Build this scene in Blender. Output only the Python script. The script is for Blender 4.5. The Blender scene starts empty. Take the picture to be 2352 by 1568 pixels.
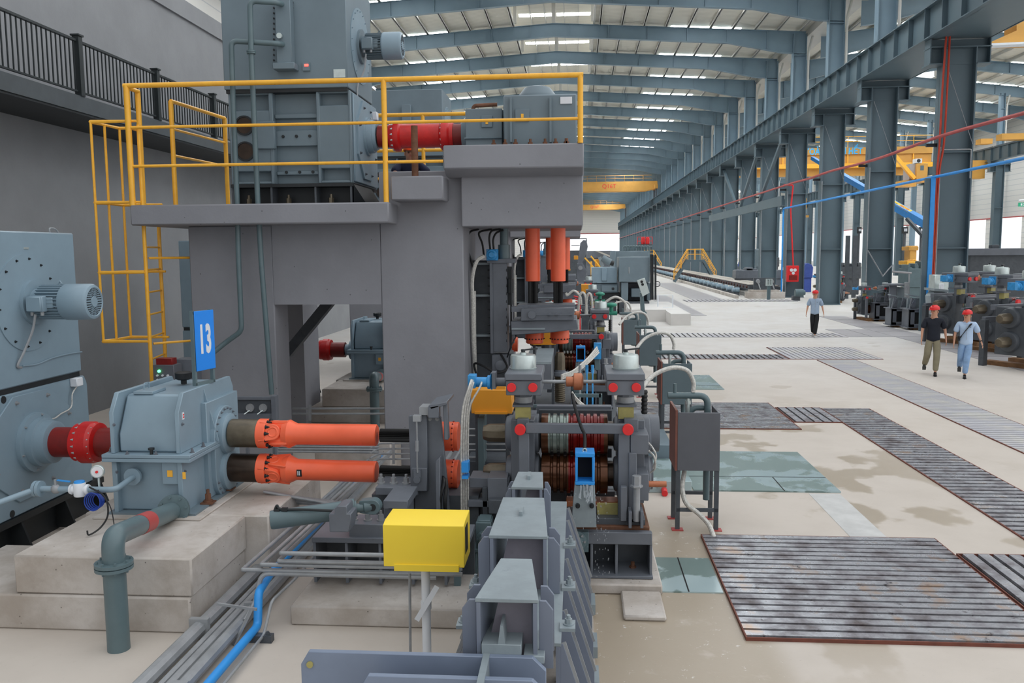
import bpy, bmesh, math, random, re
from mathutils import Vector, Matrix, Euler
random.seed(11)
SC = bpy.context.scene
PI = math.pi
# ------------------------------------------------------------------ camera
FPX = 1950.0
CAMZ = 3.2
CROT = Matrix.Rotation(0.07672, 3, 'Z') @ Matrix.Rotation(PI/2-0.10461, 3, 'X') @ Matrix.Rotation(-0.0084, 3, 'Z')
cd = bpy.data.cameras.new('camera'); cam = bpy.data.objects.new('camera', cd); SC.collection.objects.link(cam)
cd.sensor_width = 36.0; cd.lens = 36.0*FPX/2352.0; cd.clip_start = 0.05; cd.clip_end = 900
cam.matrix_world = Matrix.Translation((0, 0, CAMZ)) @ CROT.to_4x4()
SC.camera = cam
# ------------------------------------------------------------------ sky, exposure
SC.view_settings.view_transform = 'Standard'; SC.view_settings.look = 'None'
SC.view_settings.gamma = 1.0; SC.view_settings.use_curve_mapping = False
SC.view_settings.exposure = 0.0
W = bpy.data.worlds.new('overcast_sky'); SC.world = W; W.use_nodes = True
W.node_tree.nodes['Background'].inputs[0].default_value = (0.95, 0.975, 1.0, 1)
_n, _l = W.node_tree.nodes, W.node_tree.links                 # overcast daylight, stronger from the open right side and from above
_g = _n.new('ShaderNodeNewGeometry'); _d = _n.new('ShaderNodeVectorMath'); _d.operation = 'DOT_PRODUCT'; _d.inputs[1].default_value = (-.42, -.16, -.36)
_l.new(_g.outputs['Incoming'], _d.inputs[0]); _a = _n.new('ShaderNodeMath'); _a.operation = 'ADD'; _a.use_clamp = False; _a.inputs[1].default_value = .78; _l.new(_d.outputs['Value'], _a.inputs[0])
_m = _n.new('ShaderNodeMath'); _m.operation = 'MULTIPLY'; _m.inputs[1].default_value = 1.15; _l.new(_a.outputs[0], _m.inputs[0]); _l.new(_m.outputs[0], _n['Background'].inputs[1])
SKYLIGHT = 12.0      # brightness of the translucent roof sheets
# ------------------------------------------------------------------ pixel of the photograph -> place
def ray(px, py): return CROT @ Vector(((px-1176.0)/FPX, (784.0-py)/FPX, -1.0))
def at(px, py, Y):
    v = ray(px, py); t = Y/v.y; return Vector((v.x*t, Y, CAMZ+v.z*t))
def gp(px, py, z=0.0):
    v = ray(px, py); t = (z-CAMZ)/v.z; return Vector((v.x*t, v.y*t, z))
def proj(p):
    v = CROT.transposed() @ (Vector(p)-Vector((0, 0, CAMZ))); return 1176+FPX*v.x/-v.z, 784-FPX*v.y/-v.z
def atx(px, py, X):
    v = ray(px, py); t = X/v.x; return Vector((X, v.y*t, CAMZ+v.z*t))
# ------------------------------------------------------------------ materials
def lin(h):
    h = h.lstrip('#'); o = []
    for i in (0, 2, 4):
        c = int(h[i:i+2], 16)/255.0
        o.append(c/12.92 if c <= 0.04045 else ((c+0.055)/1.055)**2.4)
    return (*o, 1.0)
def mulc(c, k): return (min(c[0]*k, 1), min(c[1]*k, 1), min(c[2]*k, 1), 1)
class NT:
    def __init__(s, name):
        s.m = bpy.data.materials.new(name); s.m.use_nodes = True
        s.t = s.m.node_tree; s.n = s.t.nodes; s.b = s.n['Principled BSDF']
        s.tc = s.n.new('ShaderNodeTexCoord')
    def link(s, a, b): s.t.links.new(a, b)
    def noise(s, scale, detail=4, rough=.55, vec=None, coord='Object'):
        n = s.n.new('ShaderNodeTexNoise'); n.inputs['Scale'].default_value = scale
        n.inputs['Detail'].default_value = detail; n.inputs['Roughness'].default_value = rough
        s.link(vec if vec is not None else s.tc.outputs[coord], n.inputs['Vector']); return n.outputs['Fac']
    def mapping(s, scale, coord='Object', rot=(0, 0, 0)):
        n = s.n.new('ShaderNodeMapping'); n.inputs['Scale'].default_value = scale; n.inputs['Rotation'].default_value = rot
        s.link(s.tc.outputs[coord], n.inputs['Vector']); return n.outputs['Vector']
    def ramp(s, fac, stops):
        n = s.n.new('ShaderNodeValToRGB'); e = n.color_ramp.elements
        while len(e) < len(stops): e.new(0.5)
        for i, (p, c) in enumerate(stops):
            e[i].position = p; e[i].color = c if len(c) == 4 else (*c, 1)
        s.link(fac, n.inputs['Fac']); return n.outputs['Color']
    def step(s, fac, a, b):
        n = s.n.new('ShaderNodeMapRange'); n.interpolation_type = 'SMOOTHSTEP'
        n.inputs['From Min'].default_value = a; n.inputs['From Max'].default_value = b
        s.link(fac, n.inputs['Value']); return n.outputs['Result']
    def mix(s, fac, a, b):
        n = s.n.new('ShaderNodeMix'); n.data_type = 'RGBA'
        for v, k in ((fac, 0), (a, 6), (b, 7)):
            if hasattr(v, 'links') or hasattr(v, 'is_output'): s.link(v, n.inputs[k])
            else: n.inputs[k].default_value = v
        return n.outputs[2]
    def math(s, op, a, b=0.0):
        n = s.n.new('ShaderNodeMath'); n.operation = op
        for i, v in enumerate((a, b)):
            if hasattr(v, 'is_output'): s.link(v, n.inputs[i])
            else: n.inputs[i].default_value = v
        return n.outputs[0]
    def sep(s, coord='Object'):
        n = s.n.new('ShaderNodeSeparateXYZ'); s.link(s.tc.outputs[coord], n.inputs[0]); return n.outputs
    def bump(s, h, strength=.3, dist=.01):
        n = s.n.new('ShaderNodeBump'); n.inputs['Strength'].default_value = strength; n.inputs['Distance'].default_value = dist
        s.link(h, n.inputs['Height']); s.link(n.outputs[0], s.b.inputs['Normal'])
    def done(s, col, rough=.5, metal=0.0):
        for v, k in ((col, 'Base Color'), (rough, 'Roughness'), (metal, 'Metallic')):
            if hasattr(v, 'is_output'): s.link(v, s.b.inputs[k])
            else: s.b.inputs[k].default_value = v
        return s.m
def paint(name, hexc, rough=.45, var=.10, scale=3.0, metal=0.0, grime=0.0, grimec='#3a3430', bump=0.0):
    t = NT(name); c = lin(hexc)
    f = t.step(t.noise(scale, 5, .6), .3, .7)
    col = t.mix(f, mulc(c, 1-var), mulc(c, 1+var))
    if grime > 0:
        g = t.step(t.noise(scale*2.3+1.7, 8, .72), .60-.12*grime, .74)
        col = t.mix(t.math('MULTIPLY', g, grime), col, lin(grimec))
    if bump: t.bump(t.noise(scale*9, 3), bump, .01)
    return t.done(col, rough, metal)
M = {}
M['bluegrey'] = paint('blue_grey_machine_paint', '#8398a5', .38, .06, 1.6, grime=.15, grimec='#5c6870')
M['bluegrey_d'] = paint('dull_blue_grey_paint', '#6f7f88', .45, .07, 1.4, grime=.12, grimec='#4c565c')
M['slate'] = paint('slate_green_pipe_paint', '#5c6f74', .35, .08, 3, grime=.15)
M['steel_grey'] = paint('dark_grey_machine_paint', '#676c74', .42, .09, 3, grime=.28, grimec='#3b3c3e')
M['steel_dk'] = paint('grimy_dark_grey_paint', '#4b5056', .5, .15, 5, grime=.4, grimec='#26262a')
M['trough'] = paint('scuffed_grey_steel', '#8a959a', .42, .10, 4, grime=.4, grimec='#69737a')
M['trough_side'] = paint('grey_purple_plate', '#747c8b', .45, .06, 2, grime=.15, grimec='#565c66')
M['yellow'] = paint('orange_yellow_rail_paint', '#ffba3c', .38, .07, 7, grime=.25, grimec='#8a4d12')
M['yellow_box'] = paint('bright_yellow_box_paint', '#ffdc3c', .45, .03, 2)
M['amber'] = paint('amber_box_paint', '#dc9424', .45, .05, 2)
M['crane'] = paint('hazed_crane_yellow', '#cf9a48', .5, .08, .6, grime=.12, grimec='#a87830')  # greyed yellow, the haze of distance is put into the colour
M['orange'] = paint('orange_red_spindle_paint', '#f86b45', .36, .06, 3, grime=.22, grimec='#b3391f')
M['red'] = paint('red_gear_paint', '#c81e1c', .35, .12, 6, grime=.35, grimec='#6a120f')
M['red_dk'] = paint('dark_red_hub_paint', '#7d1a15', .4, .15, 6, grime=.3, grimec='#401010')
M['red_cap'] = paint('red_cap_paint', '#e02a2c', .4, .05, 6)
M['red_pipe'] = paint('dull_red_pipe_paint', '#b04a48', .5, .08, 2)
M['rust'] = paint('rusty_steel', '#6e4a36', .75, .25, 9, grime=.5, grimec='#3c2418')
M['copper'] = paint('copper_coloured_steel', '#b4704f', .4, .12, 9, metal=.3, grime=.2)
M['bare'] = paint('oily_bare_steel', '#6a6152', .38, .2, 6, metal=.55, grime=.35, grimec='#3a3226')
M['bare_dk'] = paint('dark_oily_steel', '#40342c', .3, .2, 6, metal=.6, grime=.3, grimec='#1e1814')
M['spline'] = paint('black_greased_spline', '#1c1c1c', .35, .2, 8, metal=.4)
M['galv'] = paint('galvanised_pipe', '#9a9da0', .42, .12, 5, metal=.25, grime=.25, grimec='#6a6a6a')
M['silver'] = paint('brushed_silver', '#c8d2d0', .3, .08, 8, metal=.6)
M['white'] = paint('white_paint', '#dfe3e8', .5, .03, 3)
M['blue'] = paint('bright_blue_paint', '#2f95e4', .4, .05, 5)
M['sign_blue'] = paint('sign_blue', '#1286ea', .45, .02, 1)
M['blue_motor'] = paint('blue_hydraulic_motor_paint', '#3590cc', .4, .15, 12, grime=.25, grimec='#1d4c70')
M['black'] = paint('black_rubber', '#17181a', .55, .2, 5)
M['soot'] = paint('black_painted_steel', '#1f2326', .5, .2, 3)
M['rail_black'] = paint('charcoal_railing_paint', '#23292b', .4, .1, 3)
M['hose'] = paint('braided_steel_hose', '#c9c7c1', .45, .2, 40, metal=.2)
M['green'] = paint('green_valve_paint', '#2c8a72', .45, .1, 9)
M['olive'] = paint('olive_yellow_oil_glass', '#a39a5e', .4, .2, 5)
M['skin'] = paint('skin', '#c9977c', .55, .04, 6)
M['column'] = paint('blue_grey_structural_paint', '#576972', .5, .05, .5)
M['rafter'] = paint('rafter_blue_paint', '#7d94a2', .5, .06, .4)
M['wood'] = paint('timber_packer', '#84603f', .7, .2, 6)
M['tarp'] = paint('blue_tarpaulin', '#3f55a0', .6, .15, 2, bump=.5)
M['opening_shade'] = paint('opening_shade_sheet', '#0d0e10', .8, .1, 3)  # near-black colour stands in for the shade inside openings
# ------------------------------------------------------------------ mesh builder
class MB:
    def __init__(s): s.bm = bmesh.new(); s.mi = 0
    def face(s, vs):
        try:
            f = s.bm.faces.new(vs); f.material_index = s.mi; return f
        except ValueError: return None
    def box(s, a, b):
        x0, y0, z0 = min(a[0], b[0]), min(a[1], b[1]), min(a[2], b[2]); x1, y1, z1 = max(a[0], b[0]), max(a[1], b[1]), max(a[2], b[2])
        v = [s.bm.verts.new(p) for p in ((x0,y0,z0),(x1,y0,z0),(x1,y1,z0),(x0,y1,z0),(x0,y0,z1),(x1,y0,z1),(x1,y1,z1),(x0,y1,z1))]
        for q in ((0,3,2,1),(4,5,6,7),(0,1,5,4),(1,2,6,5),(2,3,7,6),(3,0,4,7)): s.face([v[i] for i in q])
        return s
    def obox(s, c, size, rot=None):
        R = rot if rot is not None else Matrix.Identity(3); c = Vector(c); h = Vector(size)/2
        v = [s.bm.verts.new(c+R@Vector((sx*h.x, sy*h.y, sz*h.z))) for sz in (-1, 1) for sx, sy in ((-1,-1),(1,-1),(1,1),(-1,1))]
        for q in ((0,3,2,1),(4,5,6,7),(0,1,5,4),(1,2,6,5),(2,3,7,6),(3,0,4,7)): s.face([v[i] for i in q])
        return s
    def pb(s, x0, y0, x1, y1, Y, dy):            # box whose front face fills a rectangle of the photograph at depth Y
        mx, my = (x0+x1)/2, (y0+y1)/2
        return s.box((at(x0, my, Y).x, Y, at(mx, y0, Y).z), (at(x1, my, Y).x, Y+dy, at(mx, y1, Y).z))
    def bar(s, p0, p1, w, h):                    # rectangular bar between two points
        p0, p1 = Vector(p0), Vector(p1); d = p1-p0
        u = d.normalized(); r = Vector((0, 0, 1)) if abs(u.z) < .95 else Vector((0, 1, 0))
        x = u.cross(r).normalized(); z = x.cross(u)
        return s.obox((p0+p1)/2, (w, d.length, h), Matrix((x, u, z)).transposed())
    def prism(s, pts, vec):
        vec = Vector(vec); a = [s.bm.verts.new(p) for p in pts]; b = [s.bm.verts.new(Vector(p)+vec) for p in pts]
        s.face(a[::-1]); s.face(b); n = len(a)
        for i in range(n): s.face([a[i], a[(i+1) % n], b[(i+1) % n], b[i]])
        return s
    def pprism(s, pix, Y, dy):                   # prism whose outline is given in photograph pixels at depth Y
        return s.prism([at(x, y, Y) for x, y in pix], (0, dy, 0))
    def _frame(s, u):
        r = Vector((0, 0, 1)) if abs(u.z) < .9 else Vector((0, 1, 0))
        x = u.cross(r).normalized(); return x, x.cross(u).normalized()
    def lathe(s, o, axis, prof, n=20, cap=True, ph=0.0):
        o = Vector(o); u = Vector(axis).normalized(); x, y = s._frame(u); rings = []
        for t, r in prof:
            rings.append([s.bm.verts.new(o+u*t+(x*math.cos(2*PI*i/n+ph)+y*math.sin(2*PI*i/n+ph))*r) for i in range(n)])
        for a, b in zip(rings, rings[1:]):
            for i in range(n): s.face([a[i], a[(i+1) % n], b[(i+1) % n], b[i]])
        if cap: s.face(rings[0][::-1]); s.face(rings[-1])
        return s
    def cyl(s, p0, p1, r, r2=None, n=16, ph=0.0):
        p0, p1 = Vector(p0), Vector(p1); d = p1-p0
        return s.lathe(p0, d, [(0, r), (d.length, r if r2 is None else r2)], n, ph=ph)
    def tube(s, pts, r, n=8, cap=True, radii=None):
        pts = [Vector(p) for p in pts]; rings = []; x = None
        for i, p in enumerate(pts):
            if i == 0: u = pts[1]-p
            elif i == len(pts)-1: u = p-pts[i-1]
            else: u = (pts[i+1]-p).normalized()+(p-pts[i-1]).normalized()
            if u.length < 1e-9: u = p-pts[i-1]
            u.normalize()
            if x is None: x, y = s._frame(u)
            else:
                x = (x-u*x.dot(u)); x = x.normalized() if x.length > 1e-6 else s._frame(u)[0]; y = x.cross(u).normalized()
            k = 1.0
            if 0 < i < len(pts)-1:
                c = (pts[i+1]-p).normalized().dot((p-pts[i-1]).normalized()); k = 1/max(.6, math.sqrt(max(.01, (1+c)/2)))
            rr = r if radii is None else radii[i]
            rings.append([s.bm.verts.new(p+(x*math.cos(2*PI*j/n)+y*math.sin(2*PI*j/n))*rr*k) for j in range(n)])
        for a, b in zip(rings, rings[1:]):
            for j in range(n): s.face([a[j], a[(j+1) % n], b[(j+1) % n], b[j]])
        if cap: s.face(rings[0][::-1]); s.face(rings[-1])
        return s
    def ball(s, c, r, n=12):
        r = (r, r, r) if not hasattr(r, '__len__') else r; c = Vector(c); m = n//2; rings = []
        top = s.bm.verts.new(c+Vector((0, 0, r[2]))); bot = s.bm.verts.new(c-Vector((0, 0, r[2])))
        for i in range(1, m):
            th = PI*i/m
            rings.append([s.bm.verts.new(c+Vector((r[0]*math.sin(th)*math.cos(2*PI*j/n), r[1]*math.sin(th)*math.sin(2*PI*j/n), r[2]*math.cos(th)))) for j in range(n)])
        for j in range(n):
            s.face([top, rings[0][j], rings[0][(j+1) % n]]); s.face([bot, rings[-1][(j+1) % n], rings[-1][j]])
        for a, b in zip(rings, rings[1:]):
            for j in range(n): s.face([a[j], b[j], b[(j+1) % n], a[(j+1) % n]])
        return s
    def bolt(s, p, axis, r=.02, h=.03):          # hexagonal nut with a washer and stud
        p = Vector(p); u = Vector(axis).normalized()
        s.cyl(p-u*.004, p+u*h*.2, r*1.5, n=12); s.cyl(p, p+u*h, r, n=6); s.cyl(p+u*h*.9, p+u*h*1.6, r*.55, n=8)
        return s
def bend(pts, rad=.1, k=4):                       # round the corners of a polyline
    pts = [Vector(p) for p in pts]; out = [pts[0]]
    for a, b, c in zip(pts, pts[1:], pts[2:]):
        d0, d1 = (a-b), (c-b); r = min(rad, d0.length*.49, d1.length*.49)
        p0, p1 = b+d0.normalized()*r, b+d1.normalized()*r
        for i in range(k+1):
            t = i/k; out.append(p0*(1-t)**2+b*2*t*(1-t)+p1*t*t)
    out.append(pts[-1]); return out
def curve(pts, k=6):                              # smooth curve through points
    pts = [Vector(p) for p in pts]; P = [pts[0]*2-pts[1]]+pts+[pts[-1]*2-pts[-2]]; out = []
    for i in range(1, len(P)-2):
        for j in range(k):
            t = j/k; a, b, c, d = P[i-1], P[i], P[i+1], P[i+2]
            out.append(.5*((2*b)+(c-a)*t+(2*a-5*b+4*c-d)*t*t+(3*b-a-3*c+d)*t**3))
    out.append(pts[-1]); return out
# ------------------------------------------------------------------ objects
C = SC.collection
OFF = {}
def tag(o, label=None, cat=None, group=None, kind=None):
    if label: o['label'] = label
    if cat: o['category'] = cat
    if group: o['group'] = group
    if kind: o['kind'] = kind
    return o
def thing(name, label, cat, loc, group=None):
    o = bpy.data.objects.new(name, None); C.objects.link(o); o.location = Vector(loc); OFF[o.name] = Vector(loc)
    o.empty_display_size = .2
    return tag(o, label, cat, group)
def mesh_obj(name, mb, mat, off, bevel=0.0, smooth=True):
    bm = mb.bm; bmesh.ops.recalc_face_normals(bm, faces=bm.faces)
    if off.length > 0: bmesh.ops.translate(bm, verts=bm.verts, vec=-off)
    for f in bm.faces: f.smooth = smooth
    if smooth:
        for e in bm.edges:
            if len(e.link_faces) == 2 and e.calc_face_angle(0) > .6: e.smooth = False
    me = bpy.data.meshes.new(name); bm.to_mesh(me); bm.free()
    for m in (mat if isinstance(mat, (list, tuple)) else [mat]): me.materials.append(M[m] if isinstance(m, str) else m)
    o = bpy.data.objects.new(name, me); C.objects.link(o)
    if bevel:
        b = o.modifiers.new('bevel', 'BEVEL'); b.width = bevel; b.segments = 1; b.limit_method = 'ANGLE'; b.angle_limit = .7
    return o
SPLIT = {'bolts': 'bolt', 'end_bolts': 'end_bolt', 'plate_bolts': 'plate_bolt', 'flange_bolts': 'flange_bolt', 'cap_screws': 'cap_screw', 'hold_down_bolts': 'hold_down_bolt',
         'manifold_bolts': 'manifold_bolt', 'clamp_bolts': 'clamp_bolt', 'edge_bolts': 'edge_bolt', 'sleeve_bolts': 'sleeve_bolt', 'top_bolts': 'top_bolt', 'wing_plates': 'wing_plate',
         'stiffener': 'stiffener', 'hub': 'hub', 'legs': 'leg', 'cross_bar': 'cross_bar', 'cross_bars': 'cross_bar', 'cable_glands': 'cable_gland', 'black_hoses': 'black_hose', 'black_pipes': 'black_pipe',
         'knobs': 'knob', 'switches': 'switch', 'buttons': 'button', 'treads': 'tread', 'round_emblem': 'round_emblem', 'holes': 'hole', 'plugs': 'plug', 'split_flange': 'split_flange', 'timber': 'timber',
         'flanges': 'flange', 'grease_lines': 'grease_line', 'end_housing': 'end_housing', 'side_frame': 'side_frame', 'black_lead': 'black_lead', 'brackets': 'bracket', 'clip': 'clip', 'wall_stay': 'wall_stay',
         'guide_rail': 'guide_rail', 'coupling_bolts': 'coupling_bolt', 'cable_loop': 'cable_loop', 'foot': 'foot', 'deck_rails': 'deck_rail', 'anchor_bolts': 'anchor_bolt', 'pipe_run': 'pipe_run', 'joint_cross': 'joint_cross'}
TINY = ('bolt', 'end_bolt', 'plate_bolt', 'flange_bolt', 'cap_screw', 'manifold_bolt', 'clamp_bolt', 'edge_bolt', 'sleeve_bolt', 'top_bolt', 'cable_gland', 'plug', 'coupling_bolt', 'grease_line')
def islands(bm):
    """vertex groups of the mesh, pieces whose boxes touch counted as one (a nut with its washer)."""
    bm.verts.ensure_lookup_table(); bm.verts.index_update(); n = len(bm.verts); par_ = list(range(n))
    def f(i):
        while par_[i] != i: par_[i] = par_[par_[i]]; i = par_[i]
        return i
    for e in bm.edges: a, b = f(e.verts[0].index), f(e.verts[1].index); par_[a] = b
    g = {}
    for v in bm.verts: g.setdefault(f(v.index), []).append(v)
    L = list(g.values()); B = []
    for vs in L: B.append([min(v.co[i] for v in vs)-.001 for i in range(3)]+[max(v.co[i] for v in vs)+.001 for i in range(3)])
    q = list(range(len(L)))
    def h(i):
        while q[i] != i: i = q[i]
        return i
    for i in range(len(L)):
        for j in range(i+1, len(L)):
            if all(B[i][k] <= B[j][k+3] and B[j][k] <= B[i][k+3] for k in range(3)): q[h(i)] = h(j)
    out = {}
    for i in range(len(L)): out.setdefault(h(i), []).extend(L[i])
    return list(out.values())
def part(par, name, mb, mat, label=None, bevel=0.0, kind=None):
    if name in SPLIT and len(mb.bm.verts) < 6000:
        G = islands(mb.bm)
        if 1 < len(G) <= 100:
            last = None
            for vs in G:
                m2 = MB(); mp = {}
                for v in vs: mp[v] = m2.bm.verts.new(v.co)
                for fc in {fc for v in vs for fc in v.link_faces}:
                    nf = m2.bm.faces.new([mp[v] for v in fc.verts]); nf.material_index = fc.material_index
                off = OFF[par.name]; last = mesh_obj(SPLIT[name], m2, mat, off, bevel); last.parent = par; OFF[last.name] = off
                if label: last['label'] = label
            return last
        name = SPLIT[name]; kind = None
    off = OFF[par.name]; o = mesh_obj(name, mb, mat, off, bevel); o.parent = par; OFF[o.name] = off
    if label: o['label'] = label
    if kind: o['kind'] = kind
    return o
def single(name, mb, mat, label, cat, group=None, bevel=0.0, kind=None):
    vs = mb.bm.verts; xs = [v.co.x for v in vs]; ys = [v.co.y for v in vs]; zs = [v.co.z for v in vs]
    off = Vector(((min(xs)+max(xs))/2, (min(ys)+max(ys))/2, min(zs)))
    o = mesh_obj(name, mb, mat, off, bevel); o.location = off; OFF[o.name] = off
    return tag(o, label, cat, group, kind)
def struct(name, mb, mat, parent=None, bevel=0.0):
    if parent is not None: return part(parent, name, mb, mat, bevel=bevel)
    o = mesh_obj(name, mb, mat, Vector((0, 0, 0)), bevel); o['kind'] = 'structure'; OFF[o.name] = Vector((0, 0, 0)); return o
def dup(src, loc, label=None, group=None):
    c = src.copy(); C.objects.link(c); c.location = Vector(loc); OFF[c.name] = Vector(loc)
    if label: c['label'] = label
    if group: c['group'] = group
    def rec(o, n):
        for ch in list(o.children):
            if re.sub(r'\.\d+$', '', ch.name) in TINY: continue      # too small to see on the farther copies
            k = ch.copy(); C.objects.link(k); k.parent = n; rec(ch, k)
    rec(src, c)
    return c
ORD = ['nearest', 'second nearest', 'third nearest', 'fourth nearest', 'fifth nearest', 'sixth nearest', 'seventh nearest', 'eighth nearest', 'ninth nearest', 'tenth nearest', 'eleventh nearest', 'twelfth nearest']
FONT = {}
def text_mesh(body, size, extr=.002, bold=0.0):
    cu = bpy.data.curves.new('lettering', 'FONT'); cu.body = body; cu.size = size; cu.extrude = extr; cu.align_x = 'CENTER'; cu.align_y = 'CENTER'
    cu.resolution_u = 3; cu.offset = bold
    o = bpy.data.objects.new('lettering', cu); C.objects.link(o)
    dg = bpy.context.evaluated_depsgraph_get(); me = bpy.data.meshes.new_from_object(o.evaluated_get(dg))
    bpy.data.objects.remove(o); return me
def lettering(par, name, body, size, M4, mat, sx=1.0, bold=0.0, label=None):   # lettering as a part, placed by a world matrix
    me = text_mesh(body, size, bold=bold); bm = bmesh.new(); bm.from_mesh(me)
    bmesh.ops.transform(bm, matrix=M4 @ Matrix.Diagonal((sx, 1, 1, 1)), verts=bm.verts)
    mb = MB(); mb.bm = bm
    return part(par, name, mb, mat, label)
# ================================================================== THE HALL
BAY = 8.0; Y0 = 34.9; NB = 32
RX, RZ, EZ = -1.55, 18.4, 17.4            # ridge of the main roof, eaves
# floor: cast concrete with damp and dusty patches
t = NT('cast_concrete_floor'); g = t.sep('Object')
big = t.step(t.noise(.28, 5, .6), .35, .65); mid = t.step(t.noise(1.4, 6, .65), .35, .7); fine = t.noise(22, 4, .7)
far = t.step(g[1], 14, 34)
base = t.mix(far, lin('#c8bfb5'), lin('#cccac7'))
base = t.mix(t.math('MULTIPLY', big, .32), base, lin('#b8aea3'))
base = t.mix(t.math('MULTIPLY', mid, .18), base, lin('#a59b90'))
# damp stains beside the mill
mx = t.math('MULTIPLY', t.step(g[0], .4, 1.3), t.step(g[0], 7.5, 3.5)); my = t.math('MULTIPLY', t.step(g[1], 5.5, 7.5), t.step(g[1], 21, 14))
mask = t.math('MULTIPLY', mx, my)
wn = t.noise(.75, 5, .5, t.mapping((1.0, .8, 1.0)))
wet = t.math('MULTIPLY', t.step(wn, .53, .57), mask)
near = t.math('MULTIPLY', t.math('MULTIPLY', t.step(g[0], -.2, .2), t.step(g[0], 1.75, 1.45)), t.step(g[1], 10.5, 9.5))
wet = t.math('MAXIMUM', wet, t.math('MULTIPLY', near, t.step(t.noise(1.5, 5, .6), .30, .42)))
col = t.mix(t.math('MULTIPLY', wet, .72), base, lin('#9a8b74'))
splash = t.math('MULTIPLY', t.step(t.noise(9, 8, .8), .60, .64), t.math('MULTIPLY', near, .75))
col = t.mix(splash, col, lin('#e0e0dc'))
col = t.mix(t.math('MULTIPLY', t.step(fine, .62, .7), .12), col, lin('#7a7064'))
spots = t.step(t.noise(.9, 3, .4, t.mapping((1, 1, 1), rot=(0, 0, .6))), .69, .71)
col = t.mix(t.math('MULTIPLY', spots, .35), col, lin('#988a76'))
t.bump(fine, .15, .004)
rgh = t.math('SUBTRACT', .72, t.math('MULTIPLY', t.math('MAXIMUM', wet, splash), .34))
M['floor'] = t.done(col, rgh); M['pale_conc'] = paint('pale_concrete', '#d6d3cf', .7, .05, 1)
mb = MB(); mb.box((-25, -2, -.4), (62, 300, 0)); struct('floor', mb, 'floor')
# painted concrete
def painted_concrete(name, hexc, pits=.5, var=.07):
    t = NT(name); c = lin(hexc)
    f = t.step(t.noise(1.1, 6, .6), .3, .7)
    col = t.mix(f, mulc(c, 1-var), mulc(c, 1+var))
    v = t.n.new('ShaderNodeTexVoronoi'); v.inputs['Scale'].default_value = 5.5; t.link(t.tc.outputs['Object'], v.inputs['Vector'])
    pit = t.math('MULTIPLY', t.math('LESS_THAN', v.outputs['Distance'], .055), t.math('GREATER_THAN', t.noise(.9, 2), 1-pits))
    col = t.mix(t.math('MULTIPLY', pit, .75), col, mulc(c, .35))
    n2 = t.noise(7, 5, .7); h = t.math('SUBTRACT', n2, t.math('MULTIPLY', pit, 2.0))
    t.bump(h, .30, .012); return t.done(col, .6)
M['frame_conc'] = painted_concrete('grey_painted_concrete', '#8a8b91', .55)
M['wall_conc'] = painted_concrete('grey_painted_wall', '#8c8e91', .0, .06)
t = NT('bare_cast_concrete'); f = t.step(t.noise(1.3, 7, .65), .3, .7); col = t.mix(f, lin('#a49a90'), lin('#c8c2bc'))
col = t.mix(t.math('MULTIPLY', t.step(t.noise(3.1, 8, .7), .5, .75), .5), col, lin('#948a80'))
v = t.n.new('ShaderNodeTexVoronoi'); v.inputs['Scale'].default_value = 9; t.link(t.tc.outputs['Object'], v.inputs['Vector'])
pit = t.math('LESS_THAN', v.outputs['Distance'], .06); col = t.mix(t.math('MULTIPLY', pit, .7), col, lin('#4a4540'))
t.bump(t.noise(11, 6, .7), .3, .012); M['bare_conc'] = t.done(col, .75)
# ---- roof sheeting: ribbed light sheets over purlins, raised ridge ventilator, translucent strips
t = NT('ribbed_roof_sheet'); w = t.n.new('ShaderNodeTexWave'); w.inputs['Scale'].default_value = 1.1; w.bands_direction = 'Y'; t.link(t.tc.outputs['Object'], w.inputs['Vector'])
col = t.mix(t.step(w.outputs['Fac'], .85, .98), lin('#dedbcf'), lin('#c4c0b4')); M['sheet'] = t.done(col, .6)
M['purlin'] = paint('galvanised_purlin', '#c4c3bd', .5, .05, .5)
def emis(name, col, s):
    m = bpy.data.materials.new(name); m.use_nodes = True; b = m.node_tree.nodes['Principled BSDF']
    b.inputs['Base Color'].default_value = (*col, 1); b.inputs['Emission Color'].default_value = (*col, 1); b.inputs['Emission Strength'].default_value = s; return m
M['skylight'] = emis('translucent_roof_sheet', (.93, .97, 1.0), SKYLIGHT)
ys, ye = 38.9, 290.0
def roof_z(x, rx, rz, ez, half): return rz-(rz-ez)*abs(x-rx)/half
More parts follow.
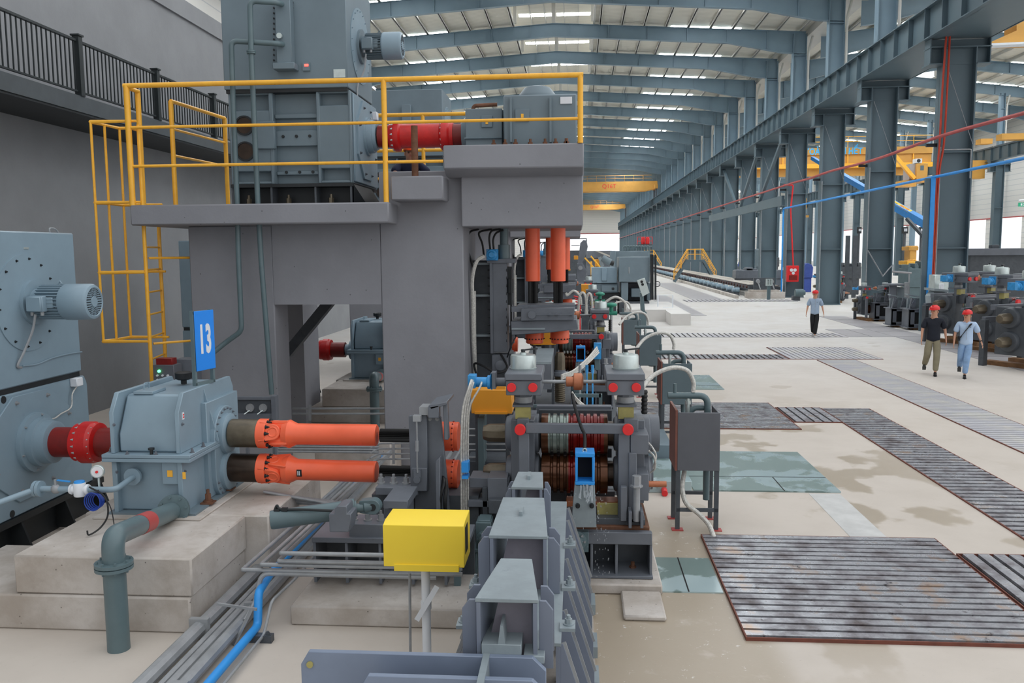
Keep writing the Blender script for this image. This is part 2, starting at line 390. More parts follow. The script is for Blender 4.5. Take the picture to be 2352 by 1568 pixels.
def roof(x0, x1, rx, rz, ez, gap, par_name, skx, ystart, yend, pstep=1.45):
    mb = MB(); lo = MB(); gl = MB(); half = max(x1-rx, rx-x0)
    for a, b in ((x0, rx-gap), (rx+gap, x1)):
        za, zb = roof_z(a, rx, rz, ez, half)+.22, roof_z(b, rx, rz, ez, half)+.22
        mb.prism([(a, ystart, za), (b, ystart, zb), (b, ystart, zb+.05), (a, ystart, za+.05)], (0, yend-ystart, 0))
    mb.box((rx-gap-.4, ystart, rz+1.35), (rx+gap+.4, yend, rz+1.4))
    x = x0+.3
    while x < x1:
        if abs(x-rx) > gap*.98:
            z = roof_z(x, rx, rz, ez, half); lo.box((x-.03, ystart, z), (x+.03, yend, z+.21)); lo.box((x-.09, ystart, z), (x+.09, yend, z+.02))
        x += pstep
    for s in (-1, 1):
        lo.box((rx+s*gap-.06, ystart, rz-.1), (rx+s*gap+.06, yend, rz+.1))
        for q in (.25, .62): lo.box((rx+s*gap*q-.03, ystart, rz+1.15), (rx+s*gap*q+.03, yend, rz+1.34))
    n = int((yend-Y0)/BAY)
    for k in range(n):
        yb = Y0+BAY*k
        if yb+8 < ystart: continue
        for xa, xb in skx:
            za, zb = roof_z(xa, rx, rz, ez, half)+.21, roof_z(xb, rx, rz, ez, half)+.21
            gl.prism([(xa, yb+.3, za), (xb, yb+.3, zb), (xb, yb+.3, zb-.015), (xa, yb+.3, za-.015)], (0, 3.5, 0))
        for s in (-1, 1): gl.box((rx+s*.15, yb+2.4, rz+1.33), (rx+s*(gap-.2), yb+3.1, rz+1.345))
        lo.box((rx-gap, yb-.1, rz+.1), (rx-gap+.2, yb+.1, rz+1.35)); lo.box((rx+gap-.2, yb-.1, rz+.1), (rx+gap, yb+.1, rz+1.35)); lo.box((rx-.12, yb-.1, rz), (rx+.12, yb+.1, rz+1.35))
    o = struct('ceiling', mb, 'sheet'); p = part(o, 'purlins', lo, 'purlin'); p['kind'] = 'stuff'; part(o, 'skylight_sheets', gl, 'skylight')['kind'] = 'stuff'
    return o
roof(-17.6, 15.6, RX, RZ, EZ, 2.7, '', ((6.3, 10.9), (-13.3, -8.7)), ys, ye)
roof(15.8, 47.2, 31.0, 18.9, 17.0, 2.0, '', ((20.5, 25.5), (36.0, 42.0)), 30.9, ye, 1.6)
mb = MB(); mb.box((15.1, 30.9, 17.12), (16.35, 290, 17.2)); mb.box((15.1, 30.9, 17.2), (15.2, 290, 17.62)); mb.box((16.25, 30.9, 17.2), (16.35, 290, 17.5)); struct('trim_2', mb, 'purlin')
# rafters
def rafter_mb(x0, x1, rx, rz, ez, y, dk=1.35, dm=.85, dr=.8, step=2.6):
    mb = MB(); half = max(x1-rx, rx-x0); z = lambda x: roof_z(x, rx, rz, ez, half)
    xs = [x0, x0+1.4, x0+5.0, rx, x1-5.0, x1-1.4, x1]; dd = [dk, dk, dm, dr, dm, dk, dk]
    top = [Vector((x, y, z(x))) for x in xs]; bot = [Vector((x, y, z(x)-d)) for x, d in zip(xs, dd)]
    mb.prism(top+bot[::-1], (0, .03, 0))
    for line, up in ((top, .03), (bot, -.03)):
        for a, b in zip(line, line[1:]):
            mb.prism([a, b, b+Vector((0, 0, up)), a+Vector((0, 0, up))], (0, .17, 0)); mb.prism([a, b, b+Vector((0, 0, up)), a+Vector((0, 0, up))], (0, -.15, 0))
    x = x0+1.4
    while x < x1-1:
        for a, b, da, db in zip(xs, xs[1:], dd, dd[1:]):
            if a <= x <= b: d = da+(db-da)*(x-a)/(b-a); break
        mb.box((x-.02, y-.14, z(x)-d), (x+.02, y+.16, z(x))); x += step
    return mb
y = Y0+BAY
r0 = single('roof_rafter', rafter_mb(-17.5, 15.0, RX, RZ, EZ, y), 'rafter', 'blue-grey steel roof rafter over the main bay, nearest of all above the top edge', 'roof beam', 'rafters of the main roof', kind='structure')
for k in range(2, NB):
    l = (ORD[k-2]+' of the visible blue-grey rafters crossing the main bay') if k < 12 else 'small distant blue-grey rafter in the row towards the far end wall'
    dup(r0, (r0.location.x, r0.location.y+BAY*(k-1), r0.location.z), l, 'rafters of the main roof' if k < 12 else 'distant rafters of the main roof')
r1 = single('roof_rafter', rafter_mb(16.0, 47.0, 31.0, 18.9, 17.0, Y0), 'rafter', 'nearest blue-grey roof rafter over the right-hand side bay', 'roof beam', 'rafters of the side bay roof', kind='structure')
for k in range(1, 22):
    l = (ORD[k]+' blue-grey roof rafter over the right-hand side bay') if k < 12 else 'small distant blue-grey rafter deep in the right-hand side bay'
    dup(r1, (r1.location.x, r1.location.y+BAY*k, r1.location.z), l, 'rafters of the side bay roof' if k < 12 else 'distant rafters of the side bay')
# ---- columns between the bays
def column_thing(x0, x1, y, label, grp, zc=10.85, top=17.3, low=False):
    T = thing('steel_column', label, 'column', (x0, y, 0), grp)
    mb = MB(); mb.box((x0, y-.02, 0), (x1, y+.02, zc)); part(T, 'web', mb, 'column')
    for xx in (x0, x1-.05): mb = MB(); mb.box((xx, y-.3, 0), (xx+.05, y+.3, zc)); part(T, 'flange', mb, 'column')
    mb = MB(); mb.box((x0-.02, y-.33, 0), (x1+.02, y+.33, .06))
    for z in (3.2, 6.9): mb.box((x0+.05, y-.22, z), (x1-.05, y+.22, z+.05))
    part(T, 'stiffener', mb, 'column')
    mb = MB(); mb.box((x0-.52, y-.30, zc), (x1+.52, y+.30, zc+.04)); mb.box((x0-.49, y-.035, zc-.59), (x1+.49, y+.035, zc-.005)); mb.box((x0-.49, y-.035, zc+.045), (x1+.49, y+.035, zc+.34)); mb.box((x0-.55, y-.36, zc-.64), (x0+.02, y+.36, zc-.6)); mb.box((x1-.02, y-.36, zc-.64), (x1+.55, y+.36, zc-.6)); mb.box((x0-.5, y-.28, zc-.6), (x0-.46, y+.28, zc+.34)); mb.box((x1+.46, y-.28, zc-.6), (x1+.5, y+.28, zc+.34))
    part(T, 'bracket', mb, 'column')
    mb = MB(); a, b = x0+.18, x1-.2
    mb.box((a, y-.02, zc+.45), (b, y+.02, top)); mb.box((a, y-.25, zc+.45), (a+.04, y+.25, top)); mb.box((b-.04, y-.25, zc+.45), (b, y+.25, top)); mb.box((a, y-.2, top-1.4), (b, y+.2, top-1.36))
    part(T, 'upper_shaft', mb, 'rafter')  # lighter colour stands in for stronger light on the upper columns
    mb = MB(); mb.tube(bend([(b+.35, y-.2, top-.2), (b+.15, y-.3, top-.9), (b+.08, y-.33, top-1.3), (b+.08, y-.33, zc+1.6)], .2), .075, 8); part(T, 'downpipe', mb, 'purlin')
    T['kind'] = 'thing'; return T
c0 = column_thing(14.0, 15.25, Y0, 'broad dark blue-grey column with red hoses down its web, nearest of the row', 'columns between the two bays')
for k in range(1, NB):
    l = (ORD[k]+' of the broad blue-grey columns between the two bays') if k < 10 else 'narrow distant blue-grey column in the receding row under the crane beam'
    dup(c0, (c0.location.x, c0.location.y+BAY*k, 0), l, 'columns between the two bays' if k < 10 else 'distant columns under the crane beam')
cs = column_thing(38.5, 39.3, Y0+16, 'nearest slender column of the second row, in the side bay', 'columns of the side bay')
for k in range(3, 20):
    l = (ORD[k-2]+' slender column of the second row, in the side bay') if k < 10 else 'distant slender column of the second row in the side bay'
    dup(cs, (cs.location.x, Y0+BAY*k, 0), l, 'columns of the side bay' if k < 10 else 'distant columns of the side bay')
T = thing('wall_post', 'nearest slim blue-grey post against the panelled right-hand wall', 'column', (46.4, Y0+16, 0), 'posts on the right-hand wall')
mb = MB(); mb.box((46.2, Y0+15.98, 0), (46.9, Y0+16.02, 17)); mb.box((46.2, Y0+15.8, 0), (46.25, Y0+16.2, 17)); part(T, 'shaft', mb, 'rafter')
for k in range(3, 22): dup(T, (46.4, Y0+BAY*k, 0), (ORD[k-2]+' slim blue-grey post against the panelled right-hand wall') if k < 12 else 'distant slim post against the panelled right-hand wall', 'posts on the right-hand wall' if k < 12 else 'distant wall posts')
# ---- crane runway beams
def girder_seg(xg, y, side, wide, label, grp):
    T = thing('crane_runway_beam', label, 'crane beam', (xg, y, 11.2), grp)
    mb = MB(); mb.box((xg, y, 11.2), (xg+.03, y+BAY-.02, 12.42)); mb.box((xg-.2, y, 11.2), (xg+.3, y+BAY-.02, 11.24)); mb.box((xg-.2, y, 12.38), (xg+.3, y+BAY-.02, 12.42)); part(T, 'web', mb, 'column')
    mb = MB()
    for i in range(5): yy = y+.05+i*1.6; mb.box((xg-.18, yy, 11.24), (xg, yy+.025, 12.38))
    part(T, 'stiffener', mb, 'column')
    mb = MB(); mb.box((xg+.02, y+.1, 12.42), (xg+.08, y+BAY-.1, 12.56)); part(T, 'crane_rail', mb, 'steel_dk')
    if wide:
        mb = MB(); mb.box((xg+.3, y, 11.22), (xg+2.2, y+BAY-.02, 11.26)); mb.box((xg+2.2, y, 11.2), (xg+2.25, y+BAY-.02, 12.42)); mb.box((xg+2.0, y, 12.36), (xg+2.45, y+BAY-.02, 12.4)); part(T, 'walkway_beam', mb, 'column')
    T['kind'] = 'thing'; return T
g0 = girder_seg(13.55, Y0-BAY, -1, True, 'crane runway beam segment leaving the top right corner of the picture', 'crane beam over the main columns')
for k in range(0, NB-1):
    l = (ORD[k]+' segment of the long crane beam along the main columns, after the corner one') if k < 10 else 'distant segment of the long crane beam along the main columns'
    dup(g0, (g0.location.x, g0.location.y+BAY*(k+1), g0.location.z), l, 'crane beam over the main columns' if k < 10 else 'distant crane beam segments')
g1 = girder_seg(38.3, Y0+8, -1, False, 'nearest segment of the crane beam on the second column row', 'crane beam of the second row')
for k in range(2, 19): dup(g1, (g1.location.x, Y0+BAY*k, g1.location.z), (ORD[k-1]+' segment of the crane beam on the second column row') if k < 10 else 'distant segment of the crane beam on the second column row', 'crane beam of the second row' if k < 10 else 'distant second row crane beam')
# ---- walls
t = NT('horizontal_wall_panels'); w = t.n.new('ShaderNodeTexWave'); w.inputs['Scale'].default_value = .55; w.bands_direction = 'Z'; t.link(t.tc.outputs['Object'], w.inputs['Vector'])
M['panel'] = t.done(t.mix(t.step(w.outputs['Fac'], .95, 1.0), lin('#d2d0cb'), lin('#b6b8b9')), .6)
mb = MB(); mb.box((47.2, 25, 6.6), (47.4, 290, 17.2)); mb.box((47.2, 25, 0), (47.4, 290, .9))
for y in range(30, 290, 8): mb.box((47.2, y, .9), (47.4, y+1.0, 6.6))
struct('wall_right', mb, 'panel')
mb = MB(); mb.box((47.1, 25, 6.5), (47.2, 290, 6.62)); mb.box((-17.6, 289.7, 9.1), (47.2, 289.9, 9.35)); struct('trim_1', mb, 'red_pipe')
mb = MB(); mb.box((-17.6, 290, 9.2), (47.4, 290.3, 20)); mb.box((-17.6, 290, 0), (-17.0, 290.3, 9.2)); mb.box((15, 290, 0), (16.5, 290.3, 9.2)); struct('wall_back', mb, 'panel')
mb = MB(); mb.box((-17.9, 38, 0), (-17.6, 290, 17.4)); struct('wall_left_outer', mb, 'panel')
# ---- painted inner room wall with its gallery
WX = -9.85
t = mb = MB(); mb.box((WX-.3, 3, 0), (WX, 62, 9.5)); mb.box((WX-.34, 3, 9.1), (WX+.06, 62, 9.55)); struct('wall_left', mb, 'wall_conc')
T = thing('gallery', 'dark slab gallery projecting from the grey wall at upper left', 'gallery', (WX, 3, 5.7))
mb = MB(); mb.box((WX, 3, 5.66), (-8.66, 62, 5.9)); part(T, 'slab', mb, 'soot')
mb = MB(); mb.box((-8.70, 3, 5.70), (-8.64, 62, 5.98)); part(T, 'edge_beam', mb, paint('dark_grey_edge_paint', '#4a5054', .5))
def rail_panel(y0, y1, label):
    T = thing('gallery_railing', label, 'railing', (-8.7, y0, 5.95), 'black railing panels on the gallery')
    mb = MB(); mb.box((-8.74, y0-.06, 5.98), (-8.62, y0+.06, 7.0)); mb.box((-8.76, y0-.08, 7.0), (-8.60, y0+.08, 7.03)); part(T, 'post', mb, 'rail_black')
    mb = MB(); mb.box((-8.71, y0+.06, 6.90), (-8.65, y1-.09, 6.94)); part(T, 'top_rail', mb, 'rail_black')
    mb = MB(); mb.box((-8.70, y0+.06, 6.04), (-8.66, y1-.09, 6.07)); part(T, 'bottom_rail', mb, 'rail_black')
    n = int((y1-y0)/.125)
    for i in range(1, n):
        y = y0+(y1-y0)*i/n; mb = MB(); mb.box((-8.69, y-.009, 6.07), (-8.67, y+.009, 6.9)); part(T, 'baluster', mb, 'rail_black')
ypost = [3.2, atx(-250, 0, -8.7).y]
yp = [atx(178, 150, -8.7).y, atx(357, 210, -8.7).y, atx(489, 260, -8.7).y]
d = yp[1]-yp[0]; ylist = [yp[0]-d, yp[0], yp[1], yp[1]+d, yp[1]+2*d]
for i in range(4): rail_panel(ylist[i], ylist[i+1], ['black balustrade panel of the gallery cut by the left picture edge', 'black balustrade panel between the first and second thick gallery posts', 'black balustrade panel between the second and third thick gallery posts', 'last black balustrade panel, running behind the tall grey motor'][i])
# ================================================================== DRIVE TRAINS (motors, gearboxes, concrete frame)
PITCH = 8.9                       # distance to the next stand of the same kind
def fan_motor(T, name_, p, r, L, mat, box_side=-1, label='finned fan motor with a round slotted cowl'):
    # horizontal motor pointing +X from p (on the machine's side face)
    p = Vector(p); ax = Vector((1, 0, 0)); o = MB()
    o.lathe(p, ax, [(0, r*1.25), (.04, r*1.25), (.04, r*.75), (L*.14, r*.75), (L*.16, r*.78), (L*.55, r*.78)], 28)
    for i in range(30):
        a = 2*PI*i/30; c = p+Vector((L*.36, math.cos(a)*r*.85, math.sin(a)*r*.85))
        R = Matrix.Rotation(a, 3, 'X'); o.obox(c, (L*.42, r*.22, .008), R)
    m = part(T, name_, o, mat, label)
    o = MB(); o.lathe(p, ax, [(L*.53, r*.93), (L*.56, r), (L*.95, r), (L*.985, r*.93), (L, r*.80), (L*.985, r*.74), (L*.985, r*.30), (L, r*.28), (L, 0.001)], 36, cap=False); part(m, 'fan_cowl', o, 'bluegrey', bevel=.0)
    o = MB()
    for rr, n in ((.36, 16), (.45, 20), (.54, 24), (.63, 28), (.71, 32)):
        for i in range(n):
            a = 2*PI*i/n; o.obox(p+Vector((L*.987, math.cos(a)*r*rr, math.sin(a)*r*rr)), (.006, r*.05, r*.05), Matrix.Rotation(a, 3, 'X'))
    part(m, 'cowl_grille', o, 'soot')
    o = MB(); c = p+Vector((L*.24, -r*1.05, -r*.05)); o.obox(c, (L*.26, r*.45, r*.85)); o.obox(c+Vector((0, -r*.27, 0)), (L*.24, r*.12, r*.78)); o.obox(p+Vector((L*.32, -r*.72, 0)), (L*.3, r*.4, r*.6)); part(m, 'terminal_box', o, mat, bevel=.008)
    o = MB()
    for dx in (-.05, .05): o.cyl(c+Vector((dx*L*1.6, 0, -r*.42)), c+Vector((dx*L*1.6, 0, -r*.62)), r*.10, n=8)
    part(m, 'cable_glands', o, 'galv')
    o = MB(); q = p+Vector((L*.45, 0, r*.85)); o.tube([q+Vector((0, 0, 0)), q+Vector((-.02, 0, .03)), q+Vector((0, 0, .06)), q+Vector((.02, 0, .03)), q], .006, 6); part(m, 'lifting_eye', o, mat)
    return m
def gear_coupling(x0, x1, y, z, r, label, group=None, style='short'):
    T = thing('gear_coupling', label, 'coupling', (x0, y, z-r), group); u = Vector((1, 0, 0)); L = x1-x0; p = Vector((x0, y, z))
    if style == 'short':
        o = MB(); o.lathe(p, u, [(0, r*.72), (L*.40, r*.72)], 32); o.lathe(p, u, [(L*.62, r*.70), (L, r*.70)], 32); part(T, 'hub', o, 'red_dk')
        o = MB(); o.lathe(p, u, [(L*.30, r*.74), (L*.31, r*.90), (L*.40, r*.92), (L*.41, r), (L*.55, r), (L*.56, r*.97), (L*.62, r*.93), (L*.64, r*.74)], 36); part(T, 'sleeve', o, 'red')
        o = MB()
        for i in range(18):
            a = 2*PI*i/18; q = p+Vector((L*.40, math.cos(a)*r*.92, math.sin(a)*r*.92)); o.bolt(q, (-1, 0, 0), r*.045, r*.09); o.cyl(q+Vector((L*.17, 0, 0)), q+Vector((L*.2, 0, 0)), r*.04, n=6)
        part(T, 'bolts', o, 'silver', kind=None)
    else:
        o = MB(); o.lathe(p, u, [(0, r*.74), (L*.14, r*.74)], 32); o.lathe(p, u, [(L*.87, r*.74), (L, r*.74)], 32); part(T, 'hub', o, 'red_dk')
        o = MB(); o.lathe(p, u, [(L*.13, r*.78), (L*.15, r*.8), (L*.18, r*.95), (L*.20, r), (L*.25, r), (L*.26, r*.9), (L*.27, r*.78), (L*.72, r*.78), (L*.73, r*.9), (L*.75, r), (L*.80, r), (L*.82, r*.95), (L*.84, r*.82), (L*.88, r*.8)], 36); part(T, 'floating_shaft', o, 'red')
        o = MB()
        for f in (.185, .745):
            for i in range(16): a = 2*PI*i/16; o.bolt(p+Vector((L*f, math.cos(a)*r*.93, math.sin(a)*r*.93)), (-1 if f < .5 else 1, 0, 0), r*.05, r*.08)
        part(T, 'bolts', o, 'silver', kind=None)
    return T
# ------------------------------------------------------------------ concrete frame carrying the upper drive
WY = 12.4
def zz(y, Y): return at(1000, y, Y).z
T = thing('concrete_support', 'tall grey painted concrete frame with a square doorway, carrying the big motor', 'concrete frame', (at(440, 700, WY).x, WY, 0)); FRAME = T
xl = at(440, 700, WY).x; xd0 = at(634, 800, WY).x; xd1 = at(879, 800, WY).x; xr = at(1066, 700, WY).x
zs0 = zz(510, 11.8); zs1 = zz(462, 11.8); zdoor = zz(698, WY)
mb = MB(); mb.box((xl, WY, 0), (xd0, WY+.6, zs0)); part(T, 'left_pier', mb, 'frame_conc', bevel=.015)
mb = MB(); mb.box((xd0, WY, zdoor), (xd1, WY+.6, zs0)); part(T, 'lintel', mb, 'frame_conc')
mb = MB(); mb.box((xd1, WY, 0), (xr, WY+1.5, zz(392, WY))); part(T, 'right_pier', mb, 'frame_conc', bevel=.015)
x0, x1 = at(298, 485, 11.8).x, at(893, 485, 11.8).x
mb = MB(); mb.box((x0, 11.8, zs0), (x1, 16.2, zs1)); part(T, 'platform_slab', mb, 'frame_conc', bevel=.02)
mb = MB(); mb.box((at(897, 430, 11.9).x, 11.9, zz(459, 11.9)), (at(1018, 430, 11.9).x, 13.2, zz(403, 11.9))); part(T, 'shaft_pedestal', mb, 'frame_conc', bevel=.02)
xb0, xb1 = at(1018, 360, 11.9).x, at(1341, 360, 11.9).x; zt, zm, zb = zz(334, 11.9), zz(388, 11.9), zz(522, 12.3)
mb = MB(); mb.prism([(xb0, 11.9, zm), (xb0, 11.9, zt), (xb0, 15.2, zt), (xb0, 15.2, zm-.09), (xb0, 12.15, zm-.09)], (xb1-xb0, 0, 0)); part(T, 'top_beam', mb, 'frame_conc', bevel=.015)
mb = MB(); mb.box((at(1060, 450, 12.3).x, 12.25, zb), (xb1-.01, 15.2, zm-.06)); part(T, 'spindle_beam', mb, 'frame_conc', bevel=.015)
mb = MB(); x0 = at(560, 800, 15.5).x; x1 = at(706, 800, 15.5).x; mb.box((x0, 15.3, 0), (x1, 16.2, zs0)); part(T, 'rear_pier', mb, 'frame_conc')
mb = MB(); mb.bar(at(660, 812, 14.2), at(760, 690, 14.2), .2, .16); part(T, 'diagonal_brace', mb, 'steel_dk')
FR2 = dup(T, T.location+Vector((0, PITCH, 0)), 'grey concrete frame of the next drive, mostly hidden behind the nearest one')
# ------------------------------------------------------------------ big motor on the platform
def big_motor(y0, xf, xr_, z0, zmid, ztop, label, detail=True):
    """xf..xr_ left/right faces, y0 front plane, z0 foot, zmid seam, ztop."""
    T = thing('drive_motor', label, 'motor', ((xf+xr_)/2, y0, z0)); D = 1.5; w = xr_-xf
    X = lambda f: xf+w*f
    h = zmid-z0; Z = lambda f: z0+h*f
    mb = MB(); mb.box((xf, y0+.14, Z(.0)), (xr_, y0+D, zmid-.02)); part(T, 'housing', mb, 'bluegrey_d')
    def fr(a, b, c, d, dep=.14, nm='front_frame'):
        m = MB(); m.box((X(a), y0+.14-dep, Z(c)), (X(b), y0+.16, Z(d))); return m
    mb = MB(); mb.box((X(0), y0, Z(.0)), (X(.36), y0+.16, Z(.03))); mb.box((X(0), y0, Z(.14)), (X(.36), y0+.16, Z(.80))); mb.box((X(0), y0, Z(.97)), (X(.36), y0+.16, Z(1)-.01))
    for a, b in ((0, .015), (.33, .36)): mb.box((X(a)-.004, y0-.008, Z(0)-.004), (X(b)+.004, y0+.165, Z(1)-.006))
    part(T, 'left_frame_box', mb, 'bluegrey_d', bevel=.012)
    mb = MB(); mb.box((X(.72), y0, Z(0)), (X(1), y0+.16, Z(.03))); mb.box((X(.72), y0, Z(.16)), (X(1), y0+.16, Z(.84))); mb.box((X(.72), y0, Z(.97)), (X(1), y0+.16, Z(1)-.01))
    for a, b in ((.72, .745), (.98, 1.0)): mb.box((X(a)-.004, y0-.008, Z(0)-.004), (X(b)+.004, y0+.165, Z(1)-.006))
    part(T, 'right_frame_box', mb, 'bluegrey_d', bevel=.012)
    mb = MB()
    for f, hh in ((.74, .05), (.12, .04), (.50, .17), (.24, .02)): mb.box((X(.365), y0+.06, Z(f)-hh*h*.5), (X(.715), y0+.155, Z(f)+hh*h*.5))
    part(T, 'cross_bars', mb, 'bluegrey_d', bevel=.008)
    mb = MB()
    for f in (.43, .54, .65): mb.cyl((X(f), y0+.065, Z(.52)), (X(f), y0+.04, Z(.52)), .022, n=10); mb.cyl((X(f)+.03, y0+.065, Z(.13)), (X(f)+.03, y0+.04, Z(.13)), .022, n=10)
    part(T, 'plugs', mb, 'soot')
    mb = MB(); mb.box((X(.225), y0-.06, Z(.38)), (X(.38), y0+.02, Z(.68))); part(T, 'side_cover', mb, 'bluegrey_d', bevel=.01)
    for f in (.64, .36):
        m = MB(); m.lathe((X(.125), y0+.0, Z(f)), (0, -1, 0), [(0, .145), (.03, .145), (.03, .12), (-.02, .12)], 28, cap=False); p = part(T, 'air_port', m, 'soot', label='round black-rimmed air port')
        m = MB(); m.cyl((X(.125), y0-.005, Z(f)), (X(.125), y0-.02, Z(f)), .118, n=28); part(p, 'port_cover', m, 'bare_dk')
    mb = MB(); mb.box((xr_, y0+.06, Z(.02)), (xr_+.03, y0+D, Z(.98))); part(T, 'end_shield', mb, 'bluegrey', bevel=.01)
    yc = y0+.75; zc = Z(.57)
    mb = MB(); mb.prism([(xr_+.03, yc+math.cos(a)*.62, Z(.51)+math.sin(a)*h*.47) for a in [PI/8+i*PI/4 for i in range(8)]], (.03, 0, 0)); part(T, 'end_cover', mb, 'bluegrey')
    mb = MB(); mb.lathe((xr_+.03, yc, zc), (1, 0, 0), [(0, .30), (.06, .29), (.06, .26), (.14, .25), (.14, .22), (.19, .21)], 32); part(T, 'shaft_boss', mb, 'bluegrey')
    mb = MB()
    for i in range(8): a = PI/8+i*PI/4; mb.bolt((xr_+.06, yc+math.cos(a)*.52, Z(.5)+math.sin(a)*h*.40), (1, 0, 0), .015, .02)
    part(T, 'end_bolts', mb, 'steel_dk')
    # cooler box
    mb = MB(); a, b, c, d = xf-.04, xr_-.02, y0-.05, y0+1.45; mb.box((a, c, zmid+.03), (b, d, ztop)); part(T, 'cooler_box', mb, 'bluegrey_d', bevel=.01)
    mb = MB(); mb.box((a+.02, c+.02, zmid-.02), (b-.02, d-.02, zmid+.03)); part(T, 'seam_gasket', mb, 'soot')
    mb = MB(); cy = y0+.72; cz = zmid+(ztop-zmid)*.47; mb.lathe((b, cy, cz), (1, 0, 0), [(0, .56), (.012, .56), (.012, 0.01)], 48); 
    for i in range(20): q = 2*PI*i/20; mb.bolt((b+.012, cy+math.cos(q)*.52, cz+math.sin(q)*.52), (1, 0, 0), .009, .012)
    part(T, 'fan_plate', mb, 'bluegrey')
    m = fan_motor(T, 'fan_motor', (b+.012, cy, cz), .205, .66, 'bluegrey_d')
    mb = MB(); mb.tube(curve([(b+.15, cy-.24, cz-.16), (b+.12, cy-.25, cz-.4), (b+.03, cy-.3, cz-.62), (b+.02, cy-.32, cz-.8)]), .013, 6); part(T, 'fan_cable', mb, 'galv')
    mb = MB(); mb.box((xr_+.03, y0+1.1, Z(.8)), (xr_+.13, y0+1.22, Z(.8)+.13)); part(T, 'junction_box', mb, 'white', 'small white junction box', bevel=.01)
    mb = MB(); mb.tube(curve([(xr_+.08, y0+1.16, Z(.8)), (xr_+.1, y0+1.1, Z(.74)), (xr_+.16, y0+1.0, Z(.68)), (xr_+.1, yc+.05, zc+.3)]), .009, 6); part(T, 'sensor_cable', mb, 'hose')
    return T
MZ0 = zs1+.33
xf, xr_ = at(531, 300, 12.6).x, at(809, 300, 12.6).x
T = big_motor(12.55, xf, xr_, MZ0, zz(203, 12.6), zz(-70, 12.55), 'tall slate-grey drive motor with cooler box standing on the concrete platform'); MOT = T
# cooler connections on the front: raised manifold, gauge, display, plate
yf = 12.5
o = MB(); o.pb(633, -5, 668, 150, yf-.16, .16); o.pb(626, 143, 676, 158, yf-.2, .2); part(T, 'cooler_manifold', o, 'bluegrey_d', bevel=.008)
o = MB()
for i in range(12):
    for x in (629, 672): p = at(x, 6+i*12, yf-.01); o.bolt(p, (0, -1, 0), .01, .015)
part(T, 'manifold_bolts', o, 'steel_dk')
o = MB(); p = at(643, 83, yf-.17); o.cyl(p, p+Vector((0, -.04, 0)), .04, n=18); part(T, 'pressure_gauge', o, 'silver')
o = MB(); o.pb(695, 142, 711, 162, yf-.03, .03); q = part(T, 'temperature_display', o, 'bluegrey_d'); o = MB(); o.pb(699, 147, 708, 152, yf-.036, .006); part(q, 'digits', o, emis('red_lit_digits', (1.0, .08, .06), 3.0), label='lit red digits')
o = MB(); o.pb(766, 159, 793, 178, yf-.01, .01); part(T, 'rating_plate', o, 'silver', label='blank-looking silver rating plate')
o = MB(); o.bar(at(532, 130, 12.0)+Vector((-.08, .2, 0)), at(532, 130, 12.0)+Vector((-.08, .25, 0)), .01, .01)
MOT2 = dup(T, T.location+Vector((0, PITCH, 0)), 'slate-grey drive motor partly hidden behind the tall nearest one')
# black skid under the motor
def skid(T0, x0, x1, y0, z0, z1, label):
    T = thing('motor_skid', label, 'motor base', ((x0+x1)/2, y0, z0)); mb = MB()
    mb.box((x0, y0, z1-.05), (x1, y0+1.5, z1)); mb.box((x0, y0, z0), (x1, y0+1.5, z0+.03)); mb.box((x0, y0+.25, z0), (x1, y0+1.3, z1)); part(T, 'body', mb, 'soot')
    for f in (.0, .32, .68, .97): m = MB(); m.box((x0+(x1-x0)*f, y0+.02, z0), (x0+(x1-x0)*f+.03, y0+.26, z1)); part(T, 'rib', m, 'steel_dk')
    for f in (.12, .45, .8): m = MB(); m.bolt((x0+(x1-x0)*f, y0+.12, z0+.03), (0, 0, 1), .04, .09); part(T, 'anchor_bolt', m, 'bare')
    m = MB(); m.prism([(x1, y0+.02, z0), (x1, y0+.02, z1-.02), (x1+.14, y0+.3, z0)], (0, 1.1, 0)); part(T, 'end_gusset', m, 'soot')
    return T
SK = skid(None, xf, xr_+.02, 12.5, zs1, MZ0, 'black steel skid with ribs and bolts under the platform motor')
dup(SK, SK.location+Vector((0, PITCH, 0)), 'black skid under the half-hidden motor behind')
# cooling water pipes in front of the motor
def pipe(name, pts, r, mat, label, cat='pipe', group=None, rad=.15, flanges=(), n=12):
    T = thing(name, label, cat, Vector(min(pts, key=lambda p: Vector(p).z)), group)
    o = MB(); o.tube(bend(pts, rad, 6), r, n); part(T, 'run', o, mat)
    if flanges:
        for p, u in flanges:
            o = MB(); p, u = Vector(p), Vector(u).normalized(); o.lathe(p-u*.02, u, [(0, r*1.7), (.017, r*1.7), (.017, r*1.5), (.023, r*1.5), (.023, r*1.7), (.04, r*1.7)], 24)
            x, y = o._frame(u)
            for i in range(8): a = 2*PI*i/8; q = p+(x*math.cos(a)+y*math.sin(a))*r*1.45; o.cyl(q-u*.035, q+u*.035, r*.12, n=6)
            part(T, 'flange', o, mat)
    return T
yp_ = 12.08
a = at(577, 120, yp_)
pipe('water_pipe', [at(648, 10, 12.35), at(636, 6, 12.2), at(574, 2, yp_), at(577, 120, yp_), at(592, 460, yp_), at(600, 600, yp_), at(624, 905, yp_+.05)], .038, 'slate', 'grey-green water pipe with a bolted joint, right of the two beside the tall motor', group='cooling water pipes', flanges=[(a, (0, 0, 1))], rad=.09)
pipe('water_pipe', [at(650, 102, 12.35), at(636, 100, 12.2), at(531, 94, yp_), at(536, 250, yp_), at(545, 470, yp_), at(548, 600, yp_), at(555, 760, yp_), at(520, 785, 12.1), at(440, 850, 11.9)], .038, 'slate', 'grey-green water pipe that kinks left low on the frame, left of the two', group='cooling water pipes', rad=.09)
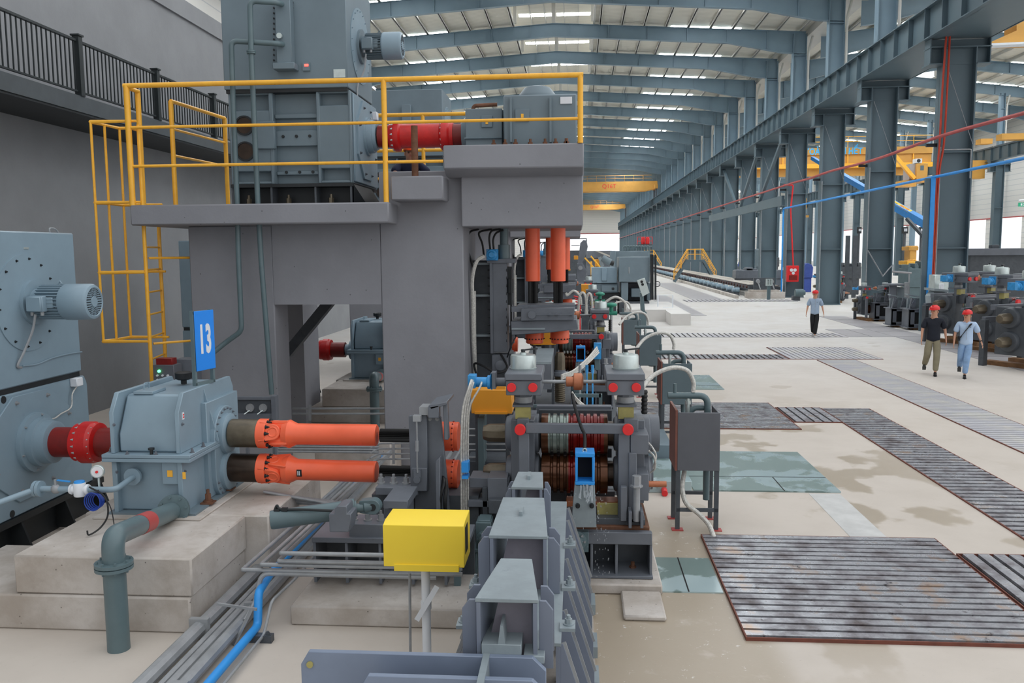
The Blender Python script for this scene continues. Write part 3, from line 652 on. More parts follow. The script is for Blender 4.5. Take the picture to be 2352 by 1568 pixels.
# red shaft, post, top gearbox, worker
yc = 12.55+.75; zc = MZ0+(zz(203, 12.6)-MZ0)*.57
Pa = atx(850, 318, xr_+.2); gx0 = at(1066, 310, yc).x
GC = gear_coupling(xr_+.24, gx0, yc, zc, .235, 'long bright red flanged shaft between the platform motor and its gearbox', style='long')
GC2 = dup(GC, GC.location+Vector((0, PITCH, 0)), 'red shaft of the next upper drive, half hidden behind the nearest')
T = thing('bevel_gearbox', 'grey domed gearbox on top of the concrete beam with rusty anchor bolts', 'gearbox', (at(1200, 328, 12.9).x, 12.6, zt)); BG = T
Yg = 12.6
o = MB(); o.box((gx0+.08, Yg+.25, zt), (at(1150, 300, Yg).x, Yg+1.3, zz(245, Yg))); o.box((gx0+.06, Yg+.2, zz(316, Yg)), (at(1150, 300, Yg).x, Yg+.3, zz(313, Yg))); part(T, 'input_housing', o, 'bluegrey_d', bevel=.02)
o = MB(); o.lathe((gx0-.02, yc, zc), (1, 0, 0), [(0, .22), (.05, .26), (.1, .27), (.14, .24)], 28); part(T, 'input_boss', o, 'bluegrey_d')
o = MB(); o.box((at(1156, 270, Yg).x, Yg, zt), (at(1325, 270, Yg).x, Yg+1.5, zz(222, Yg))); part(T, 'main_housing', o, 'bluegrey_d', bevel=.02)
for x in (1171, 1262): o = MB(); o.pb(x, 222, x+5, 326, Yg-.07, .1); part(T, 'rib', o, 'bluegrey_d')
c = at(1230, 224, Yg); o = MB(); o.lathe((c.x, Yg+.6, c.z), (0, 0, 1), [(0, .30), (.10, .30), (.14, .28), (.24, .2), (.27, .1), (.28, .001)], 32, cap=False); part(T, 'domed_cap', o, 'bluegrey_d')
for (x0, y0, x1, y1) in ((1105, 265, 1131, 292), (1183, 250, 1216, 278)):
    o = MB(); o.pb(x0, y0, x1, y1, Yg+(.22 if x0 < 1150 else -.03), .05); q = part(T, 'inspection_cover', o, 'bluegrey_d', bevel=.006)
    o = MB(); mx = (x0+x1)/2; o.pb(mx-3, y0+11, mx+3, y0+20, Yg+(.21 if x0 < 1150 else -.04), .012); part(q, 'caution_sticker', o, 'yellow', label='small yellow sticker')
o = MB(); o.tube(bend([at(1086, 256, Yg+.3), at(1088, 243, Yg+.3), at(1142, 240, Yg+.3)], .08), .03, 10); part(T, 'oil_pipe', o, 'rust', label='yellowed oil pipe along the top')
o = MB(); o.pb(1287, 222, 1314, 238, Yg-.02, .1); part(T, 'plastic_bag', o, 'white', label='white plastic wrapping')
for x in (1134, 1160, 1184, 1218, 1252, 1276, 1300, 1302):
    o = MB(); p = at(x, 322, Yg-.12 if x > 1150 else Yg-.1); p.z = zt; o.box(p+Vector((-.04, -.03, 0)), p+Vector((.04, .03, .02))); o.bolt(p+Vector((0, 0, .02)), (0, 0, 1), .034, .075); part(T, 'anchor_bolt', o, 'rust')
dup(T, T.location+Vector((0, PITCH, 0)), 'grey gearbox of the next upper drive behind the domed one')
o = MB(); p = at(949, 400, 11.95); o.cyl((p.x, 12.1, zz(403, 11.9)), (p.x+.0, 12.1, zz(288, 12.1)), .048, n=14); single('rusty_post', o, 'rust', 'short rusty round post standing in front of the long red shaft', 'post')
# ------------------------------------------------------------------ near left motor
NX = -6.0
def z_at(y, Y): return at(300, y, Y).z
T = thing('drive_motor', 'large light blue-grey motor cut by the left picture edge, fan on its side', 'motor', (NX-.8, 8.8, .42)); NM = T
yb = 9.80; y_f = 6.9; zt_ = 3.47; zs_ = 1.79
o = MB(); o.box((NX-1.6, y_f, zs_+.02), (NX, yb, zt_)); part(T, 'cooler_box', o, 'bluegrey', bevel=.015)
o = MB(); o.box((NX-1.58, y_f+.02, zs_-.04), (NX-.02, yb-.02, zs_+.02)); part(T, 'seam_gasket', o, 'soot')
o = MB(); o.prism([(NX, y_f, .42), (NX, yb+.1, .42), (NX, yb+.1, zs_-.14), (NX, yb+.05, zs_-.04), (NX, y_f, zs_-.04)], (-1.6, 0, 0)); part(T, 'housing', o, 'bluegrey', bevel=.015)
AY, AZ = 8.8, 1.16
o = MB(); o.prism([(NX, AY+math.cos(a)*.82, AZ+math.sin(a)*.62-.02) for a in [PI/8+i*PI/4 for i in range(8)]], (.022, 0, 0)); part(T, 'end_cover', o, 'bluegrey', bevel=.004)
o = MB(); o.lathe((NX+.02, AY, AZ), (1, 0, 0), [(0, .33), (.05, .33), (.06, .27), (.13, .27), (.14, .24), (.24, .23), (.25, .20)], 36); part(T, 'shaft_boss', o, 'bluegrey')
o = MB()
for i in range(8): a = PI/8+i*PI/4; o.bolt((NX+.022, AY+math.cos(a)*.70, AZ+math.sin(a)*.52), (1, 0, 0), .016, .022)
for i in range(6): a = i*PI/3+.3; o.bolt((NX+.07, AY+math.cos(a)*.30, AZ+math.sin(a)*.30), (1, 0, 0), .012, .015)
part(T, 'end_bolts', o, 'galv')
fy = atx(76, 693, NX).y; fz = atx(60, 695, NX).z
o = MB(); o.lathe((NX, fy-.1, fz), (1, 0, 0), [(0, .53), (.012, .53), (.012, .01)], 56)
part(T, 'fan_plate', o, 'bluegrey')
o = MB()
for i in range(14): a = 2*PI*i/14+.1; o.bolt((NX+.012, fy-.1+math.cos(a)*.48, fz+math.sin(a)*.48), (1, 0, 0), .010, .014)
part(T, 'plate_bolts', o, 'soot')
fan_motor(T, 'fan_motor', (NX+.012, fy, fz), .2, .70, 'bluegrey')
o = MB(); o.tube(curve([(NX+.17, fy-.23, fz-.12), (NX+.13, fy-.24, fz-.3), (NX+.06, fy-.3, fz-.52), (NX+.02, fy-.36, fz-.66), (NX+.02, fy-.3, fz-.69)]), .014, 7); part(T, 'fan_cable', o, 'galv')
o = MB(); o.tube(curve([atx(52, 840, NX+.015), atx(85, 836, NX+.015), atx(120, 822, NX+.015), atx(160, 812, NX+.015), atx(188, 808, NX+.015)]), .009, 6); part(T, 'side_conduit', o, 'bluegrey')
o = MB(); p = atx(58, 570, NX); o.box(p+Vector((0, -.03, -.01)), p+Vector((.006, .05, .012))); part(T, 'name_tag', o, 'silver')
o = MB(); p = atx(167, 877, NX); o.box(p+Vector((0, -.06, -.05)), p+Vector((.09, .07, .05))); part(T, 'junction_box', o, 'white', 'white plastic junction box with a cable', bevel=.008)
o = MB(); o.tube(curve([p+Vector((.05, 0, -.05)), atx(166, 905, NX+.04), atx(163, 935, NX+.04), atx(140, 950, NX+.06), atx(126, 960, NX+.08), (NX+.15, AY+.05, AZ+.24)]), .008, 6); part(T, 'sensor_cable', o, 'hose')
for (x, y) in ((8, 918), (28, 1180)): o = MB(); p = atx(x, y, NX); o.cyl(p+Vector((-.03, 0, 0)), p+Vector((.004, 0, 0)), .04, n=18); part(T, 'lifting_hole', o, 'soot')
o = MB(); p = atx(150, 520, NX-.1); o.tube(curve([(NX-.1, 9.5, zt_), (NX-.1, 9.5, zt_+.05), (NX-.1, 9.6, zt_+.05), (NX-.1, 9.67, zt_)]), .008, 6); part(T, 'lifting_wire', o, 'galv')
dup(T, T.location+Vector((0, PITCH, 0)), 'blue-grey motor of the next stand, glimpsed left of the doorway')
T = thing('motor_skid', 'black steel skid under the light blue-grey motor at left', 'motor base', (NX-.8, 8.6, 0)); mb = MB()
mb.box((NX-1.55, 6.9, .35), (NX+.02, 10.1, .42)); mb.box((NX-1.5, 6.9, .0), (NX-.12, 10.1, .35)); part(T, 'body', mb, 'soot')
for y in (6.95, 7.7, 8.5, 9.3, 10.05): m = MB(); m.prism([(NX-.12, y, .02), (NX-.12, y, .35), (NX+.0, y, .35), (NX+.12, y, .02)], (0, .03, 0)); part(T, 'rib', m, 'soot')
SK3 = T; dup(T, T.location+Vector((0, PITCH, 0)), 'black skid of the next motor, behind the doorway')
# ------------------------------------------------------------------ near gearbox
GXL, GXR, GYF, GYB, GZ0, GZS, GZT = -4.52, -3.83, 7.85, 9.1, .67, 1.24, 1.84
SY, SZ1, SZ2 = 8.68, 1.30, .905
SH = gear_coupling(NX+.27, -4.93, AY, AZ, .23, 'short red gear coupling between the light blue-grey motor and gearbox', 'short red couplings')
dup(SH, SH.location+Vector((0, PITCH, 0)), 'short red gear coupling seen through the concrete doorway', 'short red couplings')
T = thing('gearbox', 'light blue-grey pinion gearbox on a bare concrete plinth, the blue number sign on it', 'gearbox', ((GXL+GXR)/2, 8.5, GZ0)); GB = T
o = MB(); o.lathe((-4.92, AY, AZ), (1, 0, 0), [(0, .12), (.1, .12), (.1, .2), (.4, .22)], 24); part(T, 'input_boss', o, 'bluegrey')
o = MB(); o.box((GXL, GYF+.05, GZ0+.02), (GXR-.02, GYB, GZS)); part(T, 'lower_housing', o, 'bluegrey', bevel=.012)
for x in (GXL-.03, GXR-.06): o = MB(); o.box((x, GYF-.02, GZ0), (x+.05, GYB, GZS)); part(T, 'side_plate', o, 'bluegrey', bevel=.006)
o = MB(); o.box((GXL-.08, GYF-.05, GZ0-.02), (GXR+.12, GYB+.02, GZ0+.02)); part(T, 'foot', o, 'bluegrey_d')
o = MB(); o.box((GXL-.10, GYF-.07, GZS), (GXR+.10, GYB, GZS+.035)); o.box((GXL-.10, GYF-.07, GZS-.04), (GXR+.10, GYB, GZS-.003)); part(T, 'split_flange', o, 'bluegrey', bevel=.004)
o = MB(); o.prism([(GXL+.03, GYF+.03, GZS+.035), (GXL+.03, GYF+.03, GZS+.22), (GXL+.03, GYF+.22, GZT-.02), (GXL+.03, GYB, GZT-.02), (GXL+.03, GYB, GZS+.035)], (GXR-GXL-.08, 0, 0)); part(T, 'upper_housing', o, 'bluegrey', bevel=.02)
for x in (GXL-.03, GXR-.06):
    o = MB(); o.prism([(x, GYF-.02, GZS+.035), (x, GYF-.02, GZT-.16), (x, GYF+.10, GZT+.02), (x, GYB-.02, GZT+.02), (x, GYB+.05, GZT-.1), (x, GYB+.05, GZS+.035)], (.045, 0, 0)); part(T, 'cheek_plate', o, 'bluegrey', bevel=.006)
o = MB(); o.box((GXL+.1, GYF+.22, GZT-.02), (GXL+.3, GYF+.5, GZT+.01)); q = part(T, 'top_hatch', o, 'bluegrey', bevel=.004)
o = MB(); o.tube(bend([(GXL+.15, GYF+.34, GZT+.01), (GXL+.15, GYF+.34, GZT+.07), (GXL+.15, GYF+.44, GZT+.07), (GXL+.15, GYF+.44, GZT+.01)], .02, 3), .007, 6); part(q, 'handle', o, 'bluegrey')
p = at(422, 872, 8.7); o = MB(); o.lathe((p.x, 8.7, GZT-.01), (0, 0, 1), [(0, .03), (.04, .03), (.045, .06), (.06, .085), (.12, .088), (.13, .07)], 24); part(T, 'breather_cap', o, 'black', 'round black breather cap')
# output bosses: two stacked round flanges in a capsule shaped plate
o = MB(); cap_ = []
for i in range(13): a = PI*i/12; cap_.append((GXR-.02, SY+math.cos(a)*.30, SZ1+.0+math.sin(a)*.30))
for i in range(13): a = PI+PI*i/12; cap_.append((GXR-.02, SY+math.cos(a)*.30, SZ2+math.sin(a)*.30))
o.prism([(GXR-.02, SY-.36, GZ0+.02), (GXR-.02, SY-.36, GZT-.15), (GXR-.02, SY+.45, GZT-.15), (GXR-.02, SY+.45, GZ0+.02)], (.06, 0, 0)); part(T, 'output_plate', o, 'bluegrey', bevel=.006)
o = MB(); o.prism(cap_, (.11, 0, 0)); part(T, 'capsule_flange', o, 'bluegrey', bevel=.006)
for z in (SZ1, SZ2): o = MB(); o.lathe((GXR+.05, SY, z), (1, 0, 0), [(0, .22), (.08, .215), (.1, .18)], 32); part(T, 'output_boss', o, 'bluegrey')
o = MB()
for i in range(22):
    a = 2*PI*i/22; z = (SZ1 if math.sin(a) > 0 else SZ2)+math.sin(a)*.27; o.bolt((GXR+.09, SY+math.cos(a)*.27, z), (1, 0, 0), .009, .014)
for y in (GYF+.05, GYF+.3, GYB-.4, GYB-.1):
    for x in (GXL-.07, GXR+.07): o.bolt((x, y, GZS+.035), (0, 0, 1), .016, .03)
for x in (GXL+.15, GXR-.25): o.bolt((x, GYF-.045, GZS+.035), (0, 0, 1), .014, .02)
for z in (GZS+.32, GZ0+.42): o.bolt((GXR-.01, GYF+.04, z), (1, 0, 0), .01, .012); o.bolt((GXL+.02, GYF-.02, z), (0, -1, 0), .01, .012)
part(T, 'bolts', o, 'steel_grey', kind=None)
o = MB(); o.pb(372, 1062, 412, 1112, GYF-.0, .06); q = part(T, 'inspection_cover', o, 'bluegrey', bevel=.004)
o = MB(); o.pb(384, 1080, 396, 1095, GYF-.006, .012); part(q, 'caution_sticker', o, 'yellow', 'yellow sticker')
o = MB(); o.pb(419, 1084, 426, 1100, GYF-.035, .006); part(T, 'caution_sticker', o, 'yellow', 'yellow sticker')
for (x, y) in ((423, 955), (534, 905)):
    p = atx(x, y, GXR); o = MB(); o.box(p+Vector((-.015, -.015, -.035)), p+Vector((-.008, .02, .035))); q = part(T, 'warning_tag', o, 'white', 'white and red tag'); o = MB()
    for dz in (-.018, .006): o.box(p+Vector((-.008, -.01, dz)), p+Vector((-.006, .015, dz+.012)))
    part(q, 'print', o, 'red_cap')
for x, y in ((347, 1022),): p = at(x, y, GYF-.04); o = MB(); o.cyl((p.x, p.y, GZS+.03), (p.x, p.y, GZS+.09), .016, n=10); o.cyl((p.x, p.y, GZS+.08), (p.x, p.y, GZS+.10), .03, n=12); part(T, 'level_plug', o, 'soot')
for y in (GYF+.25, GYF+.75):
    o = MB(); o.box((GXR+.03, y, GZ0+.02), (GXR+.15, y+.12, GZ0+.035)); o.bolt((GXR+.09, y+.06, GZ0+.035), (0, 0, 1), .032, .08); part(T, 'anchor_bolt', o, 'rust', 'rusty anchor bolt')
o = MB(); o.prism([(GXR-.02, SY-.28, GZS+.04), (GXR+.12, SY-.28, GZS+.04), (GXR-.02, SY-.28, GZT)], (0, .02, 0)); part(T, 'side_rib', o, 'bluegrey')
GB2 = dup(T, T.location+Vector((0, PITCH, 0)), 'blue-grey gearbox seen through the square doorway of the concrete frame')
# number sign
a = at(441, 780, 8.35); b = at(487, 780, 8.65); a.z = b.z = 0; ux = (b-a).normalized(); nrm = Vector((ux.y, -ux.x, 0)); uz = Vector((0, 0, 1)); zb0, zb1, zt1 = GZT+.02, at(455, 853, 8.40).z, at(443, 714, 8.36).z
T = thing('number_sign', 'blue sign with a white 13 on a grey post frame on the gearbox', 'sign', ((a.x+b.x)/2, (a.y+b.y)/2, GZT)); wS = (b-a).length
o = MB(); R3 = Matrix((ux, -nrm, uz)).transposed()
for s in (0, wS-.03): o.obox(a+ux*(s+.015)+Vector((0, 0, (zb0+zt1)/2)), (.028, .04, zt1-zb0), R3)
for z in (zb0+.015, zt1-.02): o.obox(a+ux*wS/2+Vector((0, 0, z)), (wS, .04, .03), R3)
part(T, 'frame', o, 'slate')
o = MB(); o.obox(a+ux*(wS/2+.01)+nrm*.026+Vector((0, 0, (zb1+zt1)/2)), (wS-.01, .008, zt1-zb1-.01), R3); q = part(T, 'sign_board', o, 'sign_blue', bevel=.003)
M4 = Matrix.Translation(a+ux*(wS/2+.01)+nrm*.031+Vector((0, 0, (zb1+zt1)/2+.0))) @ Matrix((ux, uz, nrm)).transposed().to_4x4()
for dx, ch in ((-.055, '1'), (.05, '3')): lettering(q, 'numeral', ch, .40, M4 @ Matrix.Translation((dx, 0, 0)), 'white', sx=.45, bold=.016, label='white numeral '+ch)
# ------------------------------------------------------------------ plinths
def block(name, boxes, mat, label, cat='concrete plinth', bev=.015):
    mb = MB()
    for a, b in boxes: mb.box(a, b)
    return single(name, mb, mat, label, cat, bevel=bev)
PB = block('concrete_plinth', [((-5.75, 6.69, 0), (-3.27, 7.9, .31)), ((-4.83, 6.71, .312), (-3.25, 7.9, .65)), ((-4.9, 7.902, .0), (-3.02, 9.6, .65))], 'bare_conc', 'bare concrete plinth under the light blue-grey gearbox')
b1 = block('grout_pad', [((-4.70, 7.7, .65), (-3.62, 9.35, .67))], 'bare_conc', 'thin pale grout pad directly under the gearbox foot', 'grout pad', .005)
dup(PB, PB.location+Vector((0, PITCH, 0)), 'bare concrete plinth seen through the doorway under the second gearbox'); dup(b1, b1.location+Vector((0, PITCH, 0)), 'grout pad under the gearbox in the doorway')
# drain pipe with the red band
p0 = at(398, 1170, GYF); p1 = None; p2 = None; p3 = None
el = at(258, 1232, 6.38); bot = Vector((el.x, el.y, 0))
pts = [Vector((at(400, 1170, GYF-.0).x, GYF+.02, at(400, 1170, GYF).z)), at(392, 1175, GYF-.15), el, Vector((el.x, el.y, at(262, 1300, 6.38).z)), bot]
T = thing('drain_pipe', 'thick grey-green pipe with a red band bending down off the gearbox', 'pipe', bot); DP = T
o = MB(); o.tube(bend(pts, .24, 8), .088, 20); part(T, 'run', o, 'slate')
u = (el-pts[1]).normalized(); q = pts[1]+u*(el-pts[1]).length*.50; o = MB(); o.cyl(q-u*.11, q+u*.11, .0915, n=24); part(T, 'red_band', o, 'red_pipe', 'dull red band')
for c, uu in ((pts[1]+Vector((0, .06, 0)), Vector((pts[0]-pts[1]))), (Vector((el.x, el.y, at(258, 1297, 6.38).z)), Vector((0, 0, 1)))):
    uu = uu.normalized(); o = MB(); o.lathe(c-uu*.03, uu, [(0, .148), (.026, .148), (.026, .13), (.034, .13), (.034, .148), (.06, .148)], 28); x, y = o._frame(uu)
    for i in range(8): a = 2*PI*i/8+.2; w_ = c+(x*math.cos(a)+y*math.sin(a))*.125; o.cyl(w_-uu*.05, w_+uu*.05, .011, n=6)
    part(T, 'flange', o, 'slate')
dup(T, T.location+Vector((0, PITCH, 0)), 'grey-green drain pipe bending down in the concrete doorway')
# oil supply pipe with flow meter and gauge
T = thing('oil_pipe', 'thin blue-grey oil pipe with a white flow meter and round gauge', 'pipe', at(180, 1115, 7.45)); Yo = 7.45
L0, L1, L2, L3 = at(-40, 1168, 7.0), at(85, 1122, Yo), at(265, 1122, Yo), at(307, 1093, GYF+.0)
L2.z = L1.z; o = MB(); o.tube(bend([L0, L1, L2, L3+Vector((0, .06, 0))], .07), .028, 12); part(T, 'run', o, 'bluegrey')
o = MB(); u = (L2-L1).normalized(); o.lathe(L1-u*.02, u, [(0, .075), (.03, .075)], 20); o.lathe(L1+u*.015, u, [(0, .075), (.03, .075)], 20); part(T, 'flange', o, 'bluegrey')
o = MB(); o.lathe(L3+Vector((0, .0, 0)), (0, -1, 0), [(0, .085), (.03, .085)], 22); part(T, 'gearbox_flange', o, 'bluegrey')
c = at(128, 1119, Yo); o = MB(); o.ball((c.x, c.y, L1.z), (.05, .042, .045)); o.cyl((c.x, c.y, L1.z+.03), (c.x, c.y, L1.z+.09), .014, n=8); part(T, 'ball_valve', o, 'galv')
o = MB(); o.bar((c.x+.02, c.y, L1.z+.085), (c.x+.15, c.y-.01, L1.z+.075), .02, .01); part(T, 'valve_lever', o, 'blue', 'blue valve lever')
c = at(183, 1119, Yo); o = MB(); o.lathe((c.x-.09, c.y, L1.z), (1, 0, 0), [(0, .045), (.02, .05), (.02, .035), (.16, .035), (.16, .05), (.18, .045)], 16); o.lathe((c.x, c.y, L1.z-.065), (0, 0, 1), [(0, .05), (.01, .055), (.12, .055), (.13, .05)], 20); part(T, 'flow_meter', o, 'white', 'white flow meter')
o = MB(); o.lathe((c.x, c.y, L1.z+.065), (0, 0, 1), [(0, .05), (.015, .045)], 20); part(T, 'meter_lid', o, 'blue', 'blue lid')
c = at(223, 1082, Yo); o = MB(); o.lathe((c.x, c.y+.02, c.z), (.25, -1, 0), [(0, .05), (.01, .062), (.035, .062), (.04, .055)], 24); q = part(T, 'pressure_gauge', o, 'silver')
o = MB(); n_ = Vector((.25, -1, 0)).normalized(); o.lathe(Vector((c.x, c.y+.02, c.z))+n_*.041, n_, [(0, .05), (.002, .05)], 24); part(q, 'dial', o, 'white'); o = MB(); o.lathe(Vector((c.x, c.y+.02, c.z))+n_*.044, n_, [(0, .012), (.012, .012)], 12); part(q, 'dial_knob', o, 'red_cap')
o = MB(); o.cyl((c.x, c.y+.02, L1.z), (c.x, c.y+.02, c.z-.05), .01, n=8); part(q, 'stem', o, 'silver')
OP = T
T = thing('cable_coil', 'coil of blue cable with loose black leads hanging from the oil pipe', 'cable', at(215, 1170, Yo)); c = at(216, 1150, Yo-.05)
for k in range(5):
    o = MB(); rr = .085-.006*k; o.tube([c+Vector((math.cos(a)*rr*.9+.008*k, .012*k-.03, math.sin(a)*rr)) for a in [2*PI*i/20 for i in range(21)]], .006, 6, cap=False); part(T, 'blue_turn', o, paint('blue_cable', '#1c3f9a', .4))if k == 0 else part(T, 'blue_turn', o, 'blue_cable_m')
    if k == 0: M['blue_cable_m'] = bpy.data.materials['blue_cable']
o = MB(); o.tube(curve([at(205, 1118, Yo-.06), at(240, 1140, Yo-.08), at(248, 1180, Yo-.1), at(232, 1210, 7.3), at(205, 1228, 7.2), at(200, 1218, 7.2)]), .008, 6); o.tube(curve([at(225, 1125, Yo-.06), at(252, 1160, Yo-.1), at(262, 1205, 7.3), at(262, 1232, 7.1)]), .005, 6); part(T, 'black_lead', o, 'black')
# ================================================================== SPINDLES
U = Vector((1, 0, 0))
def spindle(y_l, y_r, label, Y=8.65, tag_=False, rot=0):
    pl, pr = at(533, y_l, Y), at(1058, y_r, Y); d = (pr-pl); u = d.normalized()
    def P(px): t = (px-533)/(1058-533.0); return pl+d*t
    T = thing('cardan_spindle', label, 'drive shaft', (pl.x, Y, pl.z-.16), 'orange cardan spindles'); s = Y/FPX
    o = MB(); o.lathe(P(533), u, [(0, 34*s), ((603-533)*s, 34*s)], 32); part(T, 'drive_hub', o, 'bare' if rot == 0 else 'bare_dk', 'brown oily steel hub', bevel=.004)
    q = P(598); o = MB(); o.lathe(q, u, [(0, 35.5*s), (22*s, 35.5*s), (24*s, 27*s), (36*s, 24*s)], 36); w_ = part(T, 'flange_yoke', o, 'orange', bevel=.004)
    o = MB()
    for i in range(12): a = 2*PI*i/12+.2; x, y = o._frame(u); o.bolt(q+u*24*s+(x*math.cos(a)+y*math.sin(a))*31*s, u, .014, .025)
    part(T, 'flange_bolts', o, 'soot')
    # universal joint: two ears of each yoke around a cross
    c = P(637); x, y = o._frame(u); A = Matrix.Rotation(rot, 3, u)
    e1, e2 = A@Vector((0, -1, .35)).normalized(), A@Vector((0, .35, 1)).normalized()
    def ear(sgn, dirn, back):
        m = MB(); cc = c+dirn*sgn*22*s; v = u.cross(dirn).normalized(); pts = []
        k = -1 if back else 1                      # back: attached to the flange at lower x
        for i in range(9): a = -PI/2+PI*i/8; pts.append(cc+u*(-k)*(-math.cos(a))*18*s*1+v*math.sin(a)*19*s)
        pts = [cc+u*k*32*s+v*22*s]+pts[::-1]+[cc+u*k*32*s-v*22*s] if False else pts
        base = [cc-u*k*34*s-v*24*s*(-1), cc-u*k*34*s-v*24*s]
        m.prism([base[1]]+pts+[base[0]], -dirn*sgn*13*s); m.prism([base[1]]+pts+[base[0]], dirn*sgn*7*s)
        m.lathe(cc+dirn*sgn*7*s, dirn*sgn, [(0, 13*s), (1.5*s, 12.5*s), (1.5*s, 9*s), (-1*s, 8.5*s), (-1*s, .001)], 24, cap=False)
        return m
    for sg in (-1, 1):
        part(T, 'yoke_ear', ear(sg, e1, False), 'orange', bevel=.006); part(T, 'yoke_ear', ear(sg, e2, True), 'orange', bevel=.006)
    o = MB(); o.cyl(c-e1*26*s, c+e1*26*s, 11*s, n=16); o.cyl(c-e2*26*s, c+e2*26*s, 11*s, n=16); part(T, 'joint_cross', o, 'red_dk')
    q = P(655); o = MB(); o.lathe(q, u, [(0, 30*s), (14*s, 34*s), (22*s, 30*s), (32*s, 25.5*s), ((880-655)*s*.6, 25*s), ((880-655)*s*.605, 25.6*s), ((880-655)*s-2*s, 25.6*s), ((880-655)*s, 24*s), ((880-655)*s, 17*s)], 36); part(T, 'tube', o, 'orange')
    if tag_: o = MB(); z = P(697); o.obox(z+Vector((0, -25*s, -.01)), (.055, .01, .075)); r_ = part(T, 'maker_plate', o, 'black', 'small black plate', bevel=.003); o = MB(); [o.obox(z+Vector((dx, -25*s-.006, -.01)), (.008, .003, .045)) for dx in (-.012, .004)]; part(r_, 'plate_print', o, 'white')
    q = P(876); o = MB(); n = 48; prof = []
    r0 = 16*s; xx, yy = o._frame(u); A0, A1 = [], []
    for i in range(n): rr = r0 if i % 2 else r0*.86; a = 2*PI*i/n; A0.append(q+(xx*math.cos(a)+yy*math.sin(a))*rr)
    o.prism(A0, u*95*s); part(T, 'splined_shaft', o, 'spline')
    q = P(1000); o = MB(); o.lathe(q, u, [(0, 26*s), (14*s, 34.5*s), (46*s, 34.5*s), (47*s, 33*s), (50*s, 34*s), (57*s, 34*s)], 36); part(T, 'roll_end_sleeve', o, 'orange', bevel=.003)
    o = MB()
    for i in range(16): a = 2*PI*i/16; o.bolt(q+u*44*s+(xx*math.cos(a)+yy*math.sin(a))*34*s, (xx*math.cos(a)+yy*math.sin(a)), .007, .008)
    part(T, 'sleeve_bolts', o, 'red_dk')
    return T
SP1 = spindle(994, 1002, 'upper of the two thick orange-red horizontal cardan spindles')
SP2 = spindle(1073, 1089, 'lower of the two thick orange-red spindles, with a small black plate', tag_=True, rot=.8)
for s_ in (SP1, SP2): dup(s_, s_.location+Vector((0, PITCH, 0)), s_['label'].split(' of')[0].capitalize()+' orange-red spindle of the second horizontal drive, mostly hidden', 'rear orange cardan spindles')
# spindle carrier with its post
T = thing('spindle_carrier', 'grey steel spindle carrier plates standing where the two orange spindles pass', 'machine frame', at(975, 1180, 8.2)); Y = 8.2
def P3(name, pix, Yf, dy, mat='steel_grey', par=None, bev=.006, lab=None):
    o = MB(); o.pprism(pix, Yf, dy); return part(par or T, name, o, mat, lab, bevel=bev)
P3('front_plate', [(938, 955), (980, 952), (983, 1128), (944, 1130)], Y-.02, .06)
P3('cheek_plate', [(953, 958), (1012, 958), (1034, 1180), (1028, 1260), (953, 1260)], Y+.05, .06)
P3('cheek_plate', [(953, 958), (1012, 958), (1034, 1180), (1028, 1260), (953, 1260)], Y+.82, .06)
P3('hinge_plate', [(944, 1075), (981, 1075), (981, 1128), (944, 1128)], Y-.06, .05)
P3('top_hood', [(983, 932), (1026, 922), (1026, 930), (990, 940)], Y-.1, .5)
P3('hood_leg', [(983, 935), (1008, 930), (1008, 960), (983, 960)], Y-.1, .1); P3('hood_leg', [(1018, 925), (1027, 922), (1030, 1010), (1020, 1010)], Y-.05, .1)
P3('base_rib', [(1000, 1060), (1010, 1050), (1012, 1260), (1002, 1260)], Y-.12, .12)
o = MB(); o.tube([at(957, 966, Y-.1), at(958, 1010, Y-.1), at(958, 1060, Y-.1), at(959, 1085, Y-.1)], .009, 8); o.cyl(at(958, 1012, Y-.1), at(958, 1036, Y-.1), .018, n=8); o.pb(948, 955, 966, 968, Y-.12, .08); part(T, 'tie_rod', o, 'galv')
o = MB(); p = at(957, 1102, Y-.12); o.cyl(p, p+Vector((0, .06, 0)), .035, n=18); o.pb(950, 1080, 966, 1096, Y-.1, .06); part(T, 'clevis', o, 'steel_grey')
o = MB(); [o.bolt(at(x, y, Y+.05), (0, -1, 0), .014, .014) for x, y in ((987, 962), (1004, 962), (950, 1095), (978, 1120))]; o.pb(963, 935, 984, 953, Y-.05, .2); part(T, 'top_bolts', o, 'galv')
o = MB(); o.tube(curve([at(1016, 1090, Y+.1), at(1019, 1110, Y-.05), at(1012, 1140, Y-.1), at(1010, 1172, Y-.08)]), .018, 8); o.tube(curve([at(1021, 1092, Y+.1), at(1025, 1120, Y-.05), at(1022, 1150, Y-.1), at(1023, 1172, Y-.08)]), .018, 8); part(T, 'black_hoses', o, 'black')
dup(T, T.location+Vector((0, PITCH, 0)), 'grey spindle carrier of the second horizontal stand, hidden behind the first')
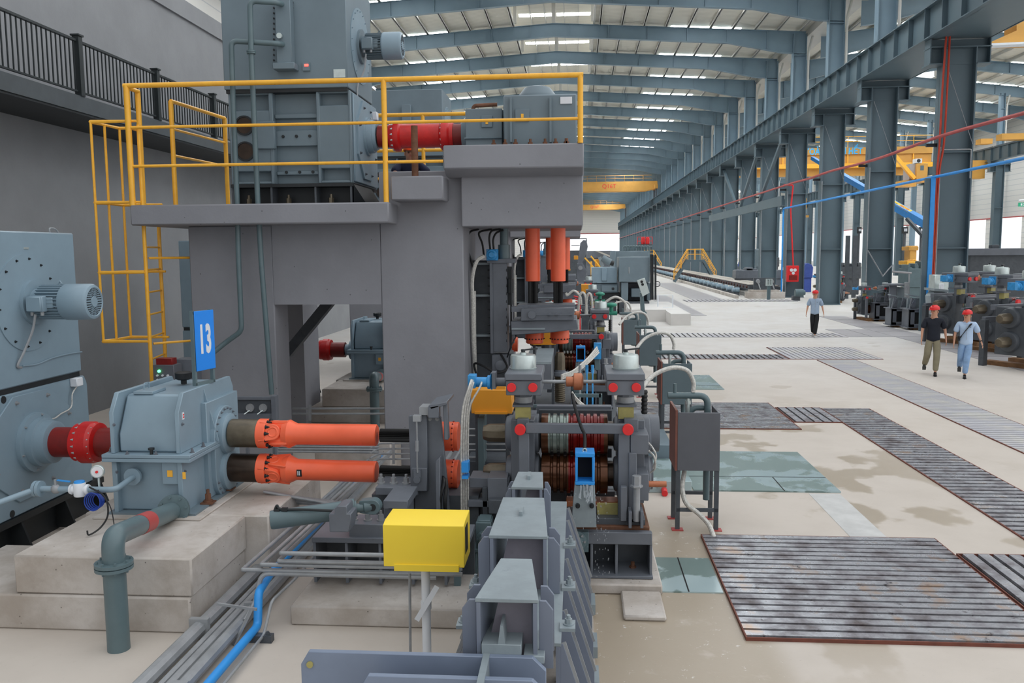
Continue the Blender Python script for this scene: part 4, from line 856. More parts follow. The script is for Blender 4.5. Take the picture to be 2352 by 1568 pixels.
# carrier bed: grey plates and bolted blocks on the floor
T = thing('carrier_bed', 'grey bolted bed plates and beams beneath the orange spindles', 'machine base', (at(850, 1310, 7.6).x, 7.5, 0)); 
o = MB(); o.pb(862, 1120, 960, 1137, 8.15, .7); o.pb(897, 1133, 945, 1142, 8.05, .12); part(T, 'upper_plate', o, 'steel_grey', bevel=.005)
o = MB(); o.pb(856, 1137, 1100, 1290, 8.3, .6); part(T, 'upper_block', o, 'steel_dk')
o = MB(); [o.bolt((at(x, 1120, 8.25).x, 8.3, at(900, 1119, 8.15).z), (0, 0, 1), .028, .06) for x in (873, 902, 931)]; part(T, 'hold_down_bolts', o, 'galv')
o = MB(); o.pb(802, 1204, 880, 1237, 7.4, .3); part(T, 'bolted_block', o, 'steel_grey', bevel=.005)
o = MB(); [o.bolt((at(x, 1204, 7.5).x, 7.52, at(840, 1204, 7.4).z), (0, 0, 1), .026, .06) for x in (812, 844, 874)]; part(T, 'hold_down_bolts', o, 'galv')
o = MB(); o.pb(716, 1237, 1078, 1249, 7.35, .45); part(T, 'bed_plate', o, 'steel_grey', bevel=.004)
o = MB(); a = at(720, 1237, 7.35); b = at(800, 1237, 7.35); o.box((a.x, 7.37, a.z), (b.x, 7.75, a.z+.005)); part(T, 'rusty_patch', o, 'rust', 'rust-brown painted top')
o = MB(); z = at(800, 1249, 7.35).z; x0, x1 = at(718, 1280, 7.35).x, at(1078, 1280, 7.35).x; o.box((x0+.02, 7.7, .1), (x1, 7.76, z)); part(T, 'web', o, 'steel_dk')
for x in (720, 793, 870, 945, 1020): o = MB(); a = at(x, 1280, 7.37); o.box((a.x, 7.37, .2), (a.x+.025, 7.76, z)); part(T, 'rib', o, 'steel_grey')
o = MB(); o.pb(880, 1150, 936, 1168, 7.5, .5); o.pb(882, 1168, 932, 1212, 7.6, .4); part(T, 'side_bracket', o, 'steel_grey', bevel=.005)
dup(T, T.location+Vector((0, PITCH, 0)), 'grey bed plates under the second horizontal drive')
# hydraulic cylinder
T = thing('hydraulic_cylinder', 'long grey hydraulic cylinder lying slantwise above the floor pipes', 'cylinder', at(780, 1235, 7.15)); Yc = 7.1
a, b = at(622, 1194, 7.1), at(868, 1160, 7.35); u = (b-a).normalized(); L = (b-a).length
o = MB(); o.lathe(a, u, [(0, .080), (.02, .084), (L*.70, .084), (L*.705, .094), (L*.78, .094), (L*.785, .07), (L*.80, .07)], 28); part(T, 'barrel', o, 'slate')
o = MB(); o.lathe(a+u*L*.80, u, [(0, .04), (L*.06, .04), (L*.07, .055), (L*.14, .055)], 20); part(T, 'rod_end', o, 'slate')
o = MB(); c = a+u*L*.96; pts = [c+Vector((math.cos(t)*.07, -.05, math.sin(t)*.07)) for t in [-PI/2+PI*i/10 for i in range(11)]]+[c+Vector((-.12, -.05, .055)), c+Vector((-.12, -.05, -.055))]; o.prism(pts, (0, .1, 0)); part(T, 'eye', o, 'slate', bevel=.006)
o = MB(); o.cyl(c+Vector((0, -.056, 0)), c+Vector((0, -.02, 0)), .032, n=18); part(T, 'eye_pin', o, 'soot')
o = MB(); o.pprism([(769, 1168), (775, 1162), (795, 1162), (797, 1168), (797, 1180), (806, 1180), (806, 1196), (801, 1222), (757, 1222), (755, 1180), (768, 1180)], 6.98, .2); part(T, 'trunnion_pedestal', o, 'steel_grey', bevel=.006)
o = MB(); o.tube(curve([a+Vector((.03, 0, .06)), a+Vector((.06, 0, .13)), a+Vector((.1, 0, .1)), a+Vector((.3, 0, .1)), a+Vector((L*.68, 0, .09))]), .012, 7); o.obox(a+Vector((.06, 0, .09)), (.05, .03, .03)); o.obox(a+Vector((.13, 0, .1)), (.05, .03, .03)); part(T, 'oil_line', o, 'soot')
# ================================================================== HORIZONTAL ROLL STAND
STY = 8.05
def zst(y): return at(1325, y, STY).z
T = thing('roll_stand', 'grey horizontal rolling mill stand with two grooved rolls and red end caps', 'rolling stand', (at(1325, 1330, STY).x, STY, .1)); RS = T
# housing posts (front pair and rear pair joined by chocks)
def BX(name, x0, y0, x1, y1, Yf, dy, mat='steel_grey', par=None, bev=.006, lab=None):
    o = MB(); o.pb(x0, y0, x1, y1, Yf, dy); return part(par or T, name, o, mat, lab, bevel=bev)
for (xa, xb, nx) in ((1192, 1216, 'l'), (1420, 1446, 'r')):
    BX('front_post', xa, 985, xb, 1205, STY, .10); BX('rear_post', xa, 985, xb, 1205, STY+1.05, .10)
BX('tie_bar', 1207, 974, 1446, 996, STY-.02, .07); BX('tie_bar', 1207, 974, 1446, 996, STY+1.1, .07)
BX('rear_beam', 1232, 932, 1405, 952, STY+1.0, .1)
for x in (1195, 1442):
    o = MB(); p = at(x, 985, STY-.03); o.cyl(p, p+Vector((0, -.05, 0)), .053, n=28); part(T, 'end_cap', o, 'red_cap', 'round red cap', bevel=.003)
    o = MB(); o.cyl(p, p+Vector((0, .08, 0)), .03, n=12); part(T, 'cap_spigot', o, 'steel_grey')
# chock bodies around roll necks
RY = 8.6
def rz(y): return at(1325, y, RY).z
ZU, ZL = rz(995), rz(1086)
for (xa, xb) in ((1162, 1242), (1408, 1494)):
    for z in (ZU, ZL):
        o = MB(); a = at(xa, 1000, RY).x; b = at(xb, 1000, RY).x
        o.lathe((a, RY, z), U, [(0, .13), (.01, .17), (.05, .185), ((b-a)*.65, .2), ((b-a)-.02, .2), (b-a, .15)], 24)
        part(T, 'roll_chock', o, 'steel_grey', bevel=.004)
    BX('housing_body', xa+12, 965, xb-14, 1155, RY-.28, .56, 'steel_grey')
    BX('post_column', xa+26, 962, xb-28, 1010, STY+.12, .3)
# screw-down boxes
for (xa, xb, yd) in ((1159, 1245, 0), (1392, 1482, 3)):
    o = MB(); o.pb(xa, 858, xb, 874, STY-.02, .66); part(T, 'gearbox_lid', o, 'steel_grey', bevel=.008)
    o = MB(); o.pb(xa+3, 874, xb-2, 908, STY, .62); q = part(T, 'screwdown_gearbox', o, 'steel_grey', bevel=.006)
    for cx in (xa+16, xb-21):
        o = MB(); p = at(cx, 889, STY-.002); o.cyl(p, p+Vector((0, -.03, 0)), .044, n=26); part(q, 'red_cap', o, 'red_cap', 'round red cap', bevel=.003)
    cx = (xa+xb)/2; p = at(cx, 858, STY+.32); zt_ = p.z
    o = MB(); o.lathe((p.x, p.y, at(cx, 858, STY).z-.001), (0, 0, 1), [(0, .13), (.02, .135), (.02, .128), (.13, .128), (.145, .122), (.15, .1), (.15, .03), (.17, .03), (.17, 0.001)], 36, cap=False); q = part(T, 'position_drum', o, 'silver', 'silvery position drum')
    z0 = at(cx, 858, STY).z+.15; o = MB(); o.cyl((p.x, p.y, z0), (p.x, p.y, z0+.05), .02, n=8); o.bar((p.x-.02, p.y-.01, z0+.04), (p.x+.14, p.y+.06, z0+.05), .015, .015); part(q, 'crank_lever', o, 'soot')
    o = MB(); pz = at(cx, 905, STY+.3).z; pz0 = at(cx, 908, STY).z; x_ = p.x
    o.lathe((x_, STY+.32, pz0-.12), (0, 0, 1), [(0, .085), (.06, .085), (.06, .07), (.10, .07), (.10, .055), (.13, .055)], 24); part(T, 'screw_spindle', o, 'galv')
    o = MB(); o.lathe((x_, STY+.32, at(cx, 973, STY).z-.02), (0, 0, 1), [(0, .08), (.3, .08)], 8, ph=PI/8); o.box((x_-.1, STY+.18, at(cx, 938, STY).z-.02), (x_+.1, STY+.5, at(cx, 938, STY).z)); part(T, 'adjusting_post', o, 'steel_grey')
    o = MB(); o.box((x_-.075, STY+.20, at(cx, 971, STY).z), (x_+.075, STY+.3, at(cx, 942, STY).z)); part(T, 'sight_glass', o, 'olive', 'yellowed oil sight glass')
# cross shaft with copper coupling
p, q = at(1245, 876, STY+.3), at(1394, 876, STY+.3); o = MB(); o.cyl(p, q, .018, n=12); part(T, 'cross_shaft', o, 'galv')
p, q = at(1300, 876, STY+.3), at(1340, 876, STY+.3); u = (q-p).normalized(); L = (q-p).length; o = MB(); o.lathe(p, u, [(0, .05), (L*.42, .05), (L*.45, .085), (L*.9, .085), (L, .05)], 24); part(T, 'copper_coupling', o, 'copper', 'copper-coloured coupling', bevel=.004)
# hydraulic motor
p, q = at(1128, 877, STY+.3), at(1162, 877, STY+.3); o = MB(); o.cyl(p, q, .045, n=16); o.pb(1128, 856, 1138, 893, STY+.22, .16); part(T, 'motor_adapter', o, 'steel_grey')
p = at(1078, 877, STY+.3); u = Vector((1, 0, 0)); o = MB(); o.lathe(p, u, [(0, .05), (.02, .06), (.06, .062), (.065, .05), (.18, .05), (.185, .07), (.215, .07)], 20); o.pb(1127, 857, 1131, 895, STY+.22, .16); o.pb(1074, 862, 1092, 892, STY+.22, .14); part(T, 'hydraulic_motor', o, 'blue_motor', 'bright blue hydraulic motor', bevel=.004)
o = MB()
for k, (x0, x1, dd) in enumerate(((1083, 1060, 0), (1086, 1065, .03), (1090, 1070, .06), (1108, 1075, .09))):
    o.tube(curve([at(x0, 872, STY+.2+dd), at(x0-6, 890, STY+.12+dd), at(x1+4, 935, STY+.1+dd), at(x1, 1000, STY+.1+dd), at(x1, 1070, STY+.12+dd), at(x1, 1150, STY+.14+dd), at(x1+1, 1200, STY+.14+dd)]), .011, 8)
hz = single('steel_braided_hoses', o, 'hose', 'bundle of pale braided hoses hanging from the blue hydraulic motor', 'hoses', kind='stuff')
o = MB(); o.pb(1060, 1062, 1076, 1085, STY+.08, .12); o.pb(1061, 1093, 1075, 1100, STY+.08, .12); single('blue_tape', o, 'blue', 'blue tape wound around the hanging bundle of pale hoses', 'tape')
# rolls: barrel with grooves, necks, drive tenons
def roll(z, label, cols):
    R = thing('work_roll', label, 'roll', (at(1320, 1000, RY).x, RY, z-.2), 'grooved rolls of the front stand')
    xs = [1243, 1258, 1273, 1288, 1303, 1318, 1333, 1348, 1363, 1378, 1396]; X = [at(x, 1000, RY).x for x in xs]
    o = MB(); pr = [(0, .17)]; x0 = at(1243, 1000, RY).x; x1 = at(1396, 1000, RY).x; n = 10; w = (x1-x0)/n
    for i in range(n):
        s0 = i*w; pr += [(s0+w*.12, .205), (s0+w*.35, .205)]
        if 0 < i < n-1: pr += [(s0+w*.5, .182), (s0+w*.72, .182), (s0+w*.86, .205)]
        else: pr += [(s0+w*.9, .205)]
    pr += [(x1-x0, .17)]; o.lathe((x0, RY, z), U, pr, 56)
    o.bm.faces.ensure_lookup_table()
    for f in o.bm.faces: c = f.calc_center_median(); k = (c.x-x0)/(x1-x0); f.material_index = 0 if k < cols[0] else (1 if k < cols[1] else (2 if k < cols[2] else 0))
    part(R, 'barrel', o, ['roll_brown', 'roll_pale' if cols[3] else 'roll_brown', 'roll_red'], 'wet grooved barrel')
    for a, b in ((1228, 1243), (1396, 1412)):
        o = MB(); o.cyl(at(a, 1000, RY)*Vector((1, 0, 0)).x if False else Vector((at(a, 1000, RY).x, RY, z)), Vector((at(b, 1000, RY).x, RY, z)), .13, n=28); part(R, 'neck', o, 'bare_dk')
    o = MB(); xa, xb, xc = at(1110, 1000, RY).x, at(1124, 1000, RY).x, at(1170, 1000, RY).x; o.lathe((xa, RY, z), U, [(0, .07), (xb-xa, .095), (xc-xa, .1)], 8, ph=PI/8); part(R, 'drive_tenon', o, 'bare', 'oily bare steel tenon', bevel=.004)
    return R
M['roll_brown'] = paint('wet_brown_roll_steel', '#5a3824', .18, .3, 6, metal=.5, grime=.4, grimec='#2c1a10')
M['roll_pale'] = paint('wet_grey_roll_steel', '#8a9690', .16, .2, 6, metal=.4, grime=.2, grimec='#5a3a28')
M['roll_red'] = paint('wet_red_roll_steel', '#741410', .15, .25, 6, metal=.25, grime=.3, grimec='#3a0c08')
roll(ZU, 'upper grooved roll of the front stand, grey then deep red and wet', (.12, .40, .93, 1)); roll(ZL, 'lower grooved roll of the front stand, brown and wet behind the blue frame', (.02, .40, .55, 0))
# right hand details: chock end, clamp, tie rod
T = RS
BX('chock_clamp', 1448, 998, 1490, 1044, STY+.0, .35); BX('chock_clamp', 1462, 1088, 1490, 1150, STY, .3); BX('side_rail', 1444, 1040, 1462, 1200, STY-.02, .14); BX('foot_plate', 1425, 1118, 1440, 1197, STY-.12, .06)
o = MB(); p = at(1462, 1110, STY-.12); q = at(1462, 1196, STY-.12); o.cyl(q, p, .034, n=16); o.lathe(at(1462, 1118, STY-.12), (0, 0, 1), [(0, .062), (.02, .062), (.02, .045), (.11, .045), (.11, .03)], 6); part(T, 'tie_bolt', o, 'galv', bevel=.002)
BX('bolt_bracket', 1444, 1175, 1451, 1213, STY-.18, .16, bev=.003); BX('bolt_bracket', 1471, 1175, 1478, 1213, STY-.18, .16, bev=.003)
o = MB(); p = at(1490, 1111, STY+.1); o.cyl(p, p+Vector((.17, 0, 0)), .03, n=14); part(T, 'copper_pipe_end', o, 'copper')
o = MB(); o.lathe(at(1480, 950, STY+.4), (0, 0, 1), [(i*.02, .033 if i % 2 else .026) for i in range(13)], 14); part(T, 'bellows', o, 'black')
o = MB(); o.lathe((at(1490, 1010, 8.6).x, 8.65, ZU), (1, 0, 0), [(0, .19), (.1, .19), (.1, .14)], 28); o.lathe((at(1490, 1010, 8.6).x-.02, 8.65, ZL), (1, 0, 0), [(0, .17), (.06, .17), (.06, .12)], 28); part(T, 'end_housing', o, 'steel_grey')
o = MB(); o.tube(curve([at(1488, 1015, 8.4), at(1500, 1030, 8.3), at(1507, 1048, 8.3), at(1500, 1075, 8.35)]), .01, 6); o.tube(curve([at(1490, 1035, 8.3), at(1503, 1050, 8.25), at(1504, 1075, 8.3), at(1494, 1085, 8.35)]), .01, 6); part(T, 'grease_lines', o, 'hose')
BX('lower_beam', 1300, 1152, 1420, 1193, STY+.35, .2, 'copper'); BX('guide_plate', 1371, 1155, 1421, 1188, STY+.1, .02, 'olive')
BX('front_sill', 1292, 1190, 1482, 1206, STY-.02, .5, 'steel_dk')
# stand base
T = thing('machine_bed', 'grey ribbed base frame bolted down under the rolling stand', 'machine base', (at(1400, 1330, 7.9).x, 7.9, .05)); SB = T
YB = 7.88; zt0, zb0_ = at(1400, 1212, YB).z, at(1400, 1328, YB).z
BX('top_flange', 1300, 1222, 1498, 1250, YB, .08); BX('top_plate', 1300, 1208, 1492, 1224, YB+.1, 1.0, 'rust')
BX('back_web', 1296, 1235, 1492, 1328, YB+.35, .06, 'steel_dk')
for x in (1296, 1356, 1413, 1492): BX('rib', x, 1248, x+6, 1328, YB+.02, .36, bev=.003)
BX('foot_flange', 1294, 1322, 1500, 1328, YB-.03, .5, bev=.003)
o = MB(); c = at(1323, 1243, YB-.06); o.pb(1296, 1222, 1352, 1268, YB-.03, .1); part(T, 'bearing_block', o, 'slate', bevel=.006); o = MB(); o.lathe(c+Vector((0, .03, 0)), (0, -1, 0), [(0, .1), (.03, .1), (.035, .065), (.07, .062), (.08, .02), (.08, .001)], 28, cap=False); q = part(T, 'bearing_cap', o, 'slate')
o = MB(); [o.cyl(c+Vector((math.cos(a)*.082, 0, math.sin(a)*.082)), c+Vector((math.cos(a)*.082, -.022, math.sin(a)*.082)), .011, n=8) for a in [PI/4+i*PI/4 for i in range(8)]]; part(q, 'cap_screws', o, 'galv')
for x in (1334, 1453): p = at(x, 1322, YB+.2); o = MB(); o.box(p+Vector((-.06, -.05, -.01)), p+Vector((.06, .07, .03))); o.bolt(p+Vector((0, 0, .03)), (0, 0, 1), .035, .07); part(T, 'anchor_bolt', o, 'rust', 'rusty anchor bolt')
# blue nozzle frame with water
T = thing('water_guide', 'bright blue rectangular nozzle frame on a grey chute pouring water', 'spray guide', at(1342, 1212, STY-.3)); YG = STY-.32
o = MB(); x0, x1 = 1321, 1366
o.pb(x0, 1040, x1, 1050, YG, .22); o.pb(x0, 1106, x1, 1114, YG, .22); o.pb(x0, 1050, x0+6, 1106, YG, .22); o.pb(x1-6, 1050, x1, 1106, YG, .22); part(T, 'blue_frame', o, 'blue', bevel=.004)
BX('opening', 1326, 1050, 1361, 1106, YG+.17, .03, 'opening_shade', bev=0)  # black panel painted as the shade within the frame
o = MB(); p = at(1343, 1039, YG+.05); o.tube([p+Vector((math.cos(a)*.018, 0, .02+math.sin(a)*.018)) for a in [2*PI*i/12 for i in range(13)]], .006, 6, cap=False); part(T, 'eye_bolt', o, 'silver')
o = MB(); o.pprism([(1320, 1114), (1366, 1114), (1370, 1211), (1312, 1211)], YG+.02, .18); q = part(T, 'chute', o, 'trough', bevel=.004)
for x in (1327, 1359): o = MB(); p = at(x, 1160, YG+.01); o.cyl(p, p+Vector((0, -.03, 0)), .022, n=14); o.bolt(p+Vector((0, -.02, 0)), (0, -1, 0), .014, .02); part(q, 'clamp_screw', o, 'soot')
M['water'] = bpy.data.materials.new('water'); M['water'].use_nodes = True; b = M['water'].node_tree.nodes['Principled BSDF']; b.inputs['Transmission Weight'].default_value = .85; b.inputs['Roughness'].default_value = .08; b.inputs['IOR'].default_value = 1.33; b.inputs['Base Color'].default_value = (.93, .97, 1, 1)
o = MB(); rnd = random.Random(3)
for i in range(14):
    x = 1326+rnd.random()*34; y0 = 1112+rnd.random()*4; pts = [at(x+rnd.uniform(-2, 2)*k, y0+k*rnd.uniform(8, 14), YG-.01-.015*k) for k in range(4)]; o.tube(curve(pts, 3), .006, 5)
part(T, 'splashing_water', o, 'water', kind='stuff')
o = MB()
for i in range(110):
    x = rnd.choice((rnd.uniform(1306, 1325), rnd.uniform(1366, 1376), rnd.uniform(1370, 1400), rnd.uniform(1306, 1400))); y = rnd.uniform(1130, 1325); p = at(x, y, YG-.05+rnd.random()*.1); l = rnd.uniform(.004, .022); o.cyl(p, p+Vector((0, 0, l)), .0028, n=5)
part(T, 'falling_drops', o, 'water', kind='stuff')
o = MB(); o.tube(curve([at(1315, 905, STY), at(1321, 935, STY-.1), at(1335, 980, STY-.15), at(1343, 1000, STY-.16), at(1343, 1037, YG+.1)]), .016, 8); single('black_hose', o, 'black', 'black hose hanging in front of the grooved rolls', 'hose')
# foundation pads
block('stand_foundation', [((at(1292, 1330, 7.8).x, 7.72, 0), (at(1520, 1345, 7.8).x, 10.2, .10))], 'bare_conc', 'low concrete foundation under the stand base with a cut block at its corner', 'foundation')
block('concrete_ledge', [((at(1432, 1400, 7.2).x, 7.15, 0), (at(1530, 1400, 7.2).x, 7.71, .05))], 'bare_conc', 'flat concrete ledge on the tan floor in front of the stand base', 'ledge')
dup(SB, SB.location+Vector((0, PITCH, 0)), 'grey base frame of the second horizontal stand')
RS2 = dup(RS, RS.location+Vector((0, PITCH, 0)), 'second horizontal rolling stand, smaller behind the front one, red caps showing')
dup(SB, SB.location+Vector((0, 2*PITCH, 0)), 'grey base frame of the third horizontal stand'); dup(RS, RS.location+Vector((0, 2.95*PITCH, 0)), 'fourth horizontal rolling stand, tiny before the grey motor housings'); o = MB(); o.box((-1.5, 11.0, 0), (.8, 42, .09)); single('machine_row_bed', o, 'steel_dk', 'long low dark bed on the floor under the row of stands', 'machine base'); dup(RS, RS.location+Vector((0, 2*PITCH, 0)), 'third horizontal rolling stand far behind in the machine row')
# amber box behind hoses
T = thing('cable_box', 'amber orange sheet metal box behind the pale hoses', 'box', at(1128, 950, 9.7))
BX('body', 1082, 895, 1176, 950, 9.6, .35, 'amber', bev=.008); BX('lip', 1090, 946, 1165, 951, 9.57, .04, 'amber', bev=0); BX('mounting_tab', 1138, 888, 1160, 896, 9.62, .04, 'amber', bev=0)
o = MB(); [o.box((at(x, 950, 9.7).x, 9.75, 0), (at(x, 950, 9.7).x+.05, 9.8, at(x, 948, 9.7).z)) for x in (1090, 1160)]; part(T, 'legs', o, 'steel_dk'); AB = T; dup(T, T.location+Vector((.35, PITCH-2.5, .1)), 'small amber box glimpsed below the hanging orange spindles')
# spindle side clutter under the tenons: thin grey pipes
o = MB()
for k, y in enumerate((985, 1000, 1020, 1033, 1050, 1058)): o.tube(bend([at(1075, y, 9.9), at(1165 if k < 4 else 1105, y, 9.9)], .05), .012, 6)
single('pipe_rack', o, 'galv', 'short grey oil pipes between the orange sleeves and the roll tenons', 'pipes')
o = MB()
for k, y in enumerate((986, 998, 1010, 1022, 1034)): o.tube(bend([at(1000, y+60, 10.3), at(985, y+20, 10.3), at(870, y+20, 10.3), at(850, y+30, 10.1)], .06), .012, 6)
for x in (904,): o.bar(at(x, 1018, 10.25), at(x, 1065, 10.25), .03, .02)
single('pipe_rack', o, 'galv', 'row of slim grey pipes passing behind the lower orange spindle', 'pipes')
# ================================================================== VERTICAL STAND
T = thing('vertical_stand', 'dark grey vertical rolling stand frame under the concrete beam', 'rolling stand', at(1180, 860, 13.4)); VS = T; YV = 13.2
BX('back_plate', 1084, 598, 1130, 812, YV+.25, .3, 'steel_dk'); BX('guide_column', 1130, 602, 1165, 808, YV, .35, 'steel_grey'); BX('guide_edge', 1125, 598, 1132, 812, YV-.04, .1)
for y in (603, 676, 768): BX('frame_rib', 1086, y, 1131, y+5, YV+.1, .3, 'trough', bev=0)
o = MB(); [o.bolt(at(x, y, YV+.02), (-1, 0, 0), .02, .03) for x in (1127, 1164) for y in range(620, 800, 18)]; part(T, 'edge_bolts', o, 'soot')
o = MB(); o.pb(1165, 612, 1176, 700, YV+.1, .1); o.cyl(at(1172, 640, YV), at(1172, 672, YV), .05, n=12); o.tube([at(1174, 618, YV-.05), at(1174, 800, YV-.05)], .015, 6); part(T, 'adjusting_gear', o, 'soot')
BX('top_bracket', 1118, 594, 1184, 604, YV-.05, .4)
o = MB(); o.cyl(at(1158, 597, YV+.1), at(1158, 562, YV+.1), .095, n=20); o.cyl(at(1158, 566, YV+.1), at(1158, 524, YV+.1), .068, n=20); part(T, 'lifting_cylinder', o, 'slate')
o = MB(); p = at(1130, 585, YV-.1); o.lathe(p, (0, -1, 0), [(0, .09), (.06, .085), (.07, .05), (.1, .045)], 14); o.pb(1117, 572, 1143, 598, YV-.12, .16); part(T, 'blue_motor', o, 'blue_motor', 'blue hydraulic motor', bevel=.006)
o = MB()
for pts in (((1126, 572), (1124, 545), (1130, 530), (1150, 526)), ((1134, 572), (1133, 550), (1140, 535), (1156, 528)), ((1112, 592), (1108, 560), (1100, 535), (1120, 528), (1130, 527)), ((1088, 620), (1075, 570), (1078, 535), (1100, 526))): o.tube(curve([at(x, y, YV-.05) for x, y in pts]), .016, 7)
part(T, 'black_hoses', o, 'black')
o = MB(); o.tube(curve([at(1112, 588, YV-.2), at(1095, 600, YV-.25), at(1085, 640, YV-.25), at(1086, 700, YV-.2), at(1087, 780, YV-.15), at(1091, 860, YV)]), .03, 8); o.tube([at(1090, 668, YV-.2), at(1091, 780, YV-.15), at(1093, 860, YV)], .02, 8); part(T, 'steel_conduit', o, 'hose')
# yoke bracket
o = MB(); o.pprism([(1173, 738), (1290, 733), (1325, 733), (1328, 756), (1260, 764), (1175, 770)], YV-.35, .9); part(T, 'yoke_arm', o, 'steel_grey', bevel=.01)
o = MB(); o.pprism([(1197, 708), (1320, 706), (1318, 735), (1196, 737)], YV-.42, .3); q = part(T, 'clamp_bar', o, 'steel_grey', bevel=.008)
o = MB(); o.pb(1175, 704, 1212, 716, YV-.3, .2); o.pb(1188, 700, 1320, 712, YV-.2, .6); part(T, 'yoke_top', o, 'steel_grey')
o = MB(); p = at(1222, 722, YV-.42); o.cyl(p, p+Vector((0, -.05, 0)), .06, n=18); [o.bolt(at(x, 722, YV-.42), (0, -1, 0), .02, .03) for x in (1262, 1278, 1312)]; o.tube([at(1232, 722, YV-.47), at(1315, 722, YV-.47)], .01, 6); part(q, 'clamp_bolts', o, 'steel_grey')
o = MB(); o.pb(1175, 753, 1252, 757, YV-.37, .02); part(T, 'guide_slot', o, 'trough')
BX('lower_frame', 1090, 812, 1175, 905, YV+.2, .5, 'steel_dk'); BX('motor_pedestal', 1130, 815, 1165, 850, YV-.1, .3, 'steel_grey')
o = MB(); p = at(1150, 838, YV-.1); o.lathe(p, (0, -1, 0), [(0, .08), (.05, .08), (.06, .05)], 18); part(T, 'worm_cap', o, 'steel_grey')
o = MB(); o.tube(curve([at(1150, 812, YV-.1), at(1165, 845, YV-.3), at(1140, 856, YV-.4), at(1110, 840, YV-.4), at(1090, 835, YV-.3), at(1094, 860, YV-.3)]), .018, 7); o.tube(curve([at(1165, 820, YV-.2), at(1172, 800, YV-.4), at(1186, 770, YV-.3)]), .012, 6); part(T, 'cable_loop', o, 'black')
dup(T, T.location+Vector((0, 2*PITCH, 0)), 'third dark vertical stand frame, mostly hidden in the machine row')
for q in [o for o in bpy.data.objects if o.parent is None and re.sub(r'\.\d+$', '', o.name) in ('work_roll', 'water_guide')]:
    zq = 'upper' if q['label'].startswith('upper') else 'lower'
    dup(q, q.location+Vector((0, PITCH, 0)), (zq+' brown grooved roll of the second stand') if q.name.startswith('work') else 'smaller blue nozzle frame with water at the second stand', 'rolls of the second stand' if q.name.startswith('work') else None)
VS2 = dup(T, T.location+Vector((0, PITCH, 0)), 'dark vertical stand frame of the next unit, ribs visible behind the first')
def vspindle(px, label):
    T = thing('vertical_spindle', label, 'drive shaft', at(px, 790, 13.5), 'hanging orange spindles'); Y = 13.5; s = Y/FPX
    top, b1, b2, b3, b4 = at(px, 515, Y), at(px, 646, Y), at(px, 704, Y), at(px+4, 764, Y), at(px+4, 788, Y)
    o = MB(); o.lathe(b1, (0, 0, 1), [(0, 14*s), (1*s, 17*s), (122*s, 17*s), (131*s, 17*s)], 32); part(T, 'tube', o, 'orange')
    o = MB(); A0 = []
    for i in range(40): rr = 11*s*(1 if i % 2 else .86); a = 2*PI*i/40; A0.append(b2+Vector((math.cos(a)*rr, math.sin(a)*rr, 0)))
    o.prism(A0, (0, 0, b1.z-b2.z+.02)); part(T, 'splined_shaft', o, 'spline')
    o = MB(); o.lathe(b2+Vector((0, 0, -.02)), (0, 0, 1), [(0, 15*s), (3*s, 15*s), (5*s, 12*s)], 24); part(T, 'collar', o, 'orange')
    o = MB(); o.lathe(b4, (0, 0, 1), [(0, 18*s), (2*s, 20*s), (9*s, 20*s), (10*s, 22*s), (26*s, 22*s), (34*s, 18*s)], 32); q = part(T, 'lower_coupling', o, 'orange')
    o = MB(); [o.bolt(b4+Vector((math.cos(a)*22*s, math.sin(a)*22*s, 11*s)), (math.cos(a), math.sin(a), 0), .008, .01) for a in [i*PI/9 for i in range(18)]]; part(q, 'coupling_bolts', o, 'soot')
    return T
V1 = vspindle(1224, 'left of the two thick orange spindles hanging from the concrete beam'); V2 = vspindle(1282, 'right of the two thick orange spindles hanging from the concrete beam')
dup(V1, V1.location+Vector((.0, PITCH, 0)), 'thinner orange spindle hanging farther back between the front two', 'rear hanging orange spindles'); dup(V2, V2.location+Vector((0, PITCH, 0)), 'orange spindle farther back, peeking out right of the front pair', 'rear hanging orange spindles')
# vertical roll neck, tray
T = thing('roll_tenon', 'bare steel vertical roll tenon standing on a grey round bearing', 'roll end', at(1286, 850, 12.6)); p = at(1286, 862, 12.6); s = 12.6/FPX
o = MB(); o.lathe(p, (0, 0, 1), [(0, 18*s), (8*s, 18*s), (10*s, 13*s), (14*s, 13*s)], 28); part(T, 'bearing_cap', o, 'steel_grey'); o = MB(); o.lathe(p+Vector((0, 0, 14*s)), (0, 0, 1), [(0, 13*s), (30*s, 12.5*s), (40*s, 9*s), (40*s, .001)], 8, cap=False, ph=PI/8); part(T, 'tenon', o, 'bare')
o = MB(); o.lathe(p+Vector((0, 0, -62*s)), (0, 0, 1), [(i*2.4*s, (13 if i % 2 else 11)*s) for i in range(26)], 24); part(T, 'grooved_roll', o, 'bare')
T = thing('guide_tray', 'pale steel tray lying among the machinery left of the roll tenon', 'tray', at(1250, 835, 12))
o = MB(); a, b, c, d = at(1229, 836, 11.6), at(1266, 836, 11.6), at(1272, 804, 12.6), at(1234, 804, 12.6); o.prism([a, b, c, d], (0, 0, .03)); part(T, 'plate', o, 'trough'); o = MB(); o.prism([a, b, c, d], (0, 0, -.35)); part(T, 'body', o, 'steel_grey')
